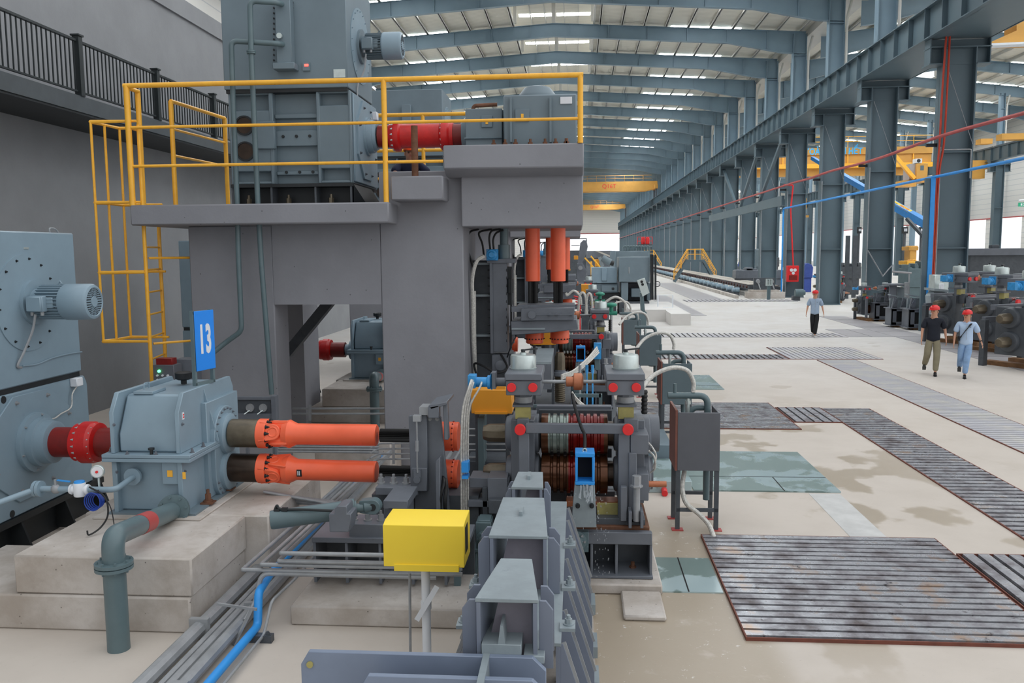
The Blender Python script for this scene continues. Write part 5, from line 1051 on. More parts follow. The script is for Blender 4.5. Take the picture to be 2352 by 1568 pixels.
# blue valve block with curved hoses
T = thing('valve_block', 'bright blue valve block upright between the hoses of the second stand', 'valve', at(1373, 822, 12.4)); BX('body', 1364, 788, 1381, 825, 12.3, .12, 'blue_motor', bev=.005); BX('bracket', 1366, 820, 1378, 850, 12.35, .1, 'slate')
for k in range(4):
    o = MB(); o.tube(curve([at(1371+k*1.5, 797+k*4, 12.25), at(1350, 822+k*4, 12.0), at(1318, 850+k*3, 11.5), at(1290, 861+k*3, 11)]), .013, 7); part(T, 'braided_hose', o, 'hose')
for k, x in enumerate((1332, 1348, 1361)): o = MB(); o.tube([at(x, 840, 11.2), at(x, 930, 11.1)], .012, 7); o.cyl(at(x, 838, 11.2), at(x, 856, 11.2), .02, n=8); part(T, 'hose_nipple', o, 'blue_motor' if k else 'galv')
# grey panel frame between rolls
o = MB(); a, b = at(1320, 905, 10.4), at(1380, 905, 10.4); o.box((a.x, 10.4, a.z-.04), (b.x, 10.45, a.z)); o.box((a.x+.3, 10.4, a.z-.2), (a.x+.34, 10.46, a.z)); o.box((at(1225, 930, 10).x, 10, at(1225, 930, 10).z-.03), (at(1400, 930, 10).x, 10.06, at(1225, 930, 10).z)); single('hose_rack', o, 'slate', 'slim green-grey angle rack behind the copper coupling', 'rack')
o = MB()
for k in range(4): o.tube(curve([at(1314, 900, 10.2), at(1325, 915+k*2, 10.1), at(1345-k*3, 932, 10.0), at(1368-k*4, 938+k*3, 9.9)]), .011, 6)
single('braided_hoses', o, 'hose', 'pale braided hoses slanting down behind the copper coupling', 'hoses', kind='stuff')
# ================================================================== HOSE CABINETS ON LEGS
def cabinet(label):
    T = thing('pipe_cabinet', label, 'cabinet', at(1600, 1215, 9.65), 'grey pipe cabinets on legs'); Y = 9.6
    o = MB(); x0, x1 = at(1556, 1010, Y).x, at(1654, 1010, Y).x; z0, z1 = at(1600, 1081, Y).z, at(1600, 948, Y).z
    o.box((x0, Y, z0), (x1, Y+.03, z1)); o.box((x0+.002, Y+.03, z0+.002), (x0+.03, Y+.5, z1-.002)); o.box((x1-.022, Y+.03, z0+.002), (x1-.002, Y+.5, z1-.002)); o.box((x0+.03, Y+.03, z0+.004), (x1-.022, Y+.49, z0+.02)); part(T, 'box', o, 'cab_grey', bevel=.004)
    o = MB(); o.box((x0-.025, Y-.01, z0-.0), (x0-.001, Y+.6, z1+.03)); part(T, 'brown_side_panel', o, paint('brown_primer', '#7a4a3e', .5) if 'brown_primer' not in bpy.data.materials else bpy.data.materials['brown_primer'], 'reddish brown side panel')
    for x in (x0-.01, x1-.05):
        for y in (Y+.02, Y+.45): o = MB(); o.box((x, y, 0), (x+.05, y+.04, z0)); q = part(T, 'leg', o, 'steel_dk'); o = MB(); o.box((x-.04, y-.03, .0), (x+.09, y+.07, .012)); part(q, 'red_foot', o, 'red_pipe', 'red foot plate')
    o = MB(); o.box((x0, Y+.02, .22), (x1, Y+.05, .26)); o.box((x0, Y+.45, .3), (x1, Y+.48, .34)); part(T, 'cross_bar', o, 'steel_dk')
    px = at(1540, 908, Y+.25); zz_ = px.z; xr2 = at(1632, 1000, Y+.25).x
    o = MB(); o.tube(bend([(px.x-.03, Y+.25, zz_), (xr2-.04, Y+.25, zz_), (xr2-.04, Y+.25, .3)], .11, 6), .038, 14); part(T, 'main_pipe', o, 'slate')
    o = MB(); o.tube(bend([(xr2-.04, Y+.3, zz_-.15), (xr2-.2, Y+.3, zz_-.15), (xr2-.26, Y+.3, z1-.1)], .08, 5), .034, 12); o.tube(bend([(xr2-.04, Y+.25, z0-.02), (xr2-.2, Y+.25, z0-.02), (xr2-.22, Y+.25, z0+.15)], .08), .034, 12); o.cyl((px.x+.05, Y+.25, zz_+.03), (px.x+.05, Y+.25, zz_+.14), .02, n=12); part(T, 'branch_pipe', o, 'slate')
    o = MB(); o.cyl((px.x+.2, Y+.25, zz_-.03), (px.x+.2, Y+.25, z1-.1), .025, n=12); o.cyl((px.x+.2, Y+.25, zz_-.06), (px.x+.2, Y+.25, zz_-.1), .034, n=8); part(T, 'drop_pipe', o, 'silver')
    o = MB(); o.tube(curve([(px.x+.26, Y+.25, zz_+.05), (px.x+.26, Y+.25, zz_+.16), (px.x+.18, Y+.22, zz_+.30), (px.x+.0, Y+.2, zz_+.33), (px.x-.22, Y+.15, zz_+.24), (px.x-.38, Y+.0, zz_+.08)]), .026, 10); part(T, 'arched_hose', o, 'hose', 'thick braided hose arching over')
    return T
M['cab_grey'] = paint('grey_cabinet_paint', '#5e6066', .5, .05, 4)
CAB = cabinet('grey box cabinet on tall legs with a brown side, nearest of its row')
T = CAB; o = MB(); Y = 9.6
o.tube(curve([at(1572, 1082, Y+.2), at(1567, 1120, Y+.1), at(1576, 1155, Y+.05), at(1605, 1180, Y), at(1628, 1205, Y-.1), at(1640, 1235, Y-.25), at(1643, 1250, Y-.3)]), .028, 10); part(T, 'floor_hose', o, 'hose', 'braided hose snaking down to the floor grating')
M['cab_slate'] = paint('green_grey_cabinet', '#5b6a70', .5, .05, 4)
def cab_copy(dx, dy, label):
    c = dup(CAB, CAB.location+Vector((dx, dy, 0)), label)
    for ch in list(c.children):
        if ch.name.startswith('floor_hose'): bpy.data.objects.remove(ch)
        elif ch.name.startswith('box'): ch.data = ch.data.copy(); ch.data.materials[0] = M['cab_slate']
    return c
cab_copy(.25, 4.25, 'second pipe cabinet of the row, slate coloured, one hose arching to the stand'); cab_copy(.22, 9.0, 'third pipe cabinet of the row, partly hidden by the second'); cab_copy(.1, 13.2, 'fourth and smallest pipe cabinet of the row, by the second stand')
o = MB(); p = gp(1527, 1140); d = gp(1524, 1125)-p; o.cyl(p+Vector((0, 0, .04)), p+d+Vector((0, 0, .04)), .04, n=16); single('red_pipe_stub', o, 'red_cap', 'small red plastic tube lying on the floor beside the cabinet leg', 'tube')
# ================================================================== DARK MACHINE PARTS AROUND THE STAND
T = thing('bearing_pedestal', 'grey-green bearing block on a ribbed pedestal left of the trough row', 'bearing', (at(1105, 1330, 7.9).x, 7.9, .05)); YQ = 7.9
def BQ(name, x0, y0, x1, y1, Yf, dy, mat='steel_grey', par=None, bev=.005, lab=None):
    o = MB(); o.pb(x0, y0, x1, y1, Yf, dy); return part(par or T, name, o, mat, lab, bevel=bev)
BQ('block', 1093, 1200, 1128, 1266, YQ, .22, 'slate'); BQ('block_top', 1097, 1195, 1126, 1202, YQ+.02, .2, 'slate'); BQ('leg', 1088, 1264, 1096, 1322, YQ, .2, 'slate'); BQ('top_flange', 1086, 1262, 1190, 1270, YQ-.02, .3, 'slate')
o = MB(); p = at(1112, 1236, YQ); o.lathe(p, (0, -1, 0), [(0, .075), (.03, .075), (.04, .045), (.06, .04)], 22); [o.cyl(p+Vector((math.cos(a)*.06, -.02, math.sin(a)*.06)), p+Vector((math.cos(a)*.06, -.045, math.sin(a)*.06)), .009, n=8) for a in [i*PI/3 for i in range(6)]]; part(T, 'bearing_cap', o, 'slate')
BQ('back_web', 1086, 1266, 1300, 1320, YQ+.4, .06, 'steel_dk')
T = thing('stand_underframe', 'dark oily underframe beams between spindle carrier and roll stand', 'machine frame', (at(1140, 1200, 8.5).x, 8.5, .1))
BQ('rear_wall', 1030, 1105, 1300, 1240, 8.75, .2, 'steel_dk', bev=0); BQ('cross_beam', 1078, 1098, 1170, 1120, 8.3, .3, 'steel_grey'); BQ('upright', 1108, 1120, 1120, 1195, 8.25, .2, 'steel_dk'); BQ('block', 1120, 1098, 1165, 1150, 8.2, .3, 'steel_grey'); BQ('lower_beam', 1075, 1150, 1165, 1165, 8.25, .3, 'steel_grey'); BQ('lug', 1122, 1148, 1160, 1180, 8.1, .08, 'steel_dk')
BQ('rear_wall', 1246, 1128, 1412, 1200, 8.95, .08, 'steel_dk', bev=0)
BQ('gap_plate', 1245, 1030, 1405, 1050, 8.9, .05, 'steel_dk', bev=0); BQ('upper_plate', 1238, 942, 1405, 1010, 8.95, .05, 'steel_dk', bev=0)
T = thing('spindle_shroud', 'dark grey-green upright plates behind the steel tenons', 'machine frame', (at(1110, 1090, 9.8).x, 9.8, .0))
BQ('upright', 1098, 960, 1112, 1110, 9.7, .3, 'slate'); BQ('plate', 1076, 945, 1180, 1100, 10.4, .1, 'steel_dk', bev=0); BQ('foot', 1070, 1060, 1190, 1130, 9.8, .5, 'steel_dk')
# ================================================================== BAR GUIDE TROUGHS
M['trough_in'] = paint('purple_grey_trough_wall', '#7a7680', .5, .12, 3, grime=.3, grimec='#4c4a50')
T = thing('guide_bridge', 'long grey steel trestle with sloping gusset plates under the trough covers', 'guide trestle', (-.4, 5.9, 0)); GT = T
xl_, xr_2 = -.62, -.10
o = MB(); o.box((xl_, 4.6, .30), (xl_+.02, 7.35, .98)); part(T, 'side_plate', o, 'trough_side'); o = MB(); o.box((xr_2-.02, 4.6, .30), (xr_2, 7.35, .98)); part(T, 'side_plate', o, 'trough_side')
o = MB(); o.box((xl_-.01, 4.6, .981), (xr_2+.01, 7.35, 1.0)); part(T, 'deck', o, 'trough')
for y in (4.7, 5.15, 5.6, 6.05, 6.5, 6.95, 7.3):
    o = MB(); o.prism([(xr_2, y, .95), (xr_2+.02, y, .95), (xr_2+.22, y, .32), (xr_2+.22, y, .14), (xr_2, y, .14)], (0, .018, 0)); q = part(T, 'gusset', o, 'trough_side', bevel=.002)
    o = MB(); o.bar((xr_2+.022, y+.009, .955), (xr_2+.222, y+.009, .325), .028, .012); part(q, 'edge_strip', o, 'galv')
    o = MB(); o.prism([(xl_, y, .95), (xl_-.02, y, .95), (xl_-.25, y, .32), (xl_-.25, y, .14), (xl_, y, .14)], (0, .018, 0)); q = part(T, 'gusset', o, 'trough_side', bevel=.002)
    o = MB(); o.bar((xl_-.022, y+.009, .955), (xl_-.252, y+.009, .325), .028, .012); part(q, 'edge_strip', o, 'galv')
for y in (4.95, 5.8, 6.35, 7.15):
    o = MB(); o.box((xr_2-.02, y, .05), (xr_2+.26, y+.26, .14)); part(T, 'foot_block', o, 'trough'); o = MB(); o.box((xl_-.3, y, .05), (xl_+.02, y+.26, .14)); part(T, 'foot_block', o, 'trough')
o = MB(); o.box((xl_-.32, 4.6, 0), (xr_2+.24, 7.4, .05)); part(T, 'base_pad', o, 'bare_conc')
for y in (4.75, 5.35, 6.15):
    for (x, s) in ((xr_2, 1), (xl_, -1)):
        o = MB(); o.box((x, y, 1.0), (x+s*.09, y+.12, 1.02)); o.bolt((x+s*.05, y+.06, 1.02), (0, 0, 1), .022, .035); part(T, 'lug', o, 'trough')
def hood(fl, fr, bl, br, zt, depth, label, name='trough_cover', wing=.075, hnd=True):
    a, b, c, d = gp(*fl, zt), gp(*fr, zt), gp(*bl, zt), gp(*br, zt); ya = (a.y+b.y)/2; yc = (c.y+d.y)/2
    a.y = b.y = ya; c.y = d.y = yc
    T = thing(name, label, 'guide trough', ((a.x+b.x)/2, ya, zt-depth), 'trough covers'); t = .022
    o = MB(); o.prism([a, b, d, c], (0, 0, -t)); part(T, 'top_plate', o, 'trough', bevel=.003)
    for p, q, s in ((a, c, 1), (b, d, -1)):
        o = MB(); w = Vector((s*t, 0, 0)); o.prism([p+w*.3-Vector((0, 0, t)), q+w*.3-Vector((0, 0, t)), q+w*.3-Vector((0, 0, depth)), p+w*.3-Vector((0, 0, depth))], w); part(T, 'side_wall', o, 'trough_side')
    o = MB(); o.prism([(a.x+t+.08, ya+.12, zt-depth), (a.x+t+.05, ya+.12, zt-depth*.6), (a.x+t+.10, ya+.14, zt-t-.001), (b.x-t, ya+.14, zt-t-.001), (b.x-t, ya+.12, zt-depth)], (0, .05, 0)); part(T, 'inner_liner', o, 'trough_in')
    o = MB()
    for s, p in ((-1, a), (1, b)):
        x = p.x; o.prism([(x, ya+.05, zt-.03), (x+s*wing*.5, ya+.05, zt-.03), (x+s*wing, ya+.05, zt-.08), (x+s*wing, ya+.05, zt-depth), (x, ya+.05, zt-depth)], (0, .02, 0))
        o.prism([(x, ya+.25, zt-.03), (x+s*wing*.5, ya+.25, zt-.03), (x+s*wing, ya+.25, zt-.08), (x+s*wing, ya+.25, zt-depth), (x, ya+.25, zt-depth)], (0, .02, 0))
    part(T, 'wing_plates', o, 'trough_side', bevel=.002)
    if hnd:
        o = MB(); m = (a+b+c+d)/4; o.box((m.x-.012, m.y-.02, zt), (m.x+.012, m.y+.12, zt+.03)); part(T, 'grip_bar', o, 'trough')
    return T
hood((1090, 1375), (1237, 1375), (1150, 1282), (1222, 1282), 1.40, .40, 'nearest scuffed grey trough cover, tapering away from an open square mouth', hnd=False)
hood((1122, 1230), (1258, 1230), (1155, 1142), (1250, 1142), 1.40, .40, 'middle grey trough cover with a small upright grip on its plate')
hood((1174, 1118), (1248, 1118), (1190, 1083), (1247, 1083), 1.40, .40, 'farthest and smallest grey trough cover, next to the rolls', wing=.05)
# plates across the bottom edge
T = thing('cross_plate_guide', 'blue-grey chamfered steel plates crossing the bottom edge of the picture', 'guide frame', (-.8, 4.1, .5)); Y = 4.2
z0, z1 = .75, 1.115
def chplate(xa, xb, Y, zt, zb, c, nm='cross_plate'):
    o = MB(); o.prism([(xa, Y, zb), (xa, Y, zt-c), (xa+c*.6, Y, zt), (xb-c, Y, zt), (xb, Y, zt-c), (xb, Y, zb)], (0, .035, 0)); return part(T, nm, o, 'plate_blue', bevel=.003)
M['plate_blue'] = paint('blue_grey_guide_plate', '#7a869a', .42, .06, 3, grime=.2, grimec='#5c6470')
chplate(-1.46, -.16, 4.2, 1.108, .60, .07); chplate(-1.08, -.16, 3.98, 1.10, .60, .06)
o = MB(); o.box((-.49, 3.7, .9), (-.455, 4.5, 1.11)); o.prism([(-.42, 4.24, 1.11), (-.40, 4.24, 1.26), (-.385, 4.24, 1.26), (-.37, 4.24, 1.11)], (0, .25, 0)); part(T, 'centre_rib', o, 'trough')
o = MB(); o.box((-.50, 4.235, 1.10), (-.29, 4.55, 1.16)); o.box((-.28, 4.235, 1.06), (-.17, 4.55, 1.10)); part(T, 'guide_rail', o, 'trough', bevel=.003)
o = MB(); o.cyl((-1.41, 4.199, 1.04), (-1.41, 4.19, 1.04), .018, n=12); part(T, 'paint_spot', o, 'olive', 'yellow-green paint spot')
o = MB(); o.box((-1.3, 3.98, 0), (-1.24, 4.2, .62)); o.box((-.35, 3.98, 0), (-.29, 4.2, .62)); part(T, 'legs', o, 'trough_side')
# ================================================================== YELLOW SENSOR BOX
T = thing('sensor_box', 'bright yellow sheet metal box with a sloping top on a white pole', 'box', at(980, 1312, 6.0)); YY = 6.0
xa, xb = at(880, 1250, YY).x, at(1066, 1250, YY).x; zt_, zb_ = at(970, 1207, YY).z, at(970, 1302, YY).z
o = MB(); o.prism([(xa, YY, zb_), (xa, YY, zt_), (xa, YY+.08, zt_+.02), (xa, YY+.34, zt_+.02), (xa, YY+.34, zb_)], (xb-xa, 0, 0)); part(T, 'housing', o, 'yellow_box', bevel=.004)
o = MB(); o.box((xb, YY+.06, zb_+.08), (xb+.002, YY+.20, zt_-.03)); part(T, 'side_slot_shade', o, 'opening_shade')  # thin black sheet drawn as a shaded slot
o = MB(); o.box((xa+.08, YY-.012, zb_-.03), (xb-.04, YY+.02, zb_+.02)); part(T, 'bottom_lip', o, 'yellow_box', bevel=.002)
o = MB(); o.cyl((xa+.085, YY+.1, zb_), (xa+.085, YY+.1, zb_-.05), .02, n=12); part(T, 'cable_gland', o, 'black')
T = thing('box_pole', 'white round pole under the yellow box with diagonal angle bracket', 'pole', gp(980, 1532)); p = gp(980, 1532); p.y = 6.17
o = MB(); x_ = at(979, 1400, 6.17).x; o.cyl((x_, 6.17, 0), (x_, 6.17, zb_), .034, n=20); part(T, 'tube', o, 'white'); o = MB(); o.cyl((x_, 6.17, .50), (x_, 6.17, .56), .041, n=20); part(T, 'clamp', o, 'white')
o = MB(); o.bar(at(957, 1424, 6.1), at(1004, 1346, 6.1), .006, .04); part(T, 'angle_bracket', o, 'white')
o = MB(); p = at(941, 1316, 6.3); q = gp(940, 1520); o.tube([p, Vector((p.x, 6.25, 0))], .011, 8); single('thin_rod', o, 'galv', 'thin grey rod standing left of the white pole', 'rod')
T = thing('pipe_post', 'slate square post with a bolted foot behind the yellow box', 'post', gp(1052, 1385)); p = gp(1052, 1385); o = MB(); o.box((p.x-.03, p.y-.03, .02), (p.x+.03, p.y+.03, .62)); part(T, 'post', o, 'slate'); o = MB(); o.box((p.x-.1, p.y-.1, 0), (p.x+.1, p.y+.1, .02)); [o.bolt((p.x+sx*.075, p.y+sy*.075, .02), (0, 0, 1), .012, .02) for sx in (-1, 1) for sy in (-1, 1)]; part(T, 'foot_plate', o, 'steel_dk')
# step
block('concrete_step', [((-2.48, 6.9, 0), (-.95, 7.75, .175)), ((-2.2, 7.752, 0), (-1.0, 8.2, .23))], 'bare_conc', 'low concrete step behind the white pole, under the grey pipes', 'step')
# ================================================================== FLOOR PIPES
def run(name, pts, r, mat, label, cat='pipe', group=None, rad=.12, clips=(), n=10):
    T = thing(name, label, cat, min([Vector(p) for p in pts], key=lambda p: p.z), group); o = MB(); o.tube(bend(pts, rad, 5), r, n); part(T, 'run', o, mat)
    if clips:
        o = MB(); [o.obox(c, (r*2.6, .05, r*2.6)) for c in clips]; part(T, 'clip', o, mat)
    return T
run('floor_pipe', [(-3.15, 3.2, .10), (-3.15, 14, .10)], .062, 'galv', 'thickest grey floor pipe, hard against the bare concrete plinth', group='floor pipes', clips=[(-3.15, y, .10) for y in (5.2, 6.6, 9.5)])
run('floor_pipe', [(-3.04, 3.2, .07), (-3.04, 14, .07)], .028, 'galv', 'slim grey floor pipe second from the plinth', group='floor pipes')
run('floor_pipe', [(-2.96, 3.2, .08), (-2.96, 14, .08)], .038, 'galv', 'medium grey floor pipe third from the plinth', group='floor pipes')
run('floor_pipe', [(-2.85, 3.2, .09), (-2.85, 14, .09)], .052, 'galv', 'thick grey floor pipe nearest to the blue one', group='floor pipes', clips=[(-2.85, y, .09) for y in (5.6, 7.0)])
run('blue_pipe', [(-2.69, 3.2, .08), (-2.69, 6.7, .08), (-2.72, 6.82, .32), (-2.76, 7.2, .33), (-2.76, 14, .33)], .036, 'blue', 'bright blue plastic pipe kinking up among the grey floor pipes', rad=.05, n=14)
run('thin_conduit', [(-2.60, 3.2, .05), (-2.60, 6.6, .05), (-2.58, 6.75, .28), (-2.50, 7.1, .33), (-2.50, 9, .33)], .013, 'galv', 'thin pale conduit following the right side of the blue pipe', rad=.05)
ends = [(557, 1308, -3.06, .52), (600, 1296, -2.98, .56), (640, 1288, -2.90, .60), (645, 1270, -2.72, .66)]
names_ = ['lowest', 'second lowest', 'third', 'topmost']
for k, (px, py, x, z) in enumerate(ends):
    Yt = 6.95-.02*k; xt = at(px, py, Yt).x; z = at(px, py, Yt).z
    run('bent_pipe', [(at(1062, py, Yt).x, Yt, z), (xt, Yt, z), (xt, Yt+.02, z), (xt-.02, 11.5, z-.15)], .019, 'galv', names_[k]+' of the four parallel grey pipes bending toward the yellow box', group='bent grey pipes', rad=.10)
run('bent_pipe', [(at(1000, 1322, 6.9).x, 6.95, at(900, 1323, 6.95).z), (at(600, 1316, 6.95).x, 6.95, at(600, 1316, 6.95).z), (-2.78, 6.9, .2), (-2.8, 6.7, .12)], .022, 'galv', 'grey pipe along the bottom of the bent pipes, dropping at its left end', rad=.08)
o = MB(); o.bar((-3.0, 6.62, .30), (-2.66, 6.62, .26), .02, .02); o.bar((-2.7, 6.62, .27), (-2.82, 6.5, .0), .03, .015); single('pipe_support', o, 'galv', 'small angle iron support leaning under the pipe bundle', 'bracket')
o = MB(); o.box((-2.72, 6.55, 0), (-2.52, 6.62, .06)); o.bolt((-2.56, 6.58, .06), (0, 0, 1), .02, .02); single('pipe_saddle', o, 'steel_dk', 'small dark steel saddle on the floor beside the blue pipe', 'bracket')
# rear pipe bundles behind the cylinder
for k, (x, z, r) in enumerate(((-2.62, .45, .018), (-2.52, .48, .018), (-2.42, .45, .02), (-2.3, .42, .03), (-2.18, .45, .018))):
    run('rear_pipe', [(at(690+k*8, 1112+k*9, 8.9).x-.3, 8.6+.05*k, at(700, 1112+k*9, 8.9).z), (x+.55, 8.6+.05*k, z+.03), (x+.55, 12, z)], r, 'galv', ['topmost', 'second', 'middle', 'fourth', 'lowest'][k]+' grey bent pipe in the fan of pipes below the lower spindle', group='fan of grey pipes', rad=.12)
o = MB()
for k in range(5): o.tube([at(640, 1012+k*6, 11.2), at(870, 1014+k*6, 11.2)], .02, 8)
single('pipe_bank', o, 'galv', 'flat bank of grey pipes between the two orange spindles', 'pipes', kind='stuff')
o = MB(); a, b = at(640, 1040, 11), at(820, 1100, 11); 
block('concrete_block', [((at(655, 1060, 10.4).x, 11.6, 0), (at(850, 1060, 10.4).x, 12.3, .55))], 'bare_conc', 'concrete block beneath the orange spindles at the back', 'concrete block')
# framed panel with two round gauges beside the gearbox
T = thing('gauge_panel', 'grey frame panel with two round gauges behind the gearbox', 'gauge panel', at(590, 960, 10.8)); Yg = 10.8
o = MB(); o.pb(545, 912, 628, 918, Yg, .06); o.pb(545, 950, 632, 962, Yg, .06); o.pb(623, 910, 633, 966, Yg-.02, .12); part(T, 'frame', o, 'steel_grey'); o = MB(); o.pb(545, 918, 622, 951, Yg+.03, .02); part(T, 'panel', o, 'steel_dk')
for x in (575, 605): o = MB(); p = at(x, 936, Yg+.03); o.lathe(p, (0, -1, 0), [(0, .055), (.02, .055), (.02, .048), (.016, .045), (.016, .001)], 24, cap=False); q = part(T, 'round_gauge', o, 'galv'); o = MB(); o.tube([p+Vector((0, -.03, -.03)), p+Vector((-.05, -.1, -.07))], .007, 6); part(q, 'valve_stem', o, 'silver')
o = MB(); o.box((at(560, 960, 10.8).x, 10.82, 0), (at(565, 960, 10.8).x, 10.88, at(590, 960, 10.8).z)); o.box((at(622, 960, 10.8).x, 10.82, 0), (at(628, 960, 10.8).x, 10.88, at(590, 960, 10.8).z)); part(T, 'legs', o, 'steel_grey')
# doorway pipes
o = MB()
for y in (938, 950): o.tube([at(672, y, 13.6), at(885, y, 13.6)], .018, 8)
o.bar(at(712, 930, 13.55), at(712, 965, 13.55), .04, .03); single('doorway_pipes', o, 'galv', 'two thin pipes crossing the bottom of the concrete doorway', 'pipes')
# control box behind the ladder
T = thing('control_box', 'small grey control box with lamps and switches standing behind the yellow ladder', 'control box', at(375, 895, 11.5)); Yk = 11.5
BQ('box', 352, 838, 400, 890, Yk, .25, 'cab_grey'); BQ('siren', 358, 823, 395, 838, Yk+.03, .15, 'red_dk', lab='dark red siren box')
o = MB(); p = at(366, 852, Yk); o.cyl(p, p+Vector((0, -.02, 0)), .02, n=14); part(T, 'green_lamp', o, emis('green_lit_lamp', (.1, 1.0, .25), 4.0), 'lit green lamp')
o = MB(); [o.cyl(at(x, y, Yk), at(x, y, Yk)+Vector((0, -.02, 0)), .015, n=10) for x in (362, 374, 386) for y in (862, 872)]; part(T, 'switches', o, 'white')
o = MB(); p = at(376, 890, Yk); o.box((p.x-.05, Yk+.05, 0), (p.x+.05, Yk+.15, p.z)); part(T, 'stand', o, 'steel_dk')
BQ('rear_cabinet', 402, 825, 442, 880, Yk+.3, .3, 'steel_grey')
# ================================================================== YELLOW GUARDRAILS AND LADDER
def rail(name, segs, r, label, cat='guardrail', group=None, mat='yellow'):
    allp = [Vector(p) for s in segs for p in s[1]]; T = thing(name, label, cat, min(allp, key=lambda p: p.z), group)
    for nm, pts, rr in segs: o = MB(); o.tube(bend(pts, .03, 3) if len(pts) > 2 else pts, rr or r, 12); part(T, nm, o, mat)
    return T
Yr = 11.92; zS = zs1; R_ = .033
def A(x, y, Y=Yr): return at(x, y, Y)
pl, pm, pr = A(293, 197), A(884, 180), A(1333, 172)
zT = A(293, 197).z; zT2 = A(1333, 172).z; zmid = A(600, 287).z; zlow = A(600, 377).z
xL, xM, xR = A(301, 400).x, A(884, 320).x, A(1333, 250).x
rail('guardrail', [('post', [(xL, Yr, zS), (xL, Yr, zT)], .042), ('post', [(xM, Yr, zS), (xM, Yr, zT)], .038), ('post', [(xR, Yr, zt), (xR, Yr, zT)], .038), ('top_rail', [(xL-.04, Yr, zT), (xR+.04, Yr, zT)], .036),
     ('mid_rail', [(xL, Yr, zmid), (xR, Yr, zmid)], .022), ('lower_rail', [(xL, Yr, zlow), (at(1018, 370, Yr).x, Yr, zlow)], .022)], R_, 'long yellow guardrail along the front of the concrete platform')
yb_ = 12.6
rail('guardrail', [('post', [(xL-.01, 12.25, zS), (xL-.01, 12.25, zT-.02)], .038), ('top_rail', [(xL, Yr, zT-.02), (xL, 12.25, zT-.02)], .03), ('mid_rail', [(xL, Yr, zmid), (xL, 12.25, zmid)], .02)], R_, 'short yellow guardrail return at the left end of the platform')
a0, b0 = A(392, 232, 12.9), A(525, 280, 14.9); c0_ = A(516, 280, 14.6)
rail('guardrail', [('post', [(a0.x, 12.9, zS), a0], .036), ('post', [(c0_.x, 14.6, zS), (c0_.x, 14.6, a0.z)], .036), ('post', [(c0_.x+.02, 15.0, zS), (c0_.x+.02, 15.0, a0.z+.02)], .036), ('top_rail', [a0, (c0_.x, 14.6, a0.z)], .03), ('mid_rail', [(a0.x, 12.9, a0.z-.42), (c0_.x, 14.6, a0.z-.42)], .02), ('lower_rail', [(a0.x, 12.9, a0.z-.82), (c0_.x, 14.6, a0.z-.82)], .02)], R_, 'yellow guardrail panel receding beside the water pipes on the platform')
for (ya, yb2, lab) in ((15.9, 15.9, 'yellow guardrail at the far side of the platform behind the red shaft'),):
    z_t, z_m, z_l = A(970, 263, ya).z, A(970, 345, ya).z, A(970, 365, ya).z; x0, x1 = A(862, 263, ya).x, A(1075, 263, ya).x; xm = A(972, 330, ya).x
    rail('guardrail', [('post', [(xm, ya, zS), (xm, ya, z_t)], .036), ('top_rail', [(x0, ya, z_t), (x1, ya, z_t)], .036), ('mid_rail', [(x0, ya, z_m), (x1, ya, z_m)], .03), ('lower_rail', [(x0, ya, z_l-.35), (x1, ya, z_l-.35)], .024)], R_, lab)
# ladder with cage
Yl = 12.0; Yw = 12.38
xa_, xb_ = A(337, 650, Yl).x, A(371, 650, 12.75).x
zb_0 = A(350, 885, Yl).z
T = thing('caged_ladder', 'yellow vertical ladder with a safety cage at the left end of the platform', 'ladder', (xa_, Yl, zb_0-.6)); LY2 = 12.75
o = MB(); o.tube([(xa_, Yl, .0), (xa_, Yl, zs1+1.15)], .028, 10); part(T, 'stile', o, 'yellow'); o = MB(); o.tube([(xb_, LY2, 0), (xb_, LY2, zs1)], .028, 10); part(T, 'stile', o, 'yellow')
z = .35
while z < zs0-.05: o = MB(); o.tube([(xa_, Yl, z), (xb_, LY2, z)], .014, 8); part(T, 'rung', o, 'yellow'); z += .33
cx0 = A(208, 280, 11.95).x; cx1 = A(246, 400, 12.25).x; cx2 = A(280, 400, 12.6).x; zc1, zc0, zcm = A(250, 279, 11.95).z, A(236, 784, 11.95).z, A(250, 465, 11.95).z; zcn = A(250, 626, 11.95).z; yA, yB, yM = 11.95, 12.6, 12.25
for z in (zc1, zcm, zcn, zc0):
    o = MB(); o.tube([(xa_, yA, z), (cx0, yA, z), (cx1, yM, z), (cx2, yB, z), (xb_+.15, yB, z)], .018, 8); part(T, 'cage_hoop', o, 'yellow')
for (x, y) in ((cx0, yA), (cx1, yM), (cx2, yB)):
    o = MB(); o.tube([(x, y, zc0), (x, y, zc1)], .019, 8); part(T, 'cage_bar', o, 'yellow')
o = MB()
for z in (A(390, 592, 12.4).z, A(390, 784, 12.4).z): o.tube([(xa_, Yl+.1, z), (xl, WY+.2, z)], .018, 8)
part(T, 'wall_stay', o, 'yellow')
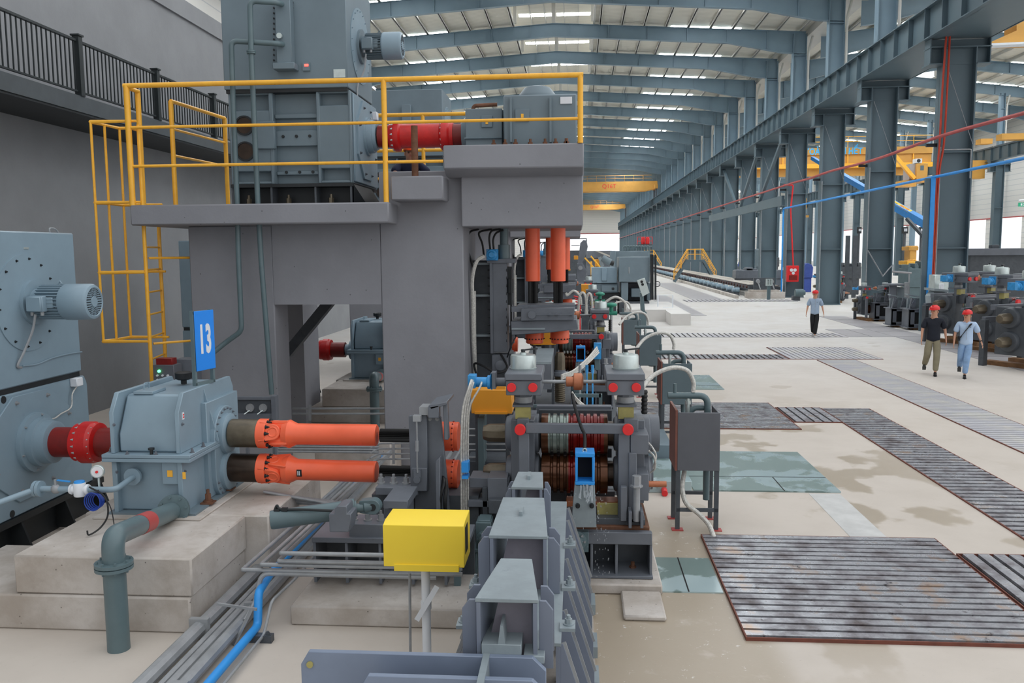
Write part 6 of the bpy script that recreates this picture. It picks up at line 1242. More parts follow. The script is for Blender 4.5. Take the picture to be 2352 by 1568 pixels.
# ================================================================== GRATINGS AND FLOOR PLATES
t = NT('rust_and_sky_sheen_bars'); g = t.noise(2.2, 6, .65); g2 = t.noise(5, 5, .7)
col = t.ramp(g, [(.28, (.06, .035, .03)), (.42, (.20, .19, .205)), (.56, (.40, .41, .44)), (.68, (.46, .33, .25))]); col = t.mix(t.step(g2, .60, .70), col, lin('#4e484a'))  # rust tones, with sky reflection painted in as pale blue-grey
M['grate'] = t.done(col, t.math('SUBTRACT', .5, t.math('MULTIPLY', t.step(g, .4, .6), .25)), .35)
t = NT('pale_grating_bars'); g = t.noise(1.3, 6, .65); col = t.mix(t.step(g, .4, .65), lin('#b3b2b8'), lin('#c2bfba')); M['grate_p'] = t.done(col, .5, .2)
M['pit'] = paint('pit_shade_and_seam', '#141213', .9, .2, 3)  # near-black for the shade under bars, and for plate seams
M['rust_frame'] = paint('rusty_frame', '#6e3d30', .7, .2, 8)
def grating(label, x0, x1, y0, y1, along, pitch, gap, mat='grate', th=.016, frame='rust_frame', jitter=.0, fw=.02):
    T = thing('floor_grating', label, 'grating', ((x0+x1)/2, (y0+y1)/2, 0), 'steel floor gratings')
    o = MB(); o.box((x0, y0, .0005), (x1, y1, .002)); part(T, 'pit_shade_sheet', o, 'pit')  # flat black sheet on the floor imitates the shade of a pit
    o = MB(); rnd = random.Random(int(x0*10+y0)); n = int(((y1-y0) if along == 'x' else (x1-x0))/pitch)
    for i in range(n):
        h = th+rnd.random()*jitter
        if along == 'x': a = y0+(y1-y0)*i/n; o.box((x0, a+gap, .002), (x1, a+(y1-y0)/n, h))
        else: a = x0+(x1-x0)*i/n; o.box((a+gap, y0, .002), (a+(x1-x0)/n, y1, h))
    part(T, 'bars', o, mat)
    if fw:
        o = MB(); f = fw; o.box((x0-f, y0-f, 0), (x0, y1+f, th)); o.box((x1, y0-f, 0), (x1+f, y1+f, th)); o.box((x0, y0-f, 0), (x1, y0, th)); o.box((x0, y1, 0), (x1, y1+f, th)); part(T, 'frame', o, frame)
    return T
grating('large wet grating of broad rusty bars in the right foreground', 1.40, 3.92, 6.84, 9.40, 'x', .128, .036, th=.03, fw=.012)
grating('dark grating of lengthwise bars cut by the right edge, beside the large wet one', 3.97, 7.4, 4.4, 8.92, 'y', .15, .045, th=.03, fw=.012)
grating('dark brown grating behind the grey cabinets', 1.15, 3.99, 15.3, 17.95, 'x', .12, .045)
grating('small black grating with lengthwise bars left of the long dark channel', 4.05, 4.90, 15.95, 17.42, 'y', .15, .04)
grating('long dark drain grating running from mid floor to the right picture edge', 4.93, 5.85, 3.6, 17.35, 'x', .165, .055)
grating('square grating of thin dark lines on the pale floor beyond the long ones', 6.25, 8.9, 25.35, 28.4, 'y', .16, .036, 'grate_p')
grating('narrow strip of short dark bars reaching left to the pipe cabinets', 1.9, 6.2, 25.35, 26.4, 'y', .17, .06)
grating('long grey drain grating, second from the machines, reaching the right picture edge', 6.98, 8.05, 9.0, 25.1, 'x', .155, .034, 'grate_p', frame='rust_frame')
grating('thin dashed grating strip under the feet of the man in black trousers', 2.6, 9.9, 31.8, 33.3, 'y', .2, .06, 'grate_p', frame='grate_p')
grating('far dashed grating strip in front of the roller table end', 6.9, 13.7, 54.0, 56.2, 'y', .28, .1, 'grate_p', frame='grate_p')
def fplate(name, x0, x1, y0, y1, mat, label, seams=(), h=.012, cat='floor plate'):
    T = thing(name, label, cat, ((x0+x1)/2, (y0+y1)/2, 0)); o = MB(); o.box((x0, y0, 0), (x1, y1, h)); part(T, 'plate', o, mat)
    if seams:
        o = MB()
        for (a, b) in seams: o.bar(Vector((*a, h+.0015)), Vector((*b, h+.0015)), .012, .003)
        part(T, 'seams', o, 'pit')
    return T
M['plate_far'] = paint('pale_grey_floor_plate', '#a5a2a4', .45, .05, 1.5)
fplate('cover_plates', 10.0, 11.6, 31.9, 35.0, 'plate_far', 'pale grey steel cover plates beyond the thin dashed strip', [((10.8, 31.9), (10.8, 35))])
fplate('cover_plates', 11.62, 12.85, 14, 42, 'plate_far', 'long band of grey cover plates running past the parked roll stands', [((11.62, 20+2*k), (12.85, 20+2*k)) for k in range(11)])
fplate('cover_plates', 7.6, 9.6, 56.3, 86, 'plate_far', 'far band of grey cover plates leading toward the stair bridge')
fplate('cover_plates', 5.0, 6.4, 42.5, 62, 'plate_far', 'far band of grey cover plates by the low white fence')
# green checker plates, wet
t = NT('wet_green_plate'); f = t.step(t.noise(1.2, 5, .6), .50, .54); col = t.mix(f, lin('#6f8380'), lin('#a9bcbf')); M['green_plate'] = t.done(col, t.math('SUBTRACT', .42, t.math('MULTIPLY', f, .25)), .1)
fplate('green_cover_plate', 1.56, 3.48, 11.25, 13.5, 'green_plate', 'large wet grey-green floor plate behind the nearest cabinet', [((1.56, 11.95), (3.48, 11.95)), ((2.75, 11.25), (2.75, 11.95))], .02)
fplate('green_cover_plate', .76, 1.37, 7.8, 8.7, 'green_plate', 'small wet grey-green floor plate left of the large wet grating', [((1.05, 7.8), (1.05, 8.7))])
fplate('green_cover_plate', 2.4, 3.4, 19.7, 22.0, 'green_plate', 'green floor plate farther back beside the second cabinet', [((2.4, 20.3), (3.4, 20.3))])
fplate('patched_floor_strip', 3.05, 3.45, 9.45, 11.2, paint('pale_patch', '#c2c2c0', .6), 'pale patched strip on the floor between green plate and wet grating', h=.003)
T = thing('raised_plate_box', 'low green-grey steel box raised on the floor by the roll stand end', 'cover box', (1.2, 11.5, 0)); o = MB(); o.box((.95, 11.15, 0), (1.52, 12.4, .16)); part(T, 'box', o, 'green_plate', bevel=.005); o = MB(); o.box((.9, 12.45, 0), (1.4, 13.6, .35)); part(T, 'rear_box', o, 'bluegrey_d', bevel=.005)
# ================================================================== ROLLER TABLE AND STAIR BRIDGES
T = thing('roller_table', 'very long roller table with pale top plates running to the far end of the hall', 'roller table', (12.4, 60, 0))
o = MB(); o.box((11.7, 59, .55), (12.6, 285, .8)); o.box((13.0, 59, .5), (13.8, 285, .72)); part(T, 'side_frame', o, 'steel_dk')
M['plate_top'] = paint('dusty_top_plate', '#b5afa6', .6, .08, .8)
o = MB()
y = 59.5
while y < 285: o.box((11.75, y, .84), (12.55, y+2.2, .87)); o.box((13.0, y, .78), (13.75, y+2.2, .80)); y += 2.3
part(T, 'top_plates', o, 'plate_top', kind='stuff')
M['roll_dark'] = paint('dark_red_brown_roller', '#4a2c28', .6, .2, 3)
o = MB(); y = 59.6
while y < 200: o.cyl((11.6, y, .70), (13.8, y, .70), .10, n=8); y += 1.15
part(T, 'rollers', o, 'roll_dark', kind='stuff')
o = MB(); o.box((10.55, 57.8, 0), (10.8, 285, .22)); single('concrete_curb', o, 'bare_conc', 'long low concrete curb along the left foot of the roller table', 'curb')
T = thing('roller_motor', 'blue-grey roller drive motor nearest the end of the table', 'motor', (11.1, 61, 0), 'roller drive motors'); o = MB(); o.lathe((10.92, 61, .42), (1, 0, 0), [(0, .12), (.03, .16), (.2, .16), (.22, .19), (.5, .19), (.52, .14)], 14); part(T, 'body', o, 'bluegrey'); o = MB(); o.box((11.0, 60.8, 0), (11.4, 61.2, .26)); part(T, 'foot', o, 'steel_dk')
for k in range(1, 40): dup(T, (11.1, 61+2.3*k, 0), (ORD[k]+' blue-grey drive motor along the left side of the roller table') if k < 8 else 'small distant drive motor in the row beside the roller table', 'roller drive motors' if k < 8 else 'distant roller drive motors')
block('concrete_plinth', [((11.4, 57.6, 0), (13.8, 58.9, .42)), ((11.6, 58.0, .42), (13.5, 58.9, .55))], 'bare_conc', 'pale concrete plinth at the near end of the roller table')
T = thing('end_stop', 'dark steel end stop with two bearing brackets on the pale concrete plinth', 'end stop', (12.4, 58.6, .55)); o = MB(); o.box((11.9, 58.4, .55), (13.3, 58.6, 1.35)); part(T, 'plate', o, 'steel_dk')
for x in (12.15, 13.05): o = MB(); o.cyl((x, 58.4, 1.15), (x, 58.2, 1.1), .13, n=14); o.bar((x, 58.35, 1.1), (x+.12, 58.1, .6), .06, .06); part(T, 'bracket', o, 'galv')
T = thing('push_button_panel', 'grey push button panel on a post before the pale plinth', 'control panel', gp(1765, 688)); p = gp(1765, 688); o = MB(); o.box((p.x-.1, p.y-.1, 0), (p.x+.1, p.y+.1, .9)); part(T, 'post', o, 'slate'); o = MB(); o.box((p.x-.2, p.y-.15, .9), (p.x+.2, p.y, 1.35)); q = part(T, 'panel', o, 'silver'); o = MB(); [o.cyl((p.x+dx, p.y-.15, z), (p.x+dx, p.y-.18, z), .035, n=8) for dx in (-.08, .08) for z in (1.03, 1.15, 1.27)]; part(q, 'buttons', o, 'black')
def stair_bridge(Y, label, s=1.0):
    T = thing('stair_bridge', label, 'stair bridge', (11.8, Y, 0), 'yellow railed stair bridges'); xa, xb, xc, xd, zd = 9.8, 11.1, 12.6, 13.9, 2.3
    for y in (Y-.45, Y+.45):
        o = MB(); o.bar((xa, y, .1), (xb, y, zd), .06, .25); part(T, 'stringer', o, 'column'); o = MB(); o.bar((xd, y, .1), (xc, y, zd), .06, .25); part(T, 'stringer', o, 'column'); o = MB(); o.box((xb, y-.03, zd-.2), (xc, y+.03, zd)); part(T, 'deck_beam', o, 'column')
        for nm, dz, r in (('handrail', 1.05, .04), ('knee_rail', .55, .028)):
            o = MB(); o.tube([(xa, y, .15+dz), (xb, y, zd+dz), (xc, y, zd+dz), (xd, y, .15+dz)], r, 6); part(T, nm, o, 'yellow')
        for x, z in ((xa, .1), ((xa+xb)/2, zd/2), (xb, zd), ((xb+xc)/2, zd), (xc, zd), ((xc+xd)/2, zd/2), (xd, .1)): o = MB(); o.tube([(x, y, z), (x, y, z+1.1)], .032, 6); part(T, 'post', o, 'yellow')
    o = MB(); o.box((xb, Y-.45, zd-.04), (xc, Y+.45, zd)); n = 9
    for i in range(n): f = (i+.5)/n; o.box((xa+(xb-xa)*f-.12, Y-.42, .1+(zd-.1)*f), (xa+(xb-xa)*f+.12, Y+.42, .1+(zd-.1)*f+.03)); o.box((xd+(xc-xd)*f-.12, Y-.42, .1+(zd-.1)*f), (xd+(xc-xd)*f+.12, Y+.42, .1+(zd-.1)*f+.03))
    part(T, 'treads', o, 'column'); return T
B1 = stair_bridge(87, 'yellow railed stair bridge crossing the roller table, nearer of the two')
dup(B1, (B1.location.x, 142, 0), 'smaller yellow railed stair bridge farther along the roller table')
# red tanks on a railed platform
p = at(1479, 570, 150); T = thing('tank_platform', 'red railed platform on legs with two red tanks, far down the hall', 'platform', (p.x, 150, 0)); z0 = at(1479, 561, 150).z; x0, x1 = at(1463, 560, 150).x, at(1497, 560, 150).x
o = MB(); o.box((x0, 149, z0-.25), (x1, 152, z0)); part(T, 'deck', o, 'steel_dk'); o = MB(); [o.box((x, 149, 0), (x+.2, 149.3, z0-.25)) for x in (x0+.1, (x0+x1)/2, x1-.3)]; part(T, 'legs', o, 'steel_dk')
o = MB(); [o.tube([(x0, 149, z0+dz), (x1, 149, z0+dz)], .05, 6) for dz in (.55, 1.25)]; [o.tube([(x0+(x1-x0)*f, 149, z0), (x0+(x1-x0)*f, 149, z0+1.25)], .05, 6) for f in (0, .33, .66, 1)]; part(T, 'railing', o, 'red_cap')
for f in (.42, .72): o = MB(); xx = x0+(x1-x0)*f; o.lathe((xx, 150.2, z0), (0, 0, 1), [(0, .25), (.1, .35), (1.1, .35), (1.3, .15)], 14); part(T, 'red_tank', o, 'red_cap')
# ================================================================== GREY MACHINES IN THE MIDDLE DISTANCE
def far_box(name, label, cat, boxes, Y, mat='bluegrey_d', extra=None):
    T = thing(name, label, cat, at(*boxes[0][1:3], Y))
    for b in boxes: o = MB(); o.pb(b[1], b[2], b[3], b[4], b[5] if len(b) > 5 else Y, b[6] if len(b) > 6 else 1.2); part(T, b[0], o, b[7] if len(b) > 7 else mat, bevel=.02)
    zl = min(at(b[1], b[4], b[5] if len(b) > 5 else Y).z for b in boxes)
    if zl > .05:
        b = max(boxes, key=lambda b: (b[3]-b[1])*(b[4]-b[2])); Yb_ = (b[5] if len(b) > 5 else Y); o = MB(); o.box((at(b[1], b[4], Yb_).x+.02, Yb_+.05, 0), (at(b[3], b[4], Yb_).x-.02, Yb_+(b[6] if len(b) > 6 else 1.2)*.95, zl)); part(T, 'plinth', o, 'steel_dk')
    return T
Y = 44
T = far_box('machine_enclosure', 'large square green-grey machine enclosure with black pipes at its right', 'enclosure', [('hood', 1422, 590, 1493, 647, 43.5, 2.6), ('pedestal', 1427, 648, 1443, 690, 43.6, 2.2), ('rear_body', 1443, 650, 1490, 690, 44.6, 1.5, 'steel_dk'), ('inner_motor', 1450, 662, 1474, 682, 43.8, .8), ('side_frame', 1486, 650, 1495, 690, 43.8, 1.5)], 43.5)
o = MB(); [o.tube([at(x, 585, 43.3), at(x, 688, 43.3)], .05, 8) for x in (1495.5, 1499, 1505.5)]; part(T, 'black_pipes', o, 'soot'); o = MB(); p = at(1510, 652, 43.2); o.tube([p+Vector((math.cos(a)*.13, 0, math.sin(a)*.13)) for a in [i*PI/6 for i in range(13)]], .02, 6, cap=False); part(T, 'handwheel', o, 'soot')
o = MB(); o.pb(1444, 613, 1446, 628, 43.46, .05); part(T, 'door_handle', o, 'galv')
T = far_box('drive_motor', 'square blue-grey motor housing left of the large square enclosure', 'motor', [('upper_housing', 1359, 614, 1417, 650, 44, 1.6, 'bluegrey'), ('cover_strip', 1382, 616, 1394, 645, 43.9, .2, 'bluegrey'), ('lower_housing', 1362, 651, 1420, 672, 44.1, 1.5), ('inspection_box', 1382, 655, 1418, 670, 43.95, .2), ('skid', 1360, 672, 1424, 690, 44.2, 1.4, 'soot')], 44)
o = MB(); p = at(1408, 663, 43.93); o.cyl(p, p+Vector((0, -.04, 0)), .07, n=14); part(T, 'round_port', o, 'soot')
far_box('machine_enclosure', 'green-grey machine block behind the large square enclosure', 'enclosure', [('hood', 1412, 576, 1490, 620, 56, 3), ('side', 1402, 576, 1414, 625, 55.6, 1)], 56)
T = thing('pipe_manifold', 'row of arched grey pipes on top of the machine blocks', 'pipes', at(1455, 578, 70)); 
for k in range(9): o = MB(); x = 1432+k*6.5; o.tube(bend([at(x, 580, 68), at(x, 566, 68), at(x+7, 565, 68), at(x+7, 580, 68)], .3), .07, 6); part(T, 'arched_pipe', o, 'slate')
o = MB(); o.tube([at(1432, 566, 68.3), at(1498, 566, 68.3)], .08, 6); part(T, 'header', o, 'slate'); o = MB(); a_, b_ = at(1431, 580, 68), at(1492, 580, 68); o.box((a_.x, 67.7, 0), (b_.x, 69, a_.z)); part(T, 'support_block', o, 'bluegrey_d')
T = thing('shear_arm', 'tall dark grey leaf-shaped machine arm standing beyond the hanging spindles', 'machine arm', at(1335, 618, 40)); P3('arm', [(1327, 606), (1333, 558), (1340, 551), (1347, 552), (1350, 566), (1347, 580), (1340, 598), (1334, 608)], 40, .8, 'steel_grey', T); P3('base', [(1326, 606), (1338, 604), (1348, 622), (1345, 650), (1326, 650)], 39.8, 1.0, 'steel_grey', T)
o = MB(); p = at(1333, 615, 39.75); o.cyl(p, p+Vector((0, -.15, 0)), .1, n=16); part(T, 'pivot', o, 'galv')
far_box('frame_gantry', 'dark pipe gantry frame against the bright far doorway', 'gantry', [('top_bar', 1303, 547, 1348, 549, 60, .1, 'soot'), ('right_post', 1346, 549, 1348, 575, 60, .1, 'soot'), ('left_post', 1305, 549, 1307, 575, 60, .1, 'soot'), ('mid_bar', 1312, 563, 1332, 564, 60, .1, 'soot')], 60)
far_box('yellow_machine', 'yellow machine parts left of the dark leaf-shaped arm', 'machine', [('panel', 1301, 562, 1307, 582, 45, .8, 'amber'), ('block', 1318, 587, 1328, 596, 45, .8, 'amber'), ('beam', 1300, 617, 1310, 622, 36, .5, 'amber'), ('box', 1335, 653, 1357, 675, 32, .6, 'amber')], 45)
T = thing('far_machine_deck', 'long low grey machine deck lying before the bright far doorway', 'machine', at(1380, 590, 110)); o = MB(); o.pb(1348, 576, 1405, 592, 110, 60); o.box((at(1348, 592, 110).x, 111, 0), (at(1405, 592, 110).x, 168, at(1380, 592, 110).z)); part(T, 'deck', o, 'steel_grey'); o = MB(); o.prism([at(1366, 576, 109.5), at(1400, 590, 109.5), at(1410, 590, 109.5), at(1375, 576, 109.5)], (0, .3, 0)); part(T, 'sloping_plate', o, 'plate_top')
T = thing('steep_stair', 'orange-yellow stair handrails slanting between grey machines', 'stair', at(1360, 612, 50))
for dx in (0, 14): o = MB(); o.tube([at(1343+dx, 592-dx*.3, 50), at(1364+dx, 614-dx*.1, 50)], .05, 6); part(T, 'handrail', o, 'yellow')
o = MB(); o.tube([at(1358, 600, 50), Vector((at(1360, 614, 50).x, 50, 0))], .05, 6); o.tube([at(1378, 614, 50), Vector((at(1378, 614, 50).x, 50, 0))], .05, 6); part(T, 'post', o, 'yellow')
far_box('yellow_block', 'small amber upright block behind the blue-grey motor housing', 'machine', [('block', 1367, 595, 1377, 612, 52, .8, 'amber')], 52)
T = thing('tilted_cylinder', 'grey tilted cylinder ending in black behind the motor housings', 'cylinder', at(1395, 605, 52)); o = MB(); o.cyl(at(1383, 592, 52), at(1402, 603, 52), .22, n=14); part(T, 'barrel', o, 'bluegrey_d'); o = MB(); o.cyl(at(1402, 603, 52), at(1410, 605, 52), .16, n=14); part(T, 'black_end', o, 'soot'); o = MB(); o.bar(at(1377, 590, 52), at(1384, 612, 52), .2, .15); part(T, 'strut', o, 'trough')
# pale raised floor, control pedestal, low fence
block('raised_floor', [((2.4, 39.0, 0), (4.05, 46, .55)), ((4.05, 37.0, 0), (4.9, 46, .50))], 'pale_conc', 'pale raised concrete floor block under the control pedestal', 'raised floor', .0)
T = thing('control_pedestal', 'grey tilted control pedestal with two round knobs', 'control pedestal', at(1476, 722, 36)); Y = 36
P3('post', [(1470, 672), (1478, 672), (1482, 720), (1472, 712)], Y, .25, 'slate', T); P3('panel', [(1463, 644), (1481, 638), (1492, 672), (1476, 681)], Y-.12, .2, 'silver', T, lab='light grey front panel')
o = MB()
for x, y in ((1474, 647), (1476, 653)): p = at(x, y, Y-.13); o.lathe(p, (0, -1, 0), [(0, .055), (.03, .055), (.03, .03), (.04, .03)], 14)
part(T, 'knobs', o, 'black')
o = MB(); p = at(1476, 716, 36); o.box((p.x-.15, 35.8, 0), (p.x+.15, 36.3, p.z)); part(T, 'foot', o, 'slate')
T = thing('low_fence', 'low white tubular fence standing alone on the pale floor', 'fence', gp(1528, 730)); Yf = gp(1528, 730).y; xa, xb = at(1511, 700, Yf).x, at(1545, 700, Yf).x
for x in (xa, xb): o = MB(); o.tube([(x, Yf, 0), (x, Yf, 1.1)], .03, 6); part(T, 'post', o, 'white')
for z in (.1, .5, 1.1): o = MB(); o.tube([(xa, Yf, z), (xb, Yf, z)], .02, 6); part(T, 'bar', o, 'white')
# green valves, hoses and red bits beyond stand two
for k, (x, y, Y_) in enumerate(((1378, 675, 24), (1404, 700, 20.5))):
    p = at(x, y, Y_); T = thing('green_valve', ['green valve body above the second stand', 'green valve body right of the second stand'][k], 'valve', p); o = MB(); o.ball(p, (.14, .12, .06), 14); o.cyl(p, p-Vector((0, 0, .22)), .05, n=10); o.cyl(p-Vector((.14, 0, .2)), p+Vector((.14, 0, -.2)), .05, n=12); part(T, 'body', o, 'green'); o = MB(); o.cyl(p-Vector((0, 0, .2)), Vector((p.x, p.y, 0)), .03, n=8); part(T, 'stem', o, 'galv')
o = MB()
for k, (a, b, h) in enumerate((((1328, 720), (1348, 725), 672), ((1345, 725), (1362, 735), 674), ((1390, 700), (1438, 712), 682), ((1300, 672), (1335, 700), 668))): o.tube(curve([at(*a, 20), at(a[0]+3, h+10, 20), at((a[0]+b[0])/2, h, 20), at(b[0]-3, h+12, 20), at(*b, 20)]), .03, 7)
p = at(1328, 720, 20); o.tube([p, (p.x, 20, .0)], .03, 6)
single('arching_hoses', o, 'hose', 'group of pale arching hoses around the second stand', 'hoses', kind='stuff')
o = MB()
for k in range(7): o.tube(bend([at(1318+k*2, 680+k*6, 20.6), at(1330, 683+k*6, 20.6), at(1334, 690+k*6, 20.6)], .05), .02, 6)
p = at(1330, 722, 20.6); o.cyl(p, (p.x, p.y, 0), .04, n=8)
single('red_valves', o, 'red_cap', 'stack of small red fittings between the pale hoses', 'valves', kind='stuff')
# ================================================================== PARKED STANDS AND GUIDES ON THE RIGHT
ROLLS = [o for o in bpy.data.objects if o.name.startswith('work_roll') and 'label' in o.keys() and 'front stand' in o['label']]
def park(px, py, rot, s, label, dz=-.42, stains=None, withrolls=True, lift=0.0):
    g = gp(px, py); base = RS.location.copy(); Rm = Matrix.Rotation(rot, 3, 'Z'); ctr = Vector((.02, RY, .52))
    def tr(v): return g+Rm@((v-ctr)*s)+Vector((0, 0, .12+lift))
    c = dup(RS, tr(base), label, 'parked roll stands'); c.rotation_euler.z = rot; c.scale = (s, s, s)
    for k, r in enumerate(ROLLS if withrolls else []):
        q = dup(r, tr(r.location), ('upper' if r['label'].startswith('upper') else 'lower')+' roll of the '+label[:60].split(',')[0].replace('parked ', ''), 'rolls of the parked stands'); q.rotation_euler.z = rot; q.scale = (s, s, s)
    for ch in c.children:
        if re.sub(r'\.\d+$', '', ch.name) in ('housing_body', 'roll_chock', 'rear_post', 'post_column'): ch.data = ch.data.copy(); ch.data.materials[0] = M['steel_dk']
    w = MB()
    for dx in (-.35, .35): w.obox(g+Rm@Vector((dx*s, 0, 0))+Vector((0, 0, .06)), (.25, 1.3*s, .12), Rm)
    single('timber_packer', w, 'wood', 'timber packers under the '+label.split(',')[0].replace('parked ', ''), 'timber')
    return c
park(2212, 786, .52, 1.5, 'big parked roll stand with rusty tenons, left one at the right edge')
park(2308, 806, .52, 1.5, 'big parked roll stand cut by the right picture edge')
park(2372, 842, .52, 1.5, 'corner of a third big parked stand at the extreme right')
park(2003, 735, .12, .95, 'mid-size parked roll stand left of the guide boxes')
park(1906, 694, .05, 1.05, 'small parked roll stand beside the red fire hose box')
def guide_box(px, py, s, label):
    g = gp(px, py); T = thing('guide_box', label, 'guide box', g, 'parked guide boxes'); q = lambda x, y, z: g+Vector((x, y, z))*s
    o = MB(); o.box(q(-.55, 0, .12), q(-.48, .8, .85)); o.box(q(.48, 0, .12), q(.55, .8, .85)); o.box(q(-.55, 0, .12), q(-.32, .06, .85)); o.box(q(.05, 0, .12), q(.55, .06, .85)); o.box(q(-.55, 0, .12), q(.1, .06, .25)); o.box(q(-.55, 0, .74), q(.1, .06, .85)); part(T, 'box_frame', o, 'steel_grey', bevel=.01)
    o = MB(); o.box(q(-.32, .1, .25), q(.05, .14, .74)); part(T, 'opening_shade_sheet', o, 'opening_shade'); o = MB(); o.box(q(-.62, -.05, .85), q(.6, .85, .89)); o.box(q(-.62, -.05, .09), q(.6, .85, .12)); part(T, 'flanges', o, 'steel_grey')  # black sheet imitates shade behind the square hole
    for x in (-.4, .0, .35):
        o = MB(); o.prism([q(x-.1, .1, .89), q(x+.12, .1, .89), q(x+.16, .1, 1.25), q(x-.02, .1, 1.35)], (0, .12*s, 0)); o.cyl(q(x+.0, .05, 1.0), q(x+.0, .3, 1.0), .07*s, n=10); o.bar(q(x-.08, .05, 1.0), q(x+.08, .05, 1.3), .02, .02); part(T, 'clamp', o, 'steel_grey')
    o = MB(); o.prism([q(-.5, .35, 1.5), q(.6, .35, 1.25), q(.6, .35, 1.2), q(-.5, .35, 1.45)], (0, .35*s, 0)); o.box(q(-.45, .5, .89), q(.5, .6, 1.3)); part(T, 'sloping_table', o, 'trough')
    o = MB(); o.box(q(-.3, .1, 0), q(-.05, .7, .09)); o.box(q(.2, .1, 0), q(.45, .7, .09)); part(T, 'timber', o, 'wood')
    return T
guide_box(2036, 738, .95, 'grey guide box with a square dark opening, leftmost of three'); guide_box(2075, 752, .9, 'narrow grey guide box in the middle of three, on timbers'); guide_box(2118, 758, .95, 'grey guide box partly behind the man in the black T-shirt')
g = gp(2060, 745); 
def fb(name, label, cat, px0, py0, px1, py1, Y, dy, mat): o = MB(); o.pb(px0, py0, px1, py1, Y, dy); return single(name, o, mat, label, cat, bevel=.01)
far_box('channel_frame', 'tall grey channel-shaped steel frame with a round tube behind the guide boxes', 'frame', [('left_plate', 2043, 652, 2060, 690, 38.2, .1, 'steel_grey'), ('top', 2044, 652, 2085, 656, 38, 1, 'steel_grey'), ('right_plate', 2062, 660, 2080, 690, 38.3, .9, 'trough')], 38)
o = MB(); o.cyl(at(2083, 690, 38), at(2083, 648, 38), .11, n=14); single('round_tube', o, 'galv', 'upright grey tube beside the channel-shaped frame', 'tube')
far_box('control_cabinet', 'beige-grey electrical cabinet at the foot of the big column', 'cabinet', [('body', 2147, 631, 2179, 690, 33.2, .6, 'silver'), ('switch_box', 2160, 651, 2169, 665, 32.9, .15, 'white')], 33.2)
T = thing('bracket_stand', 'pale grey sloping steel bracket stand before the electrical cabinet', 'bracket', gp(2160, 735)); P3('web', [(2138, 680), (2152, 664), (2176, 668), (2176, 720), (2168, 730), (2140, 720)], 31, .5, 'trough', T); P3('cap', [(2146, 662), (2178, 665), (2178, 671), (2146, 668)], 30.8, .9, 'trough', T)
far_box('concrete_plinth', 'long grey concrete wall block behind the big parked stands', 'concrete block', [('block', 2224, 582, 2420, 760, 36.5, 3, 'steel_dk'), ('cap', 2222, 570, 2420, 586, 36.3, 3.4, 'steel_grey')], 36.5)
far_box('laptop_like_lid', 'small dark tilted lid lying on the concrete wall block', 'lid', [('lid', 2278, 562, 2296, 570, 37, .3, 'steel_dk')], 37)
far_box('motor_set', 'small grey pump motor before the fire hose box', 'motor', [('foot', 1822, 680, 1838, 694, 55, .5, 'steel_dk')], 55)
o = MB(); p = at(1826, 672, 55); o.cyl(p, p+Vector((.5, 0, 0)), .24, n=16); o.cyl(p+Vector((.5, 0, 0)), p+Vector((.62, 0, 0)), .15, n=12); single('pump_motor', o, 'slate', 'round end of a small pump motor below the red hose box', 'motor')
# fire hose box
Yb = 58.2; T = thing('fire_hose_box', 'red fire hose box with white round emblems fixed to a column', 'hose box', at(1824, 647, Yb)); o = MB(); o.pb(1808, 610, 1835, 647, Yb, .35); part(T, 'box', o, 'red_cap', bevel=.02)
o = MB(); o.pb(1812, 632, 1831, 643, Yb-.02, .02); part(T, 'window', o, 'red_dk')
o = MB()
for x, y, r in ((1818, 620, .11), (1826, 620, .11), (1822, 627, .1)): p = at(x, y, Yb-.02); o.lathe(p, (0, -1, 0), [(0, r), (.02, r)], 16)
part(T, 'round_emblem', o, 'white')
run('red_riser', [at(1822, 610, 58.3), at(1816, 480, 58.3), at(1822, 425, 58.3), at(1800, 425, 58.3)], .05, 'red_cap', 'thin red riser pipe dropping to the fire hose box')
# red and blue service pipes along the columns
o_ = [(13.75, y, 7.38+.06*math.sin(y*.42)) for y in [14+2*i for i in range(20)]]+[(13.75, y, 7.45) for y in range(56, 286, 8)]
T = thing('red_pipe', 'long dull red pipe sagging along the whole row of columns', 'pipe', (13.75, 30, 7.3)); o = MB(); o.tube(o_, .066, 8); part(T, 'run', o, 'red_pipe'); o = MB(); [o.box((13.6, Y0+BAY*k-.05, 7.15), (14.0, Y0+BAY*k+.05, 7.28)) for k in range(31)]; part(T, 'brackets', o, 'soot', kind='stuff')
run('blue_pipe', [(13.75, 20, 5.95), (13.75, 58.5, 5.95), (13.75, 58.5, 0.2)], .055, 'blue', 'long bright blue pipe along the columns dropping beside the fire hose box', rad=.2)
T = thing('blue_pole', 'upright bright blue square pole standing against the big column', 'pole', gp(2133, 724)); g = gp(2133, 735); x0, x1 = at(2129, 600, 34.3).x, at(2139, 600, 34.3).x; o = MB(); o.box((x0, 34.2, 0), (x1, 34.4, 5.95)); part(T, 'pole', o, 'blue'); o = MB(); o.box((x0-.2, 34.25, 0), (x0, 34.35, 5.9)); part(T, 'grey_back', o, 'column')
T = thing('red_hose_pair', 'two orange-red hoses hanging down the web of the big column', 'hoses', (14.4, 34.5, 0)); 
for pts in ([(2174, 75), (2165, 200), (2158, 330), (2152, 400), (2146, 520), (2139, 660)], [(2182, 75), (2176, 200), (2168, 330), (2157, 400), (2148, 560), (2141, 690)]): o = MB(); o.tube(curve([at(x, y, 34.5) for x, y in pts]), .04, 6); part(T, 'hose', o, 'red_pipe' if False else paint('orange_red_hose', '#b83a20', .5))
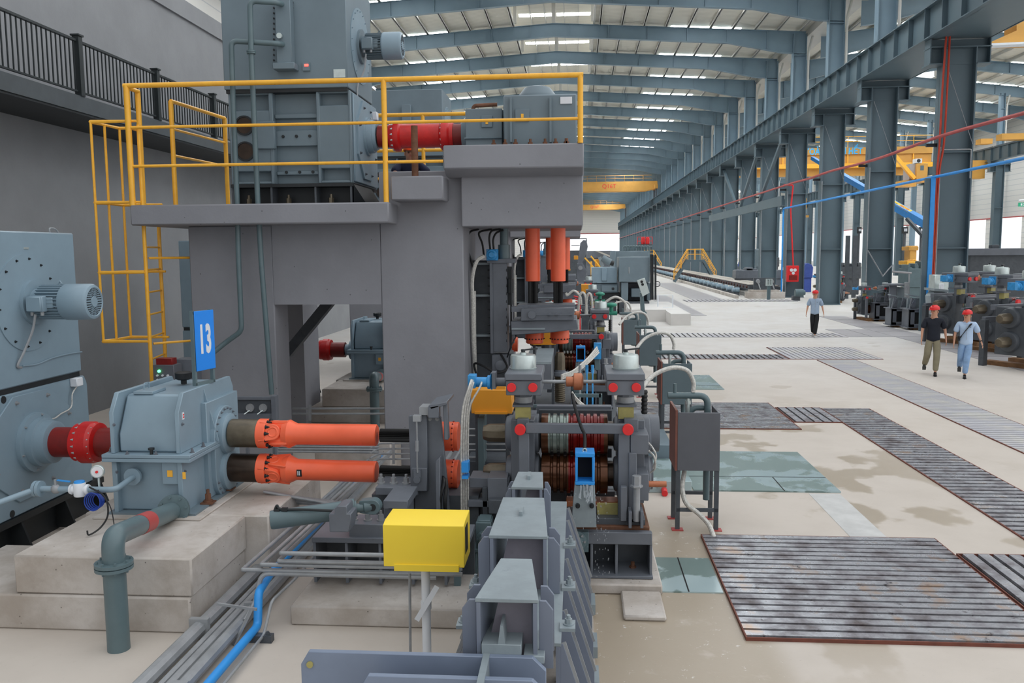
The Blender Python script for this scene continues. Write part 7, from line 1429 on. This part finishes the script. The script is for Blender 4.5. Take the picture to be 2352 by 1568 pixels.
# conduits and cable trays on the columns
o = MB()
for k in range(0, 14):
    y = Y0+BAY*k-.34; o.tube([(14.02, y, .3), (14.02, y, 7.1)], .025, 5); 
    o.tube([(14.1, y, 10.2), (15.2, y, 7.2)], .012, 5)
o.tube(bend([(14.0, Y0-.35, 6.9), (14.05, Y0-.35, 7.0), (15.15, Y0-.35, 7.0), (15.15, Y0-.35, 5.9)], .05), .025, 6); o.tube([(14.05, Y0+BAY-.35, 3.15), (14.8, Y0+BAY-.35, 1.9), (15.2, Y0+BAY-.35, 2.4)], .03, 6)
single('column_conduits', o, 'galv', 'thin pale conduits and tie rods running up the broad columns', 'conduits', kind='stuff')
# horizontal tie beam with cross bracing
T = thing('tie_beam', 'grey horizontal beam tying the columns beyond the fire hose box', 'beam', (14.2, 59, 6.3)); o = MB(); o.box((13.78, 59.2, 6.2), (13.98, 91, 6.85)); part(T, 'beam', o, 'column')
for (ya, yb3) in ((59.5, 66.5), (83, 75.3)):
    o = MB(); o.bar((13.88, ya+7.4 if ya < 70 else ya-7.3, 6.8), (13.88, ya, 10.8), .2, .25); part(T, 'diagonal_brace', o, 'column')
o = MB(); o.bar((13.88, 67.5, 10.8), (13.88, 74.5, 6.8), .2, .25); part(T, 'diagonal_brace', o, 'column')
# ================================================================== CRANES
def bridge(Y, x0, x1, z0, z1, label, txt=None, tx=0, ts=1.0, tm='red_cap'):
    T = thing('bridge_crane', label, 'crane', ((x0+x1)/2, Y, z0)); o = MB(); o.prism([(x0, Y, z1), (x1, Y, z1), (x1, Y, z0+.5), (x1-2, Y, z0), (x0+2, Y, z0), (x0, Y, z0+.5)], (0, .8, 0)); part(T, 'girder', o, 'crane')
    o = MB(); o.prism([(x0, Y+2.4, z1), (x1, Y+2.4, z1), (x1, Y+2.4, z0+.5), (x1-2, Y+2.4, z0), (x0+2, Y+2.4, z0), (x0, Y+2.4, z0+.5)], (0, .8, 0)); part(T, 'girder', o, 'crane')
    for x in (x0, x1-.5): o = MB(); o.box((x, Y-1, z0+.3), (x+.5, Y+4, z0+1.0)); part(T, 'end_carriage', o, 'crane')
    for x in (13.6, x0+.1): o = MB(); o.box((x-.1, Y-.6, 12.57), (x+.12, Y-.1, z0+.5)); o.box((x-.1, Y+3.1, 12.57), (x+.12, Y+3.6, z0+.5)); part(T, 'wheel_bogie', o, 'steel_dk')
    o = MB(); [o.tube([(x0+1, Y-.05, z1+h), (x1-1, Y-.05, z1+h)], .035, 5) for h in (.5, 1.0)]
    x = x0+1
    while x < x1-1: o.tube([(x, Y-.05, z1), (x, Y-.05, z1+1.0)], .035, 5); x += 1.6
    part(T, 'walkway_railing', o, 'crane')
    if txt: lettering(T, 'painted_lettering', txt, ts, Matrix.Translation((tx, Y-.01, (z0+z1)/2)) @ Matrix.Rotation(PI/2, 4, 'X'), tm, sx=1.0)
    return T
za, zb2 = at(1400, 439, 150).z, at(1400, 417, 150).z
bridge(150, -16.8, at(1510, 430, 150).x, za, zb2, 'orange-yellow bridge crane marked Q16T spanning the main bay', 'Q16T', at(1399, 429, 150).x, 1.0)
za, zb2 = at(1400, 481, 240).z, at(1400, 469, 240).z
bridge(240, -16.8, at(1436, 475, 240).x, za, zb2, 'smaller orange-yellow bridge crane far behind the first one', 'Q16T', at(1366, 475, 240).x, 1.0)
# big crane in the side bay
YC = 92; M['cyan_text'] = paint('cyan_lettering', '#3fb4f4', .5, .03, 2)
T = thing('bridge_crane', 'large orange crane with cyan Vietnamese slogan lettering behind the columns', 'crane', (26, YC, 12)); x0, x1 = 16.0, at(2142, 345, YC).x
zA, zB, zC, zD, zE = at(1980, 338, YC).z, at(1980, 354, YC).z, at(1980, 375, YC).z, at(1980, 385, YC).z, at(1980, 402, YC).z
o = MB(); o.box((x0, YC, zB), (x1, YC+.6, zA)); part(T, 'upper_girder', o, 'crane'); o = MB(); o.box((x0, YC+.2, zC), (x1, YC+1, zB)); part(T, 'rib_panel', o, 'crane')
o = MB(); o.box((x0, YC-.3, zD), (x1, YC+.4, zC)); part(T, 'walkway', o, 'yellow'); o = MB(); o.box((x0, YC+.4, zE), (x1-2.5, YC+1.2, zD)); part(T, 'lower_girder', o, 'crane')
x = x0+1; o = MB()
while x < x1: o.box((x, YC+.05, zC), (x+.12, YC+.2, zB)); o.tube([(x, YC, zA), (x, YC, zA+1.1)], .035, 5); x += 2.2
o.tube([(x0, YC, zA+1.1), (x1, YC, zA+1.1)], .035, 5); o.tube([(x0, YC, zA+.6), (x1, YC, zA+.6)], .035, 5); part(T, 'ribs_and_railing', o, 'yellow')
zt3 = (zA+zB)/2; 
tx0, tx1 = at(1847, 348, YC).x, at(1878, 348, YC).x; tx2, tx3 = at(1930, 346, YC).x, at(1981, 346, YC).x
lettering(T, 'slogan_lettering', 'AN TOÀN TRÊN HẾT', .92, Matrix.Translation(((tx0+tx3)/2-2.6, YC-.03, zt3-.05)) @ Matrix.Rotation(PI/2, 4, 'X'), 'cyan_text', sx=1.0, bold=.02, label='cyan slogan lettering')
SLOG = [o for o in T.children if o.name.startswith('slogan')][0]
xs_ = [v.co.x+OFF[SLOG.name].x for v in SLOG.data.vertices]; w_now = max(xs_)-min(xs_); 
want = (tx3-tx0)*16/13.2; k = want/w_now; cx = max(xs_)
for v in SLOG.data.vertices: v.co.x = (v.co.x+OFF[SLOG.name].x-cx)*k+tx3-OFF[SLOG.name].x
# operator cab
Yc_ = 80; T = thing('crane_cab', 'yellow crane operator cab with windows hanging behind the columns', 'crane cab', at(2115, 412, Yc_)); o = MB(); o.pb(2105, 375, 2131, 412, Yc_, 2); part(T, 'cab', o, 'crane', bevel=.03); o = MB(); o.pb(2114, 380, 2122, 391, Yc_-.02, .05); part(T, 'window', o, 'column'); o = MB(); o.pb(2089, 376, 2107, 412, Yc_+.3, 1.5); part(T, 'glazed_front', o, 'plate_far')
o = MB(); o.bar(at(2050, 352, Yc_), at(2100, 410, Yc_), .4, .3); part(T, 'diagonal_strut', o, 'yellow'); o = MB(); o.pb(2072, 414, 2132, 418, Yc_-.2, 2.4); o.pb(2071, 418, 2105, 428, Yc_-.2, 1.5); part(T, 'platform', o, 'crane')
o = MB(); o.pb(2104, 364, 2118, 374, Yc_, .8); q = part(T, 'air_conditioner', o, 'white'); o = MB(); p = at(2110, 369, Yc_); o.cyl(p, p+Vector((0, -.03, 0)), .16, n=16); part(q, 'fan', o, 'soot')
# yellow ends near the right edge
T = thing('crane_end', 'orange-yellow crane girder end at the upper right corner', 'crane', at(2330, 80, 44)); o = MB(); o.prism([at(2259, 104, 44), at(2335, 70, 44), at(2335, 45, 44), at(2420, 10, 44), at(2420, 95, 44), at(2300, 98, 44)], (0, 1.2, 0)); part(T, 'girder', o, 'crane'); o = MB(); o.bar(at(2262, 88, 43.8), at(2340, 50, 43.8), .15, .12); part(T, 'rail_beam', o, 'steel_dk'); o = MB(); o.bar(at(2259, 106, 43.9), at(2420, 98, 43.9), .6, .1); part(T, 'bottom_flange', o, 'white')
for k, (a, b, c, d, Y) in enumerate(((2301, 306, 2365, 320, 76), (2253, 318, 2280, 330, 78), (2212, 368, 2274, 388, 84), (2212, 388, 2262, 410, 84))):
    o = MB(); o.pb(a, b, c, d, Y, 1.0); single('crane_part', o, 'crane', ['orange crane carriage on the second beam at the right edge', 'small orange crane box left of the slender column', 'orange crane platform below the second crane beam', 'orange railed basket under the crane platform'][k], 'crane')
# hoist hanging
T = thing('hoist_hook', 'orange hoist block hanging by a column left of the blue boom', 'hoist', at(1852, 500, 70)); o = MB(); o.pb(1845, 455, 1853, 480, 70, .3); o.pb(1844, 494, 1858, 499, 70, .3); part(T, 'block', o, 'crane'); o = MB(); o.tube([at(1848, 480, 70.1), at(1851, 495, 70.1)], .05, 6); o.tube([at(1850, 455, 70.1), at(1851, 455, 70.1)+Vector((0, 0, 8.5))], .03, 6); part(T, 'chain', o, 'soot')
# mobile crane boom
T = thing('crane_boom', 'long bright blue telescopic crane boom slanting down behind the columns, yellow sticker on it', 'crane boom', at(2127, 520, 48)); B0, B1_ = at(2138, 520, 48), at(1925, 398, 60); B2 = at(1866, 363, 64)
o = MB(); o.bar(B0, B0+(B1_-B0)*.38, .40, .42); part(T, 'base_section', o, 'blue'); o = MB(); o.bar(B0+(B1_-B0)*.3, B1_, .34, .34); part(T, 'middle_section', o, 'blue'); o = MB(); o.bar(B1_, B2, .24, .24); part(T, 'tip_section', o, 'blue')
o = MB(); o.bar(at(2083, 502, 48.5), at(2126, 548, 47), .16, .16); part(T, 'lift_cylinder', o, 'steel_dk')
u = (B0-B1_).normalized(); sgl = B0+(B1_-B0)*.39; nrm = Vector((0, -1, 0)); nrm = (nrm-u*nrm.dot(u)).normalized(); up = nrm.cross(u)*-1
if up.z < 0: up = -up
c = at(2065, 481, 1); cS = min((B0+(B1_-B0)*f/100 for f in range(5, 90)), key=lambda v: abs(proj(v)[0]-2068)); print('sticker', [round(q) for q in proj(cS)])
R3 = Matrix((u, nrm*-1, up)).transposed()
o = MB(); o.obox(cS+nrm*.23, (2.6, .01, .26), R3); st = part(T, 'sticker', o, 'yellow_box', 'yellow sticker with red numbers')
Mt = Matrix.Translation(cS+nrm*.237) @ Matrix((u, up, nrm)).transposed().to_4x4()
lettering(st, 'phone_number', '0908.612.009', .25, Mt @ Matrix.Translation((.52, 0, 0)), 'red_cap', sx=.75); lettering(st, 'small_lettering', 'AN PHONG', .15, Mt @ Matrix.Translation((-.72, -.03, 0)), 'black', sx=1.1)
for k, x in enumerate((1926, 1949, 1966)): o = MB(); p = at(x, 541, 56+k); o.box((p.x-.12, 56+k, 0), (p.x+.12, 56.2+k, p.z)); single('dark_post', o, 'steel_dk', ['left', 'middle', 'right'][k]+' of three plain dark posts between two broad columns', 'post')
# lamps on dark stands, yellow machine, tarpaulins, side bay clutter
for k, (x, w) in enumerate(((2044, 10), (2080, 12), (2118, 10), (1975, 8), (1662, 7), (1671, 7), (1681, 7), (1692, 7))):
    Yq = 70 if k < 4 else 110; T = thing('black_stand', ['dark stand with a four-hole round head'][0]+[' right of the slender post', ' below the blue boom', ' just left of the blue pole', ' left of the fourth column', ', first of four in the far gap', ', second of four in the far gap', ', third of four in the far gap', ', fourth of four in the far gap'][k], 'stand', at(x, 640, Yq), 'dark round-headed stands'); yt = 521 if k < 4 else 541
    o = MB(); o.pb(x-w/2, yt, x+w/2, yt+(15 if k < 4 else 9), Yq, .3); part(T, 'head', o, 'soot'); o = MB(); [o.cyl(at(x+dx*w, yt+7+dz*w, Yq-.02) if k < 4 else at(x+dx*w, yt+4+dz*w, Yq-.02), at(x+dx*w, yt+(7 if k < 4 else 4)+dz*w, Yq-.02)+Vector((0, -.05, 0)), .06, n=8) for dx in (-.15, .15) for dz in (-.15, .15)]; part(T, 'holes', o, 'white'); o = MB(); a_ = at(x-w*.22, yt+8, Yq+.1); o.box((a_.x, Yq+.1, 0), (at(x+w*.22, yt+8, Yq).x, Yq+.35, a_.z)); part(T, 'mast', o, 'steel_dk')
for k, (x0, y0, x1, y1, Y, m, nm, lab, cat) in enumerate((
    (1700, 594, 1722, 612, 92, 'tarp', 'blue_tarpaulin', 'blue tarpaulin heap between the far columns', 'tarpaulin'), (1845, 604, 1868, 638, 66, 'tarp', 'blue_tarpaulin', 'blue tarpaulin draped right of the fire hose box', 'tarpaulin'),
    (1735, 571, 1757, 612, 88, 'bluegrey_d', 'round_tank', 'grey upright tank beside the blue tarpaulin', 'tank'), (1690, 612, 1800, 640, 70, 'steel_grey', 'cooling_bed', 'long grey cooling bed beams behind the roller table', 'machine'),
    (1640, 604, 1705, 612, 100, 'steel_grey', 'cooling_bed', 'far grey cooling bed side beam', 'machine'), (1758, 566, 1782, 582, 95, 'yellow', 'yellow_machine', 'bright yellow machine cluster in the side bay gap', 'machine'),
    (1765, 582, 1790, 612, 92, 'steel_dk', 'dark_machine', 'dark machine below the yellow cluster', 'machine'), (1884, 625, 1925, 640, 56, 'steel_dk', 'tool_bench', 'dark tool bench with small boxes behind the small parked stand', 'bench'),
    (1930, 600, 1978, 640, 62, 'steel_dk', 'dark_machine', 'dark machinery block between fourth and third columns', 'machine'), (2085, 598, 2127, 660, 50, 'slate', 'machine_rack', 'green-grey machine rack left of the blue pole', 'rack'),
    (2083, 595, 2115, 608, 58, 'yellow', 'yellow_machine', 'yellow machine body below the blue boom', 'machine'), (2088, 562, 2110, 575, 66, 'crane', 'yellow_machine', 'orange machine head before the bright opening under the boom', 'machine'))):
    T = thing(nm, lab, cat, at((x0+x1)/2, y1, Y)); o = MB()
    if m == 'tarp': o.pprism([(x0, y1), (x0+2, y0+8), (x0+6, y0+2), ((x0+x1)/2, y0), (x1-3, y0+4), (x1, y0+10), (x1-2, y1)], Y, 1.5)
    elif nm == 'round_tank': p, q = at((x0+x1)/2, y1, Y), at((x0+x1)/2, y0, Y); o.lathe(p, q-p, [(0, .5), (.05, .55), ((q-p).length-.1, .55), ((q-p).length, .45)], 20)
    else:
        o.pb(x0, y0+(y1-y0)*.3, x1, y1, Y, 1.5); rr = random.Random(k)
        for i in range(5): xx = x0+(x1-x0)*rr.random()*.85; o.pb(xx, y0+(y1-y0)*.3*rr.random(), xx+(x1-x0)*.14, y0+(y1-y0)*.4, Y+.1, 1.0)
    zl = at((x0+x1)/2, y1, Y).z
    if zl > .02: o.box((at(x0, y1, Y).x+.1, Y+.1, 0), (at(x1, y1, Y).x-.1, Y+1.2, zl+.02))
    part(T, 'body', o, m, bevel=.03)
# small boxes on the bench
for k, (x, y, m, l) in enumerate(((1888, 612, 'copper', 'small brown box on the tool bench'), (1900, 614, 'white', 'small white box on the tool bench'), (1915, 613, 'silver', 'pale rounded bundle on the tool bench'))): o = MB(); o.pb(x-5, y-1, x+5, y+12, 55.8, .4); single('small_box', o, m, l, 'box', bevel=.02)
T = thing('wrapped_frame', 'bent grey frame with plastic wrap above the mid-size parked stand', 'frame', at(2050, 625, 44)); o = MB(); o.tube(curve([at(2001, 631, 44), at(2025, 623, 44), at(2055, 624, 44), at(2093, 627, 44)]), .06, 6); [o.tube([at(x, 626, 44), at(x, 648, 44)], .03, 5) for x in (2012, 2018, 2040, 2088)]; part(T, 'frame', o, 'plate_far')
# exit sign far right
T = thing('exit_sign', 'small green exit sign on the right-hand wall', 'sign', at(2348, 470, 60)); o = MB(); o.pb(2340, 465, 2360, 474, 60, .1); part(T, 'panel', o, paint('exit_green', '#2fae82', .5)); o = MB(); o.pb(2345, 467, 2348, 472, 59.97, .03); o.pb(2350, 467, 2358, 468.5, 59.97, .03); o.pb(2350, 470.5, 2358, 472, 59.97, .03); part(T, 'white_marks', o, 'white')
o = MB(); o.tube([at(2340, 460, 60), at(2360, 458, 60)], .05, 6); single('strip_lamp', o, 'white', 'thin white strip lamp above the exit sign', 'lamp')
# ================================================================== PEOPLE
def skin_part(par, name, V, E, mat, root=0, sub=2, label=None):
    """V: {key: ((x,y,z), rx[, ry])}; E: pairs of keys. A continuous skinned surface."""
    bm = bmesh.new(); sk = bm.verts.layers.skin.verify(); vs = {}; base = OFF[par.name]
    for i, (k, v) in enumerate(V.items()):
        b = bm.verts.new(Vector(v[0])); r = v[1]; ry = v[2] if len(v) > 2 else r; b[sk].radius = (r, ry); b[sk].use_root = (i == root); vs[k] = b
    for a, b in E: bm.edges.new((vs[a], vs[b]))
    me = bpy.data.meshes.new(name); bm.to_mesh(me); bm.free(); me.materials.append(M[mat] if isinstance(mat, str) else mat)
    o = bpy.data.objects.new(name, me); C.objects.link(o); o.parent = par; OFF[o.name] = base
    m = o.modifiers.new('skin', 'SKIN'); m.use_smooth_shade = True; m.branch_smoothing = .4
    s = o.modifiers.new('sub', 'SUBSURF'); s.levels = sub; s.render_levels = sub
    if label: o['label'] = label
    return o
def lmesh(par, name, mb, mat, label=None):       # mesh in the person's own coordinates
    keep = OFF[par.name]; OFF[par.name] = Vector((0, 0, 0)); o = part(par, name, mb, mat, label); OFF[par.name] = keep; OFF[o.name] = keep; return o
def person(loc, rot, s, label, shirt, trousers, shoe, L, R, armL, armR, helmet='red_cap', collar=False, strap=False, headturn=0.0, open_shirt=False, crouch=None):
    """faces -Y locally. L/R: (knee, ankle) for the figure's left (+x) and right (-x) leg; arms: (elbow, wrist)."""
    T = thing('person', label, 'person', loc); T.rotation_euler.z = rot; T.scale = (s, s, s)
    V_ = lambda *a: Vector(a); pel = V_(0, 0, .94); ch = V_(0, -.01, 1.22); nk = V_(0, .0, 1.44); hd = V_(0, -.015, 1.56)
    sh = {1: V_(.175, 0, 1.385), -1: V_(-.175, 0, 1.385)}; hp = {1: V_(.085, 0, .90), -1: V_(-.085, 0, .90)}
    legs = {1: L, -1: R}; arms = {1: armL, -1: armR}
    if crouch: pel, ch, nk, hd = [V_(*c) for c in crouch]; sh = {k: nk+V_(.17*k, 0, -.06) for k in (1, -1)}; hp = {k: pel+V_(.09*k, 0, 0) for k in (1, -1)}
    B = {'pel': (pel, .12, .095), 'wst': ((pel+ch)/2, .115, .09), 'ch': (ch, .14, .10), 'up': (nk-V_(0, 0, .10), .10, .075), 'nk': (nk, .058), 'jaw': (hd-V_(0, .0, .045), .074, .080), 'hd': (hd+V_(0, .01, .03), .092, .106), 'top': (hd+V_(0, .012, .11), .078, .09)}
    Eb = [('pel', 'wst'), ('wst', 'ch'), ('ch', 'up'), ('up', 'nk'), ('nk', 'jaw'), ('jaw', 'hd'), ('hd', 'top')]
    for k, n in ((1, 'l'), (-1, 'r')):
        kn, an = [V_(*q) for q in legs[k]]; el, wr = [V_(*q) for q in arms[k]]
        B['s'+n] = (sh[k], .048); B['e'+n] = (el, .038); B['w'+n] = (wr, .026, .022); Eb += [('up', 's'+n), ('s'+n, 'e'+n), ('e'+n, 'w'+n)]
        d = (wr-el).normalized(); B['p'+n] = (wr+d*.05, .030, .018); B['k'+n] = (wr+d*.085, .032, .016); Eb += [('w'+n, 'p'+n), ('p'+n, 'k'+n)]
        B['h'+n] = (hp[k], .085); B['q'+n] = (kn, .055); B['a'+n] = (an, .038); Eb += [('pel', 'h'+n), ('h'+n, 'q'+n), ('q'+n, 'a'+n)]
    body = skin_part(T, 'body', B, Eb, 'skin')
    # fingers: four of unequal length and a thumb on each hand
    for k, n in ((1, 'l'), (-1, 'r')):
        el, wr = [V_(*q) for q in arms[k]]; d = (wr-el).normalized(); side = V_(0, -1, 0)-d*V_(0, -1, 0).dot(d); side.normalize(); pal = d.cross(side)*k
        o = MB()
        for i, ln in enumerate((.060, .070, .066, .052)):
            b = wr+d*.095+side*(.026-.017*i); o.tube([b, b+d*ln*.5+pal*.006, b+d*ln*.9+pal*.022], .0085, 6, radii=[.0095, .0085, .007])
        b = wr+d*.04+side*.028; o.tube([b, b+d*.025+side*.022, b+d*.055+side*.028+pal*.01], .010, 6, radii=[.012, .010, .008]); lmesh(body, 'fingers', o, 'skin')
    R_h = Matrix.Rotation(headturn, 3, 'Z'); H = lambda x, y, z: hd+R_h@V_(x, y, z)
    o = MB(); o.prism([H(-.012, -.085, .0), H(.012, -.085, .0), H(.004, -.09, .035), H(-.004, -.09, .035)], R_h@V_(0, -.02, 0)); o.ball(H(.085, .01, .01), (.012, .02, .03), 8); o.ball(H(-.085, .01, .01), (.012, .02, .03), 8); lmesh(body, 'nose_and_ears', o, 'skin')
    o = MB(); [o.ball(H(x, -.080, .022), (.012, .006, .006), 8) for x in (-.032, .032)]; [o.obox(H(x, -.083, .040), (.030, .006, .006), R_h) for x in (-.032, .032)]; lmesh(body, 'eyes_and_brows', o, 'black')
    o = MB(); o.obox(H(0, -.085, -.028), (.036, .008, .009), R_h); lmesh(body, 'mouth', o, 'red_pipe')
    o = MB(); o.ball(H(0, .038, .052), (.086, .082, .085), 14); lmesh(body, 'hair', o, 'black')
    # helmet
    o = MB(); c = H(0, .008, .062); n = 20; ring = []
    prof = [(0, .118), (.02, .122), (.055, .116), (.085, .095), (.105, .06), (.112, .001)]; o.lathe(c, (0, 0, 1), prof, n, cap=False)
    for f in o.bm.verts: f.co = c+Matrix.Rotation(headturn, 3, 'Z')@Vector(((f.co-c).x*.92, (f.co-c).y*1.12, (f.co-c).z))
    o.prism([H(-.085, -.10, .062), H(-.06, -.165, .056), H(.06, -.165, .056), H(.085, -.10, .062)], (0, 0, .009)); o.obox(H(0, .0, .165), (.03, .2, .02), R_h); hm = lmesh(T, 'helmet', o, helmet, ('red' if helmet == 'red_cap' else 'orange')+' safety helmet')
    o = MB(); o.obox(H(.085, -.03, .10), (.012, .05, .035), R_h); lmesh(hm, 'sticker', o, 'white')
    # shirt
    S_ = {'hem': (pel-V_(0, 0, .13) if not crouch else pel, .172, .140), 'pel': (pel+V_(0, 0, .0 if not crouch else .06), .168, .135), 'wst': ((pel+ch)/2, .160, .128), 'ch': (ch, .180, .134), 'up': (nk-V_(0, 0, .10), .150, .11), 'nk': (nk-V_(0, .005, .015), .080, .078)}
    Es = [('hem', 'pel'), ('pel', 'wst'), ('wst', 'ch'), ('ch', 'up'), ('up', 'nk')]
    for k, n in ((1, 'l'), (-1, 'r')):
        el = V_(*arms[k][0]); S_['s'+n] = (sh[k]+V_(0, 0, -.005), .080); S_['m'+n] = (sh[k]+(el-sh[k])*(.95 if not crouch else 1.1), .078); Es += [('up', 's'+n), ('s'+n, 'm'+n)]
    st = skin_part(T, 'shirt', S_, Es, shirt)
    if collar:
        o = MB()
        for k in (1, -1): o.prism([nk+V_(.01*k, -.075, -.05), nk+V_(.06*k, -.085, -.065), nk+V_(.075*k, -.02, .0), nk+V_(.05*k, -.05, .015)], (0, -.012, .0))
        lmesh(st, 'collar', o, shirt)
        o = MB(); o.obox(ch+V_(0, -.132, -.04), (.006, .006, .40)); lmesh(st, 'button_placket', o, 'galv'); o = MB(); o.obox(ch+V_(.075, -.128, .07), (.04, .006, .012)); lmesh(st, 'chest_emblem', o, 'cab_slate')
    # trousers
    P_ = {'top': (pel+V_(0, 0, .10), .128, .10), 'pel': (pel-V_(0, 0, .01), .138, .112)}; Ep = [('top', 'pel')]
    for k, n in ((1, 'l'), (-1, 'r')):
        kn, an = [V_(*q) for q in legs[k]]; P_['h'+n] = (hp[k]-V_(0, 0, .04), .098, .10); P_['t'+n] = ((hp[k]+kn)/2, .098); P_['q'+n] = (kn, .084); P_['c'+n] = ((kn+an)/2, .078); P_['a'+n] = (an+(kn-an)*.06, .066); Ep += [('pel', 'h'+n), ('h'+n, 't'+n), ('t'+n, 'q'+n), ('q'+n, 'c'+n), ('c'+n, 'a'+n)]
    tr = skin_part(T, 'trousers', P_, Ep, trousers)
    # shoes
    for k, leg in ((1, L), (-1, R)):
        kn, an = [V_(*q) for q in leg]; tilt = leg_tilt(kn, an); Rm = Matrix.Rotation(tilt, 3, 'X'); f = lambda x, y, z: an+Rm@V_(x, y, z)
        sp = {'heel': (f(0, .045, -.045), .036, .034), 'mid': (f(0, -.04, -.048), .038, .032), 'toe': (f(.005*k, -.14, -.056), .040, .024), 'ank': (f(0, .01, .0), .042)}
        skin_part(T, 'shoe', sp, [('heel', 'mid'), ('mid', 'toe'), ('heel', 'ank')], shoe)
        o = MB(); o.prism([f(-.04, .085, -.078), f(.04, .085, -.078), f(.045, -.10, -.078), f(.0, -.19, -.074), f(-.045, -.10, -.078)], Rm@V_(0, 0, -.012)); lmesh(T, 'shoe_sole', o, 'white' if shoe == 'shoe_white' else 'soot')
    if strap:
        o = MB(); pts = [ch+V_(.10, -.07, .17), ch+V_(.05, -.128, .10), ch+V_(-.04, -.142, -.03), ch+V_(-.12, -.125, -.16), ch+V_(-.175, -.05, -.23)]
        for a, b in zip(pts, pts[1:]): o.bar(a, b, .05, .014)
        o.obox(ch+V_(-.175, -.0, -.22), (.05, .14, .12)); lmesh(T, 'sling_bag', o, 'black', 'black sling bag and strap')
    return T
def leg_tilt(kn, an):
    d = kn-an; back = an.y; return max(-1.0, min(.1, -(back-.06)*2.2)) if back > .08 else 0.0
M['shirt_grey'] = paint('pale_blue_grey_polo', '#9fb2c8', .8, .06, 6, bump=.2); M['tee_dark'] = paint('dark_navy_tee', '#151b28', .8, .15, 6, bump=.2); M['shirt_blue'] = paint('light_blue_shirt', '#b4cbe6', .8, .05, 6, bump=.2)
M['black_trs'] = paint('black_trousers', '#101114', .8, .1, 6); M['khaki'] = paint('khaki_trousers', '#8a836c', .85, .08, 6, bump=.2); M['jeans'] = paint('light_blue_jeans', '#86a6cc', .85, .12, 6, bump=.2)
M['shoe_black'] = paint('black_shoe', '#17171a', .6, .1, 8); M['shoe_white'] = paint('white_grey_shoe', '#b8b6b4', .6, .2, 20); M['navy_work'] = paint('navy_workwear', '#1b2340', .8, .1, 6); M['helmet_orange'] = paint('orange_helmet', '#e0561e', .4, .05, 6)
fL = ((.075, -.14, .50), (.03, -.20, .085)); fB = ((-.085, -.02, .50), (-.11, .34, .24))
a1 = ((.25, .03, 1.13), (.30, -.02, .90)); a2 = ((-.25, .03, 1.13), (-.29, -.04, .90))
person(gp(1870, 774), -.25, 1.0, 'person walking in pale grey-blue polo shirt, black trousers and red helmet', 'shirt_grey', 'black_trs', 'shoe_white', ((.05, -.08, .50), (.01, -.16, .085)), ((-.07, -.06, .50), (-.05, .16, .14)), a1, a2, collar=True)
T = person(gp(2140, 861), -.36, 1.03, 'person walking in dark navy T-shirt and khaki trousers, cigarette in mouth', 'tee_dark', 'khaki', 'shoe_black', ((.09, -.10, .50), (.07, -.14, .085)), ((-.12, -.06, .50), (-.17, .30, .20)), ((.25, .05, 1.13), (.28, .02, .90)), ((-.25, -.02, 1.13), (-.26, -.10, .90)), headturn=-.5)
o = MB(); h = Vector((0, -.015, 1.56)); Rh = Matrix.Rotation(-.5, 3, 'Z'); o.cyl(h+Rh@Vector((-.01, -.09, -.03)), h+Rh@Vector((-.03, -.17, -.04)), .005, n=6); lmesh(T, 'cigarette', o, 'white', 'white cigarette')
T = person(gp(2215, 867), -.40, .98, 'person walking in light blue shirt and jeans with a black sling strap', 'shirt_blue', 'jeans', 'shoe_black', ((.03, -.12, .50), (.0, -.14, .085)), ((-.10, -.02, .50), (-.12, .34, .22)), ((.27, .05, 1.13), (.34, -.02, .92)), ((-.25, .02, 1.13), (-.27, -.06, .90)), collar=True, strap=True, headturn=-.45)
o = MB(); w = Vector((.34, -.02, .92)); o.cyl(w+Vector((0, 0, .03)), w+Vector((-.01, 0, .05)), .034, n=12); lmesh(T, 'wristwatch', o, 'black')
p = at(940, 380, 14.4); person((p.x, 14.4, zs1), .3, 1.0, 'person crouching behind the long red shaft in orange helmet and navy workwear', 'navy_work', 'navy_work', 'shoe_black', ((.2, -.28, .36), (.16, -.05, .09)), ((-.2, -.28, .36), (-.16, -.05, .09)), ((.28, -.25, .62), (.15, -.45, .55)), ((-.28, -.25, .62), (-.15, -.45, .55)), helmet='helmet_orange', crouch=((0, .12, .36), (0, -.02, .62), (0, -.10, .82), (0, -.15, .92)))
p = at(1931, 660, 50); person(gp(1931, 690), 1.2, .9, 'person in dark clothes and red helmet crouching among the parked stands', 'navy_work', 'black_trs', 'shoe_black', ((.2, -.32, .45), (.16, -.05, .09)), ((-.2, -.32, .45), (-.16, -.05, .09)), ((.28, -.25, .62), (.15, -.45, .55)), ((-.28, -.25, .62), (-.15, -.45, .55)), crouch=((0, .12, .38), (0, -.02, .66), (0, -.12, .86), (0, -.17, .97)))
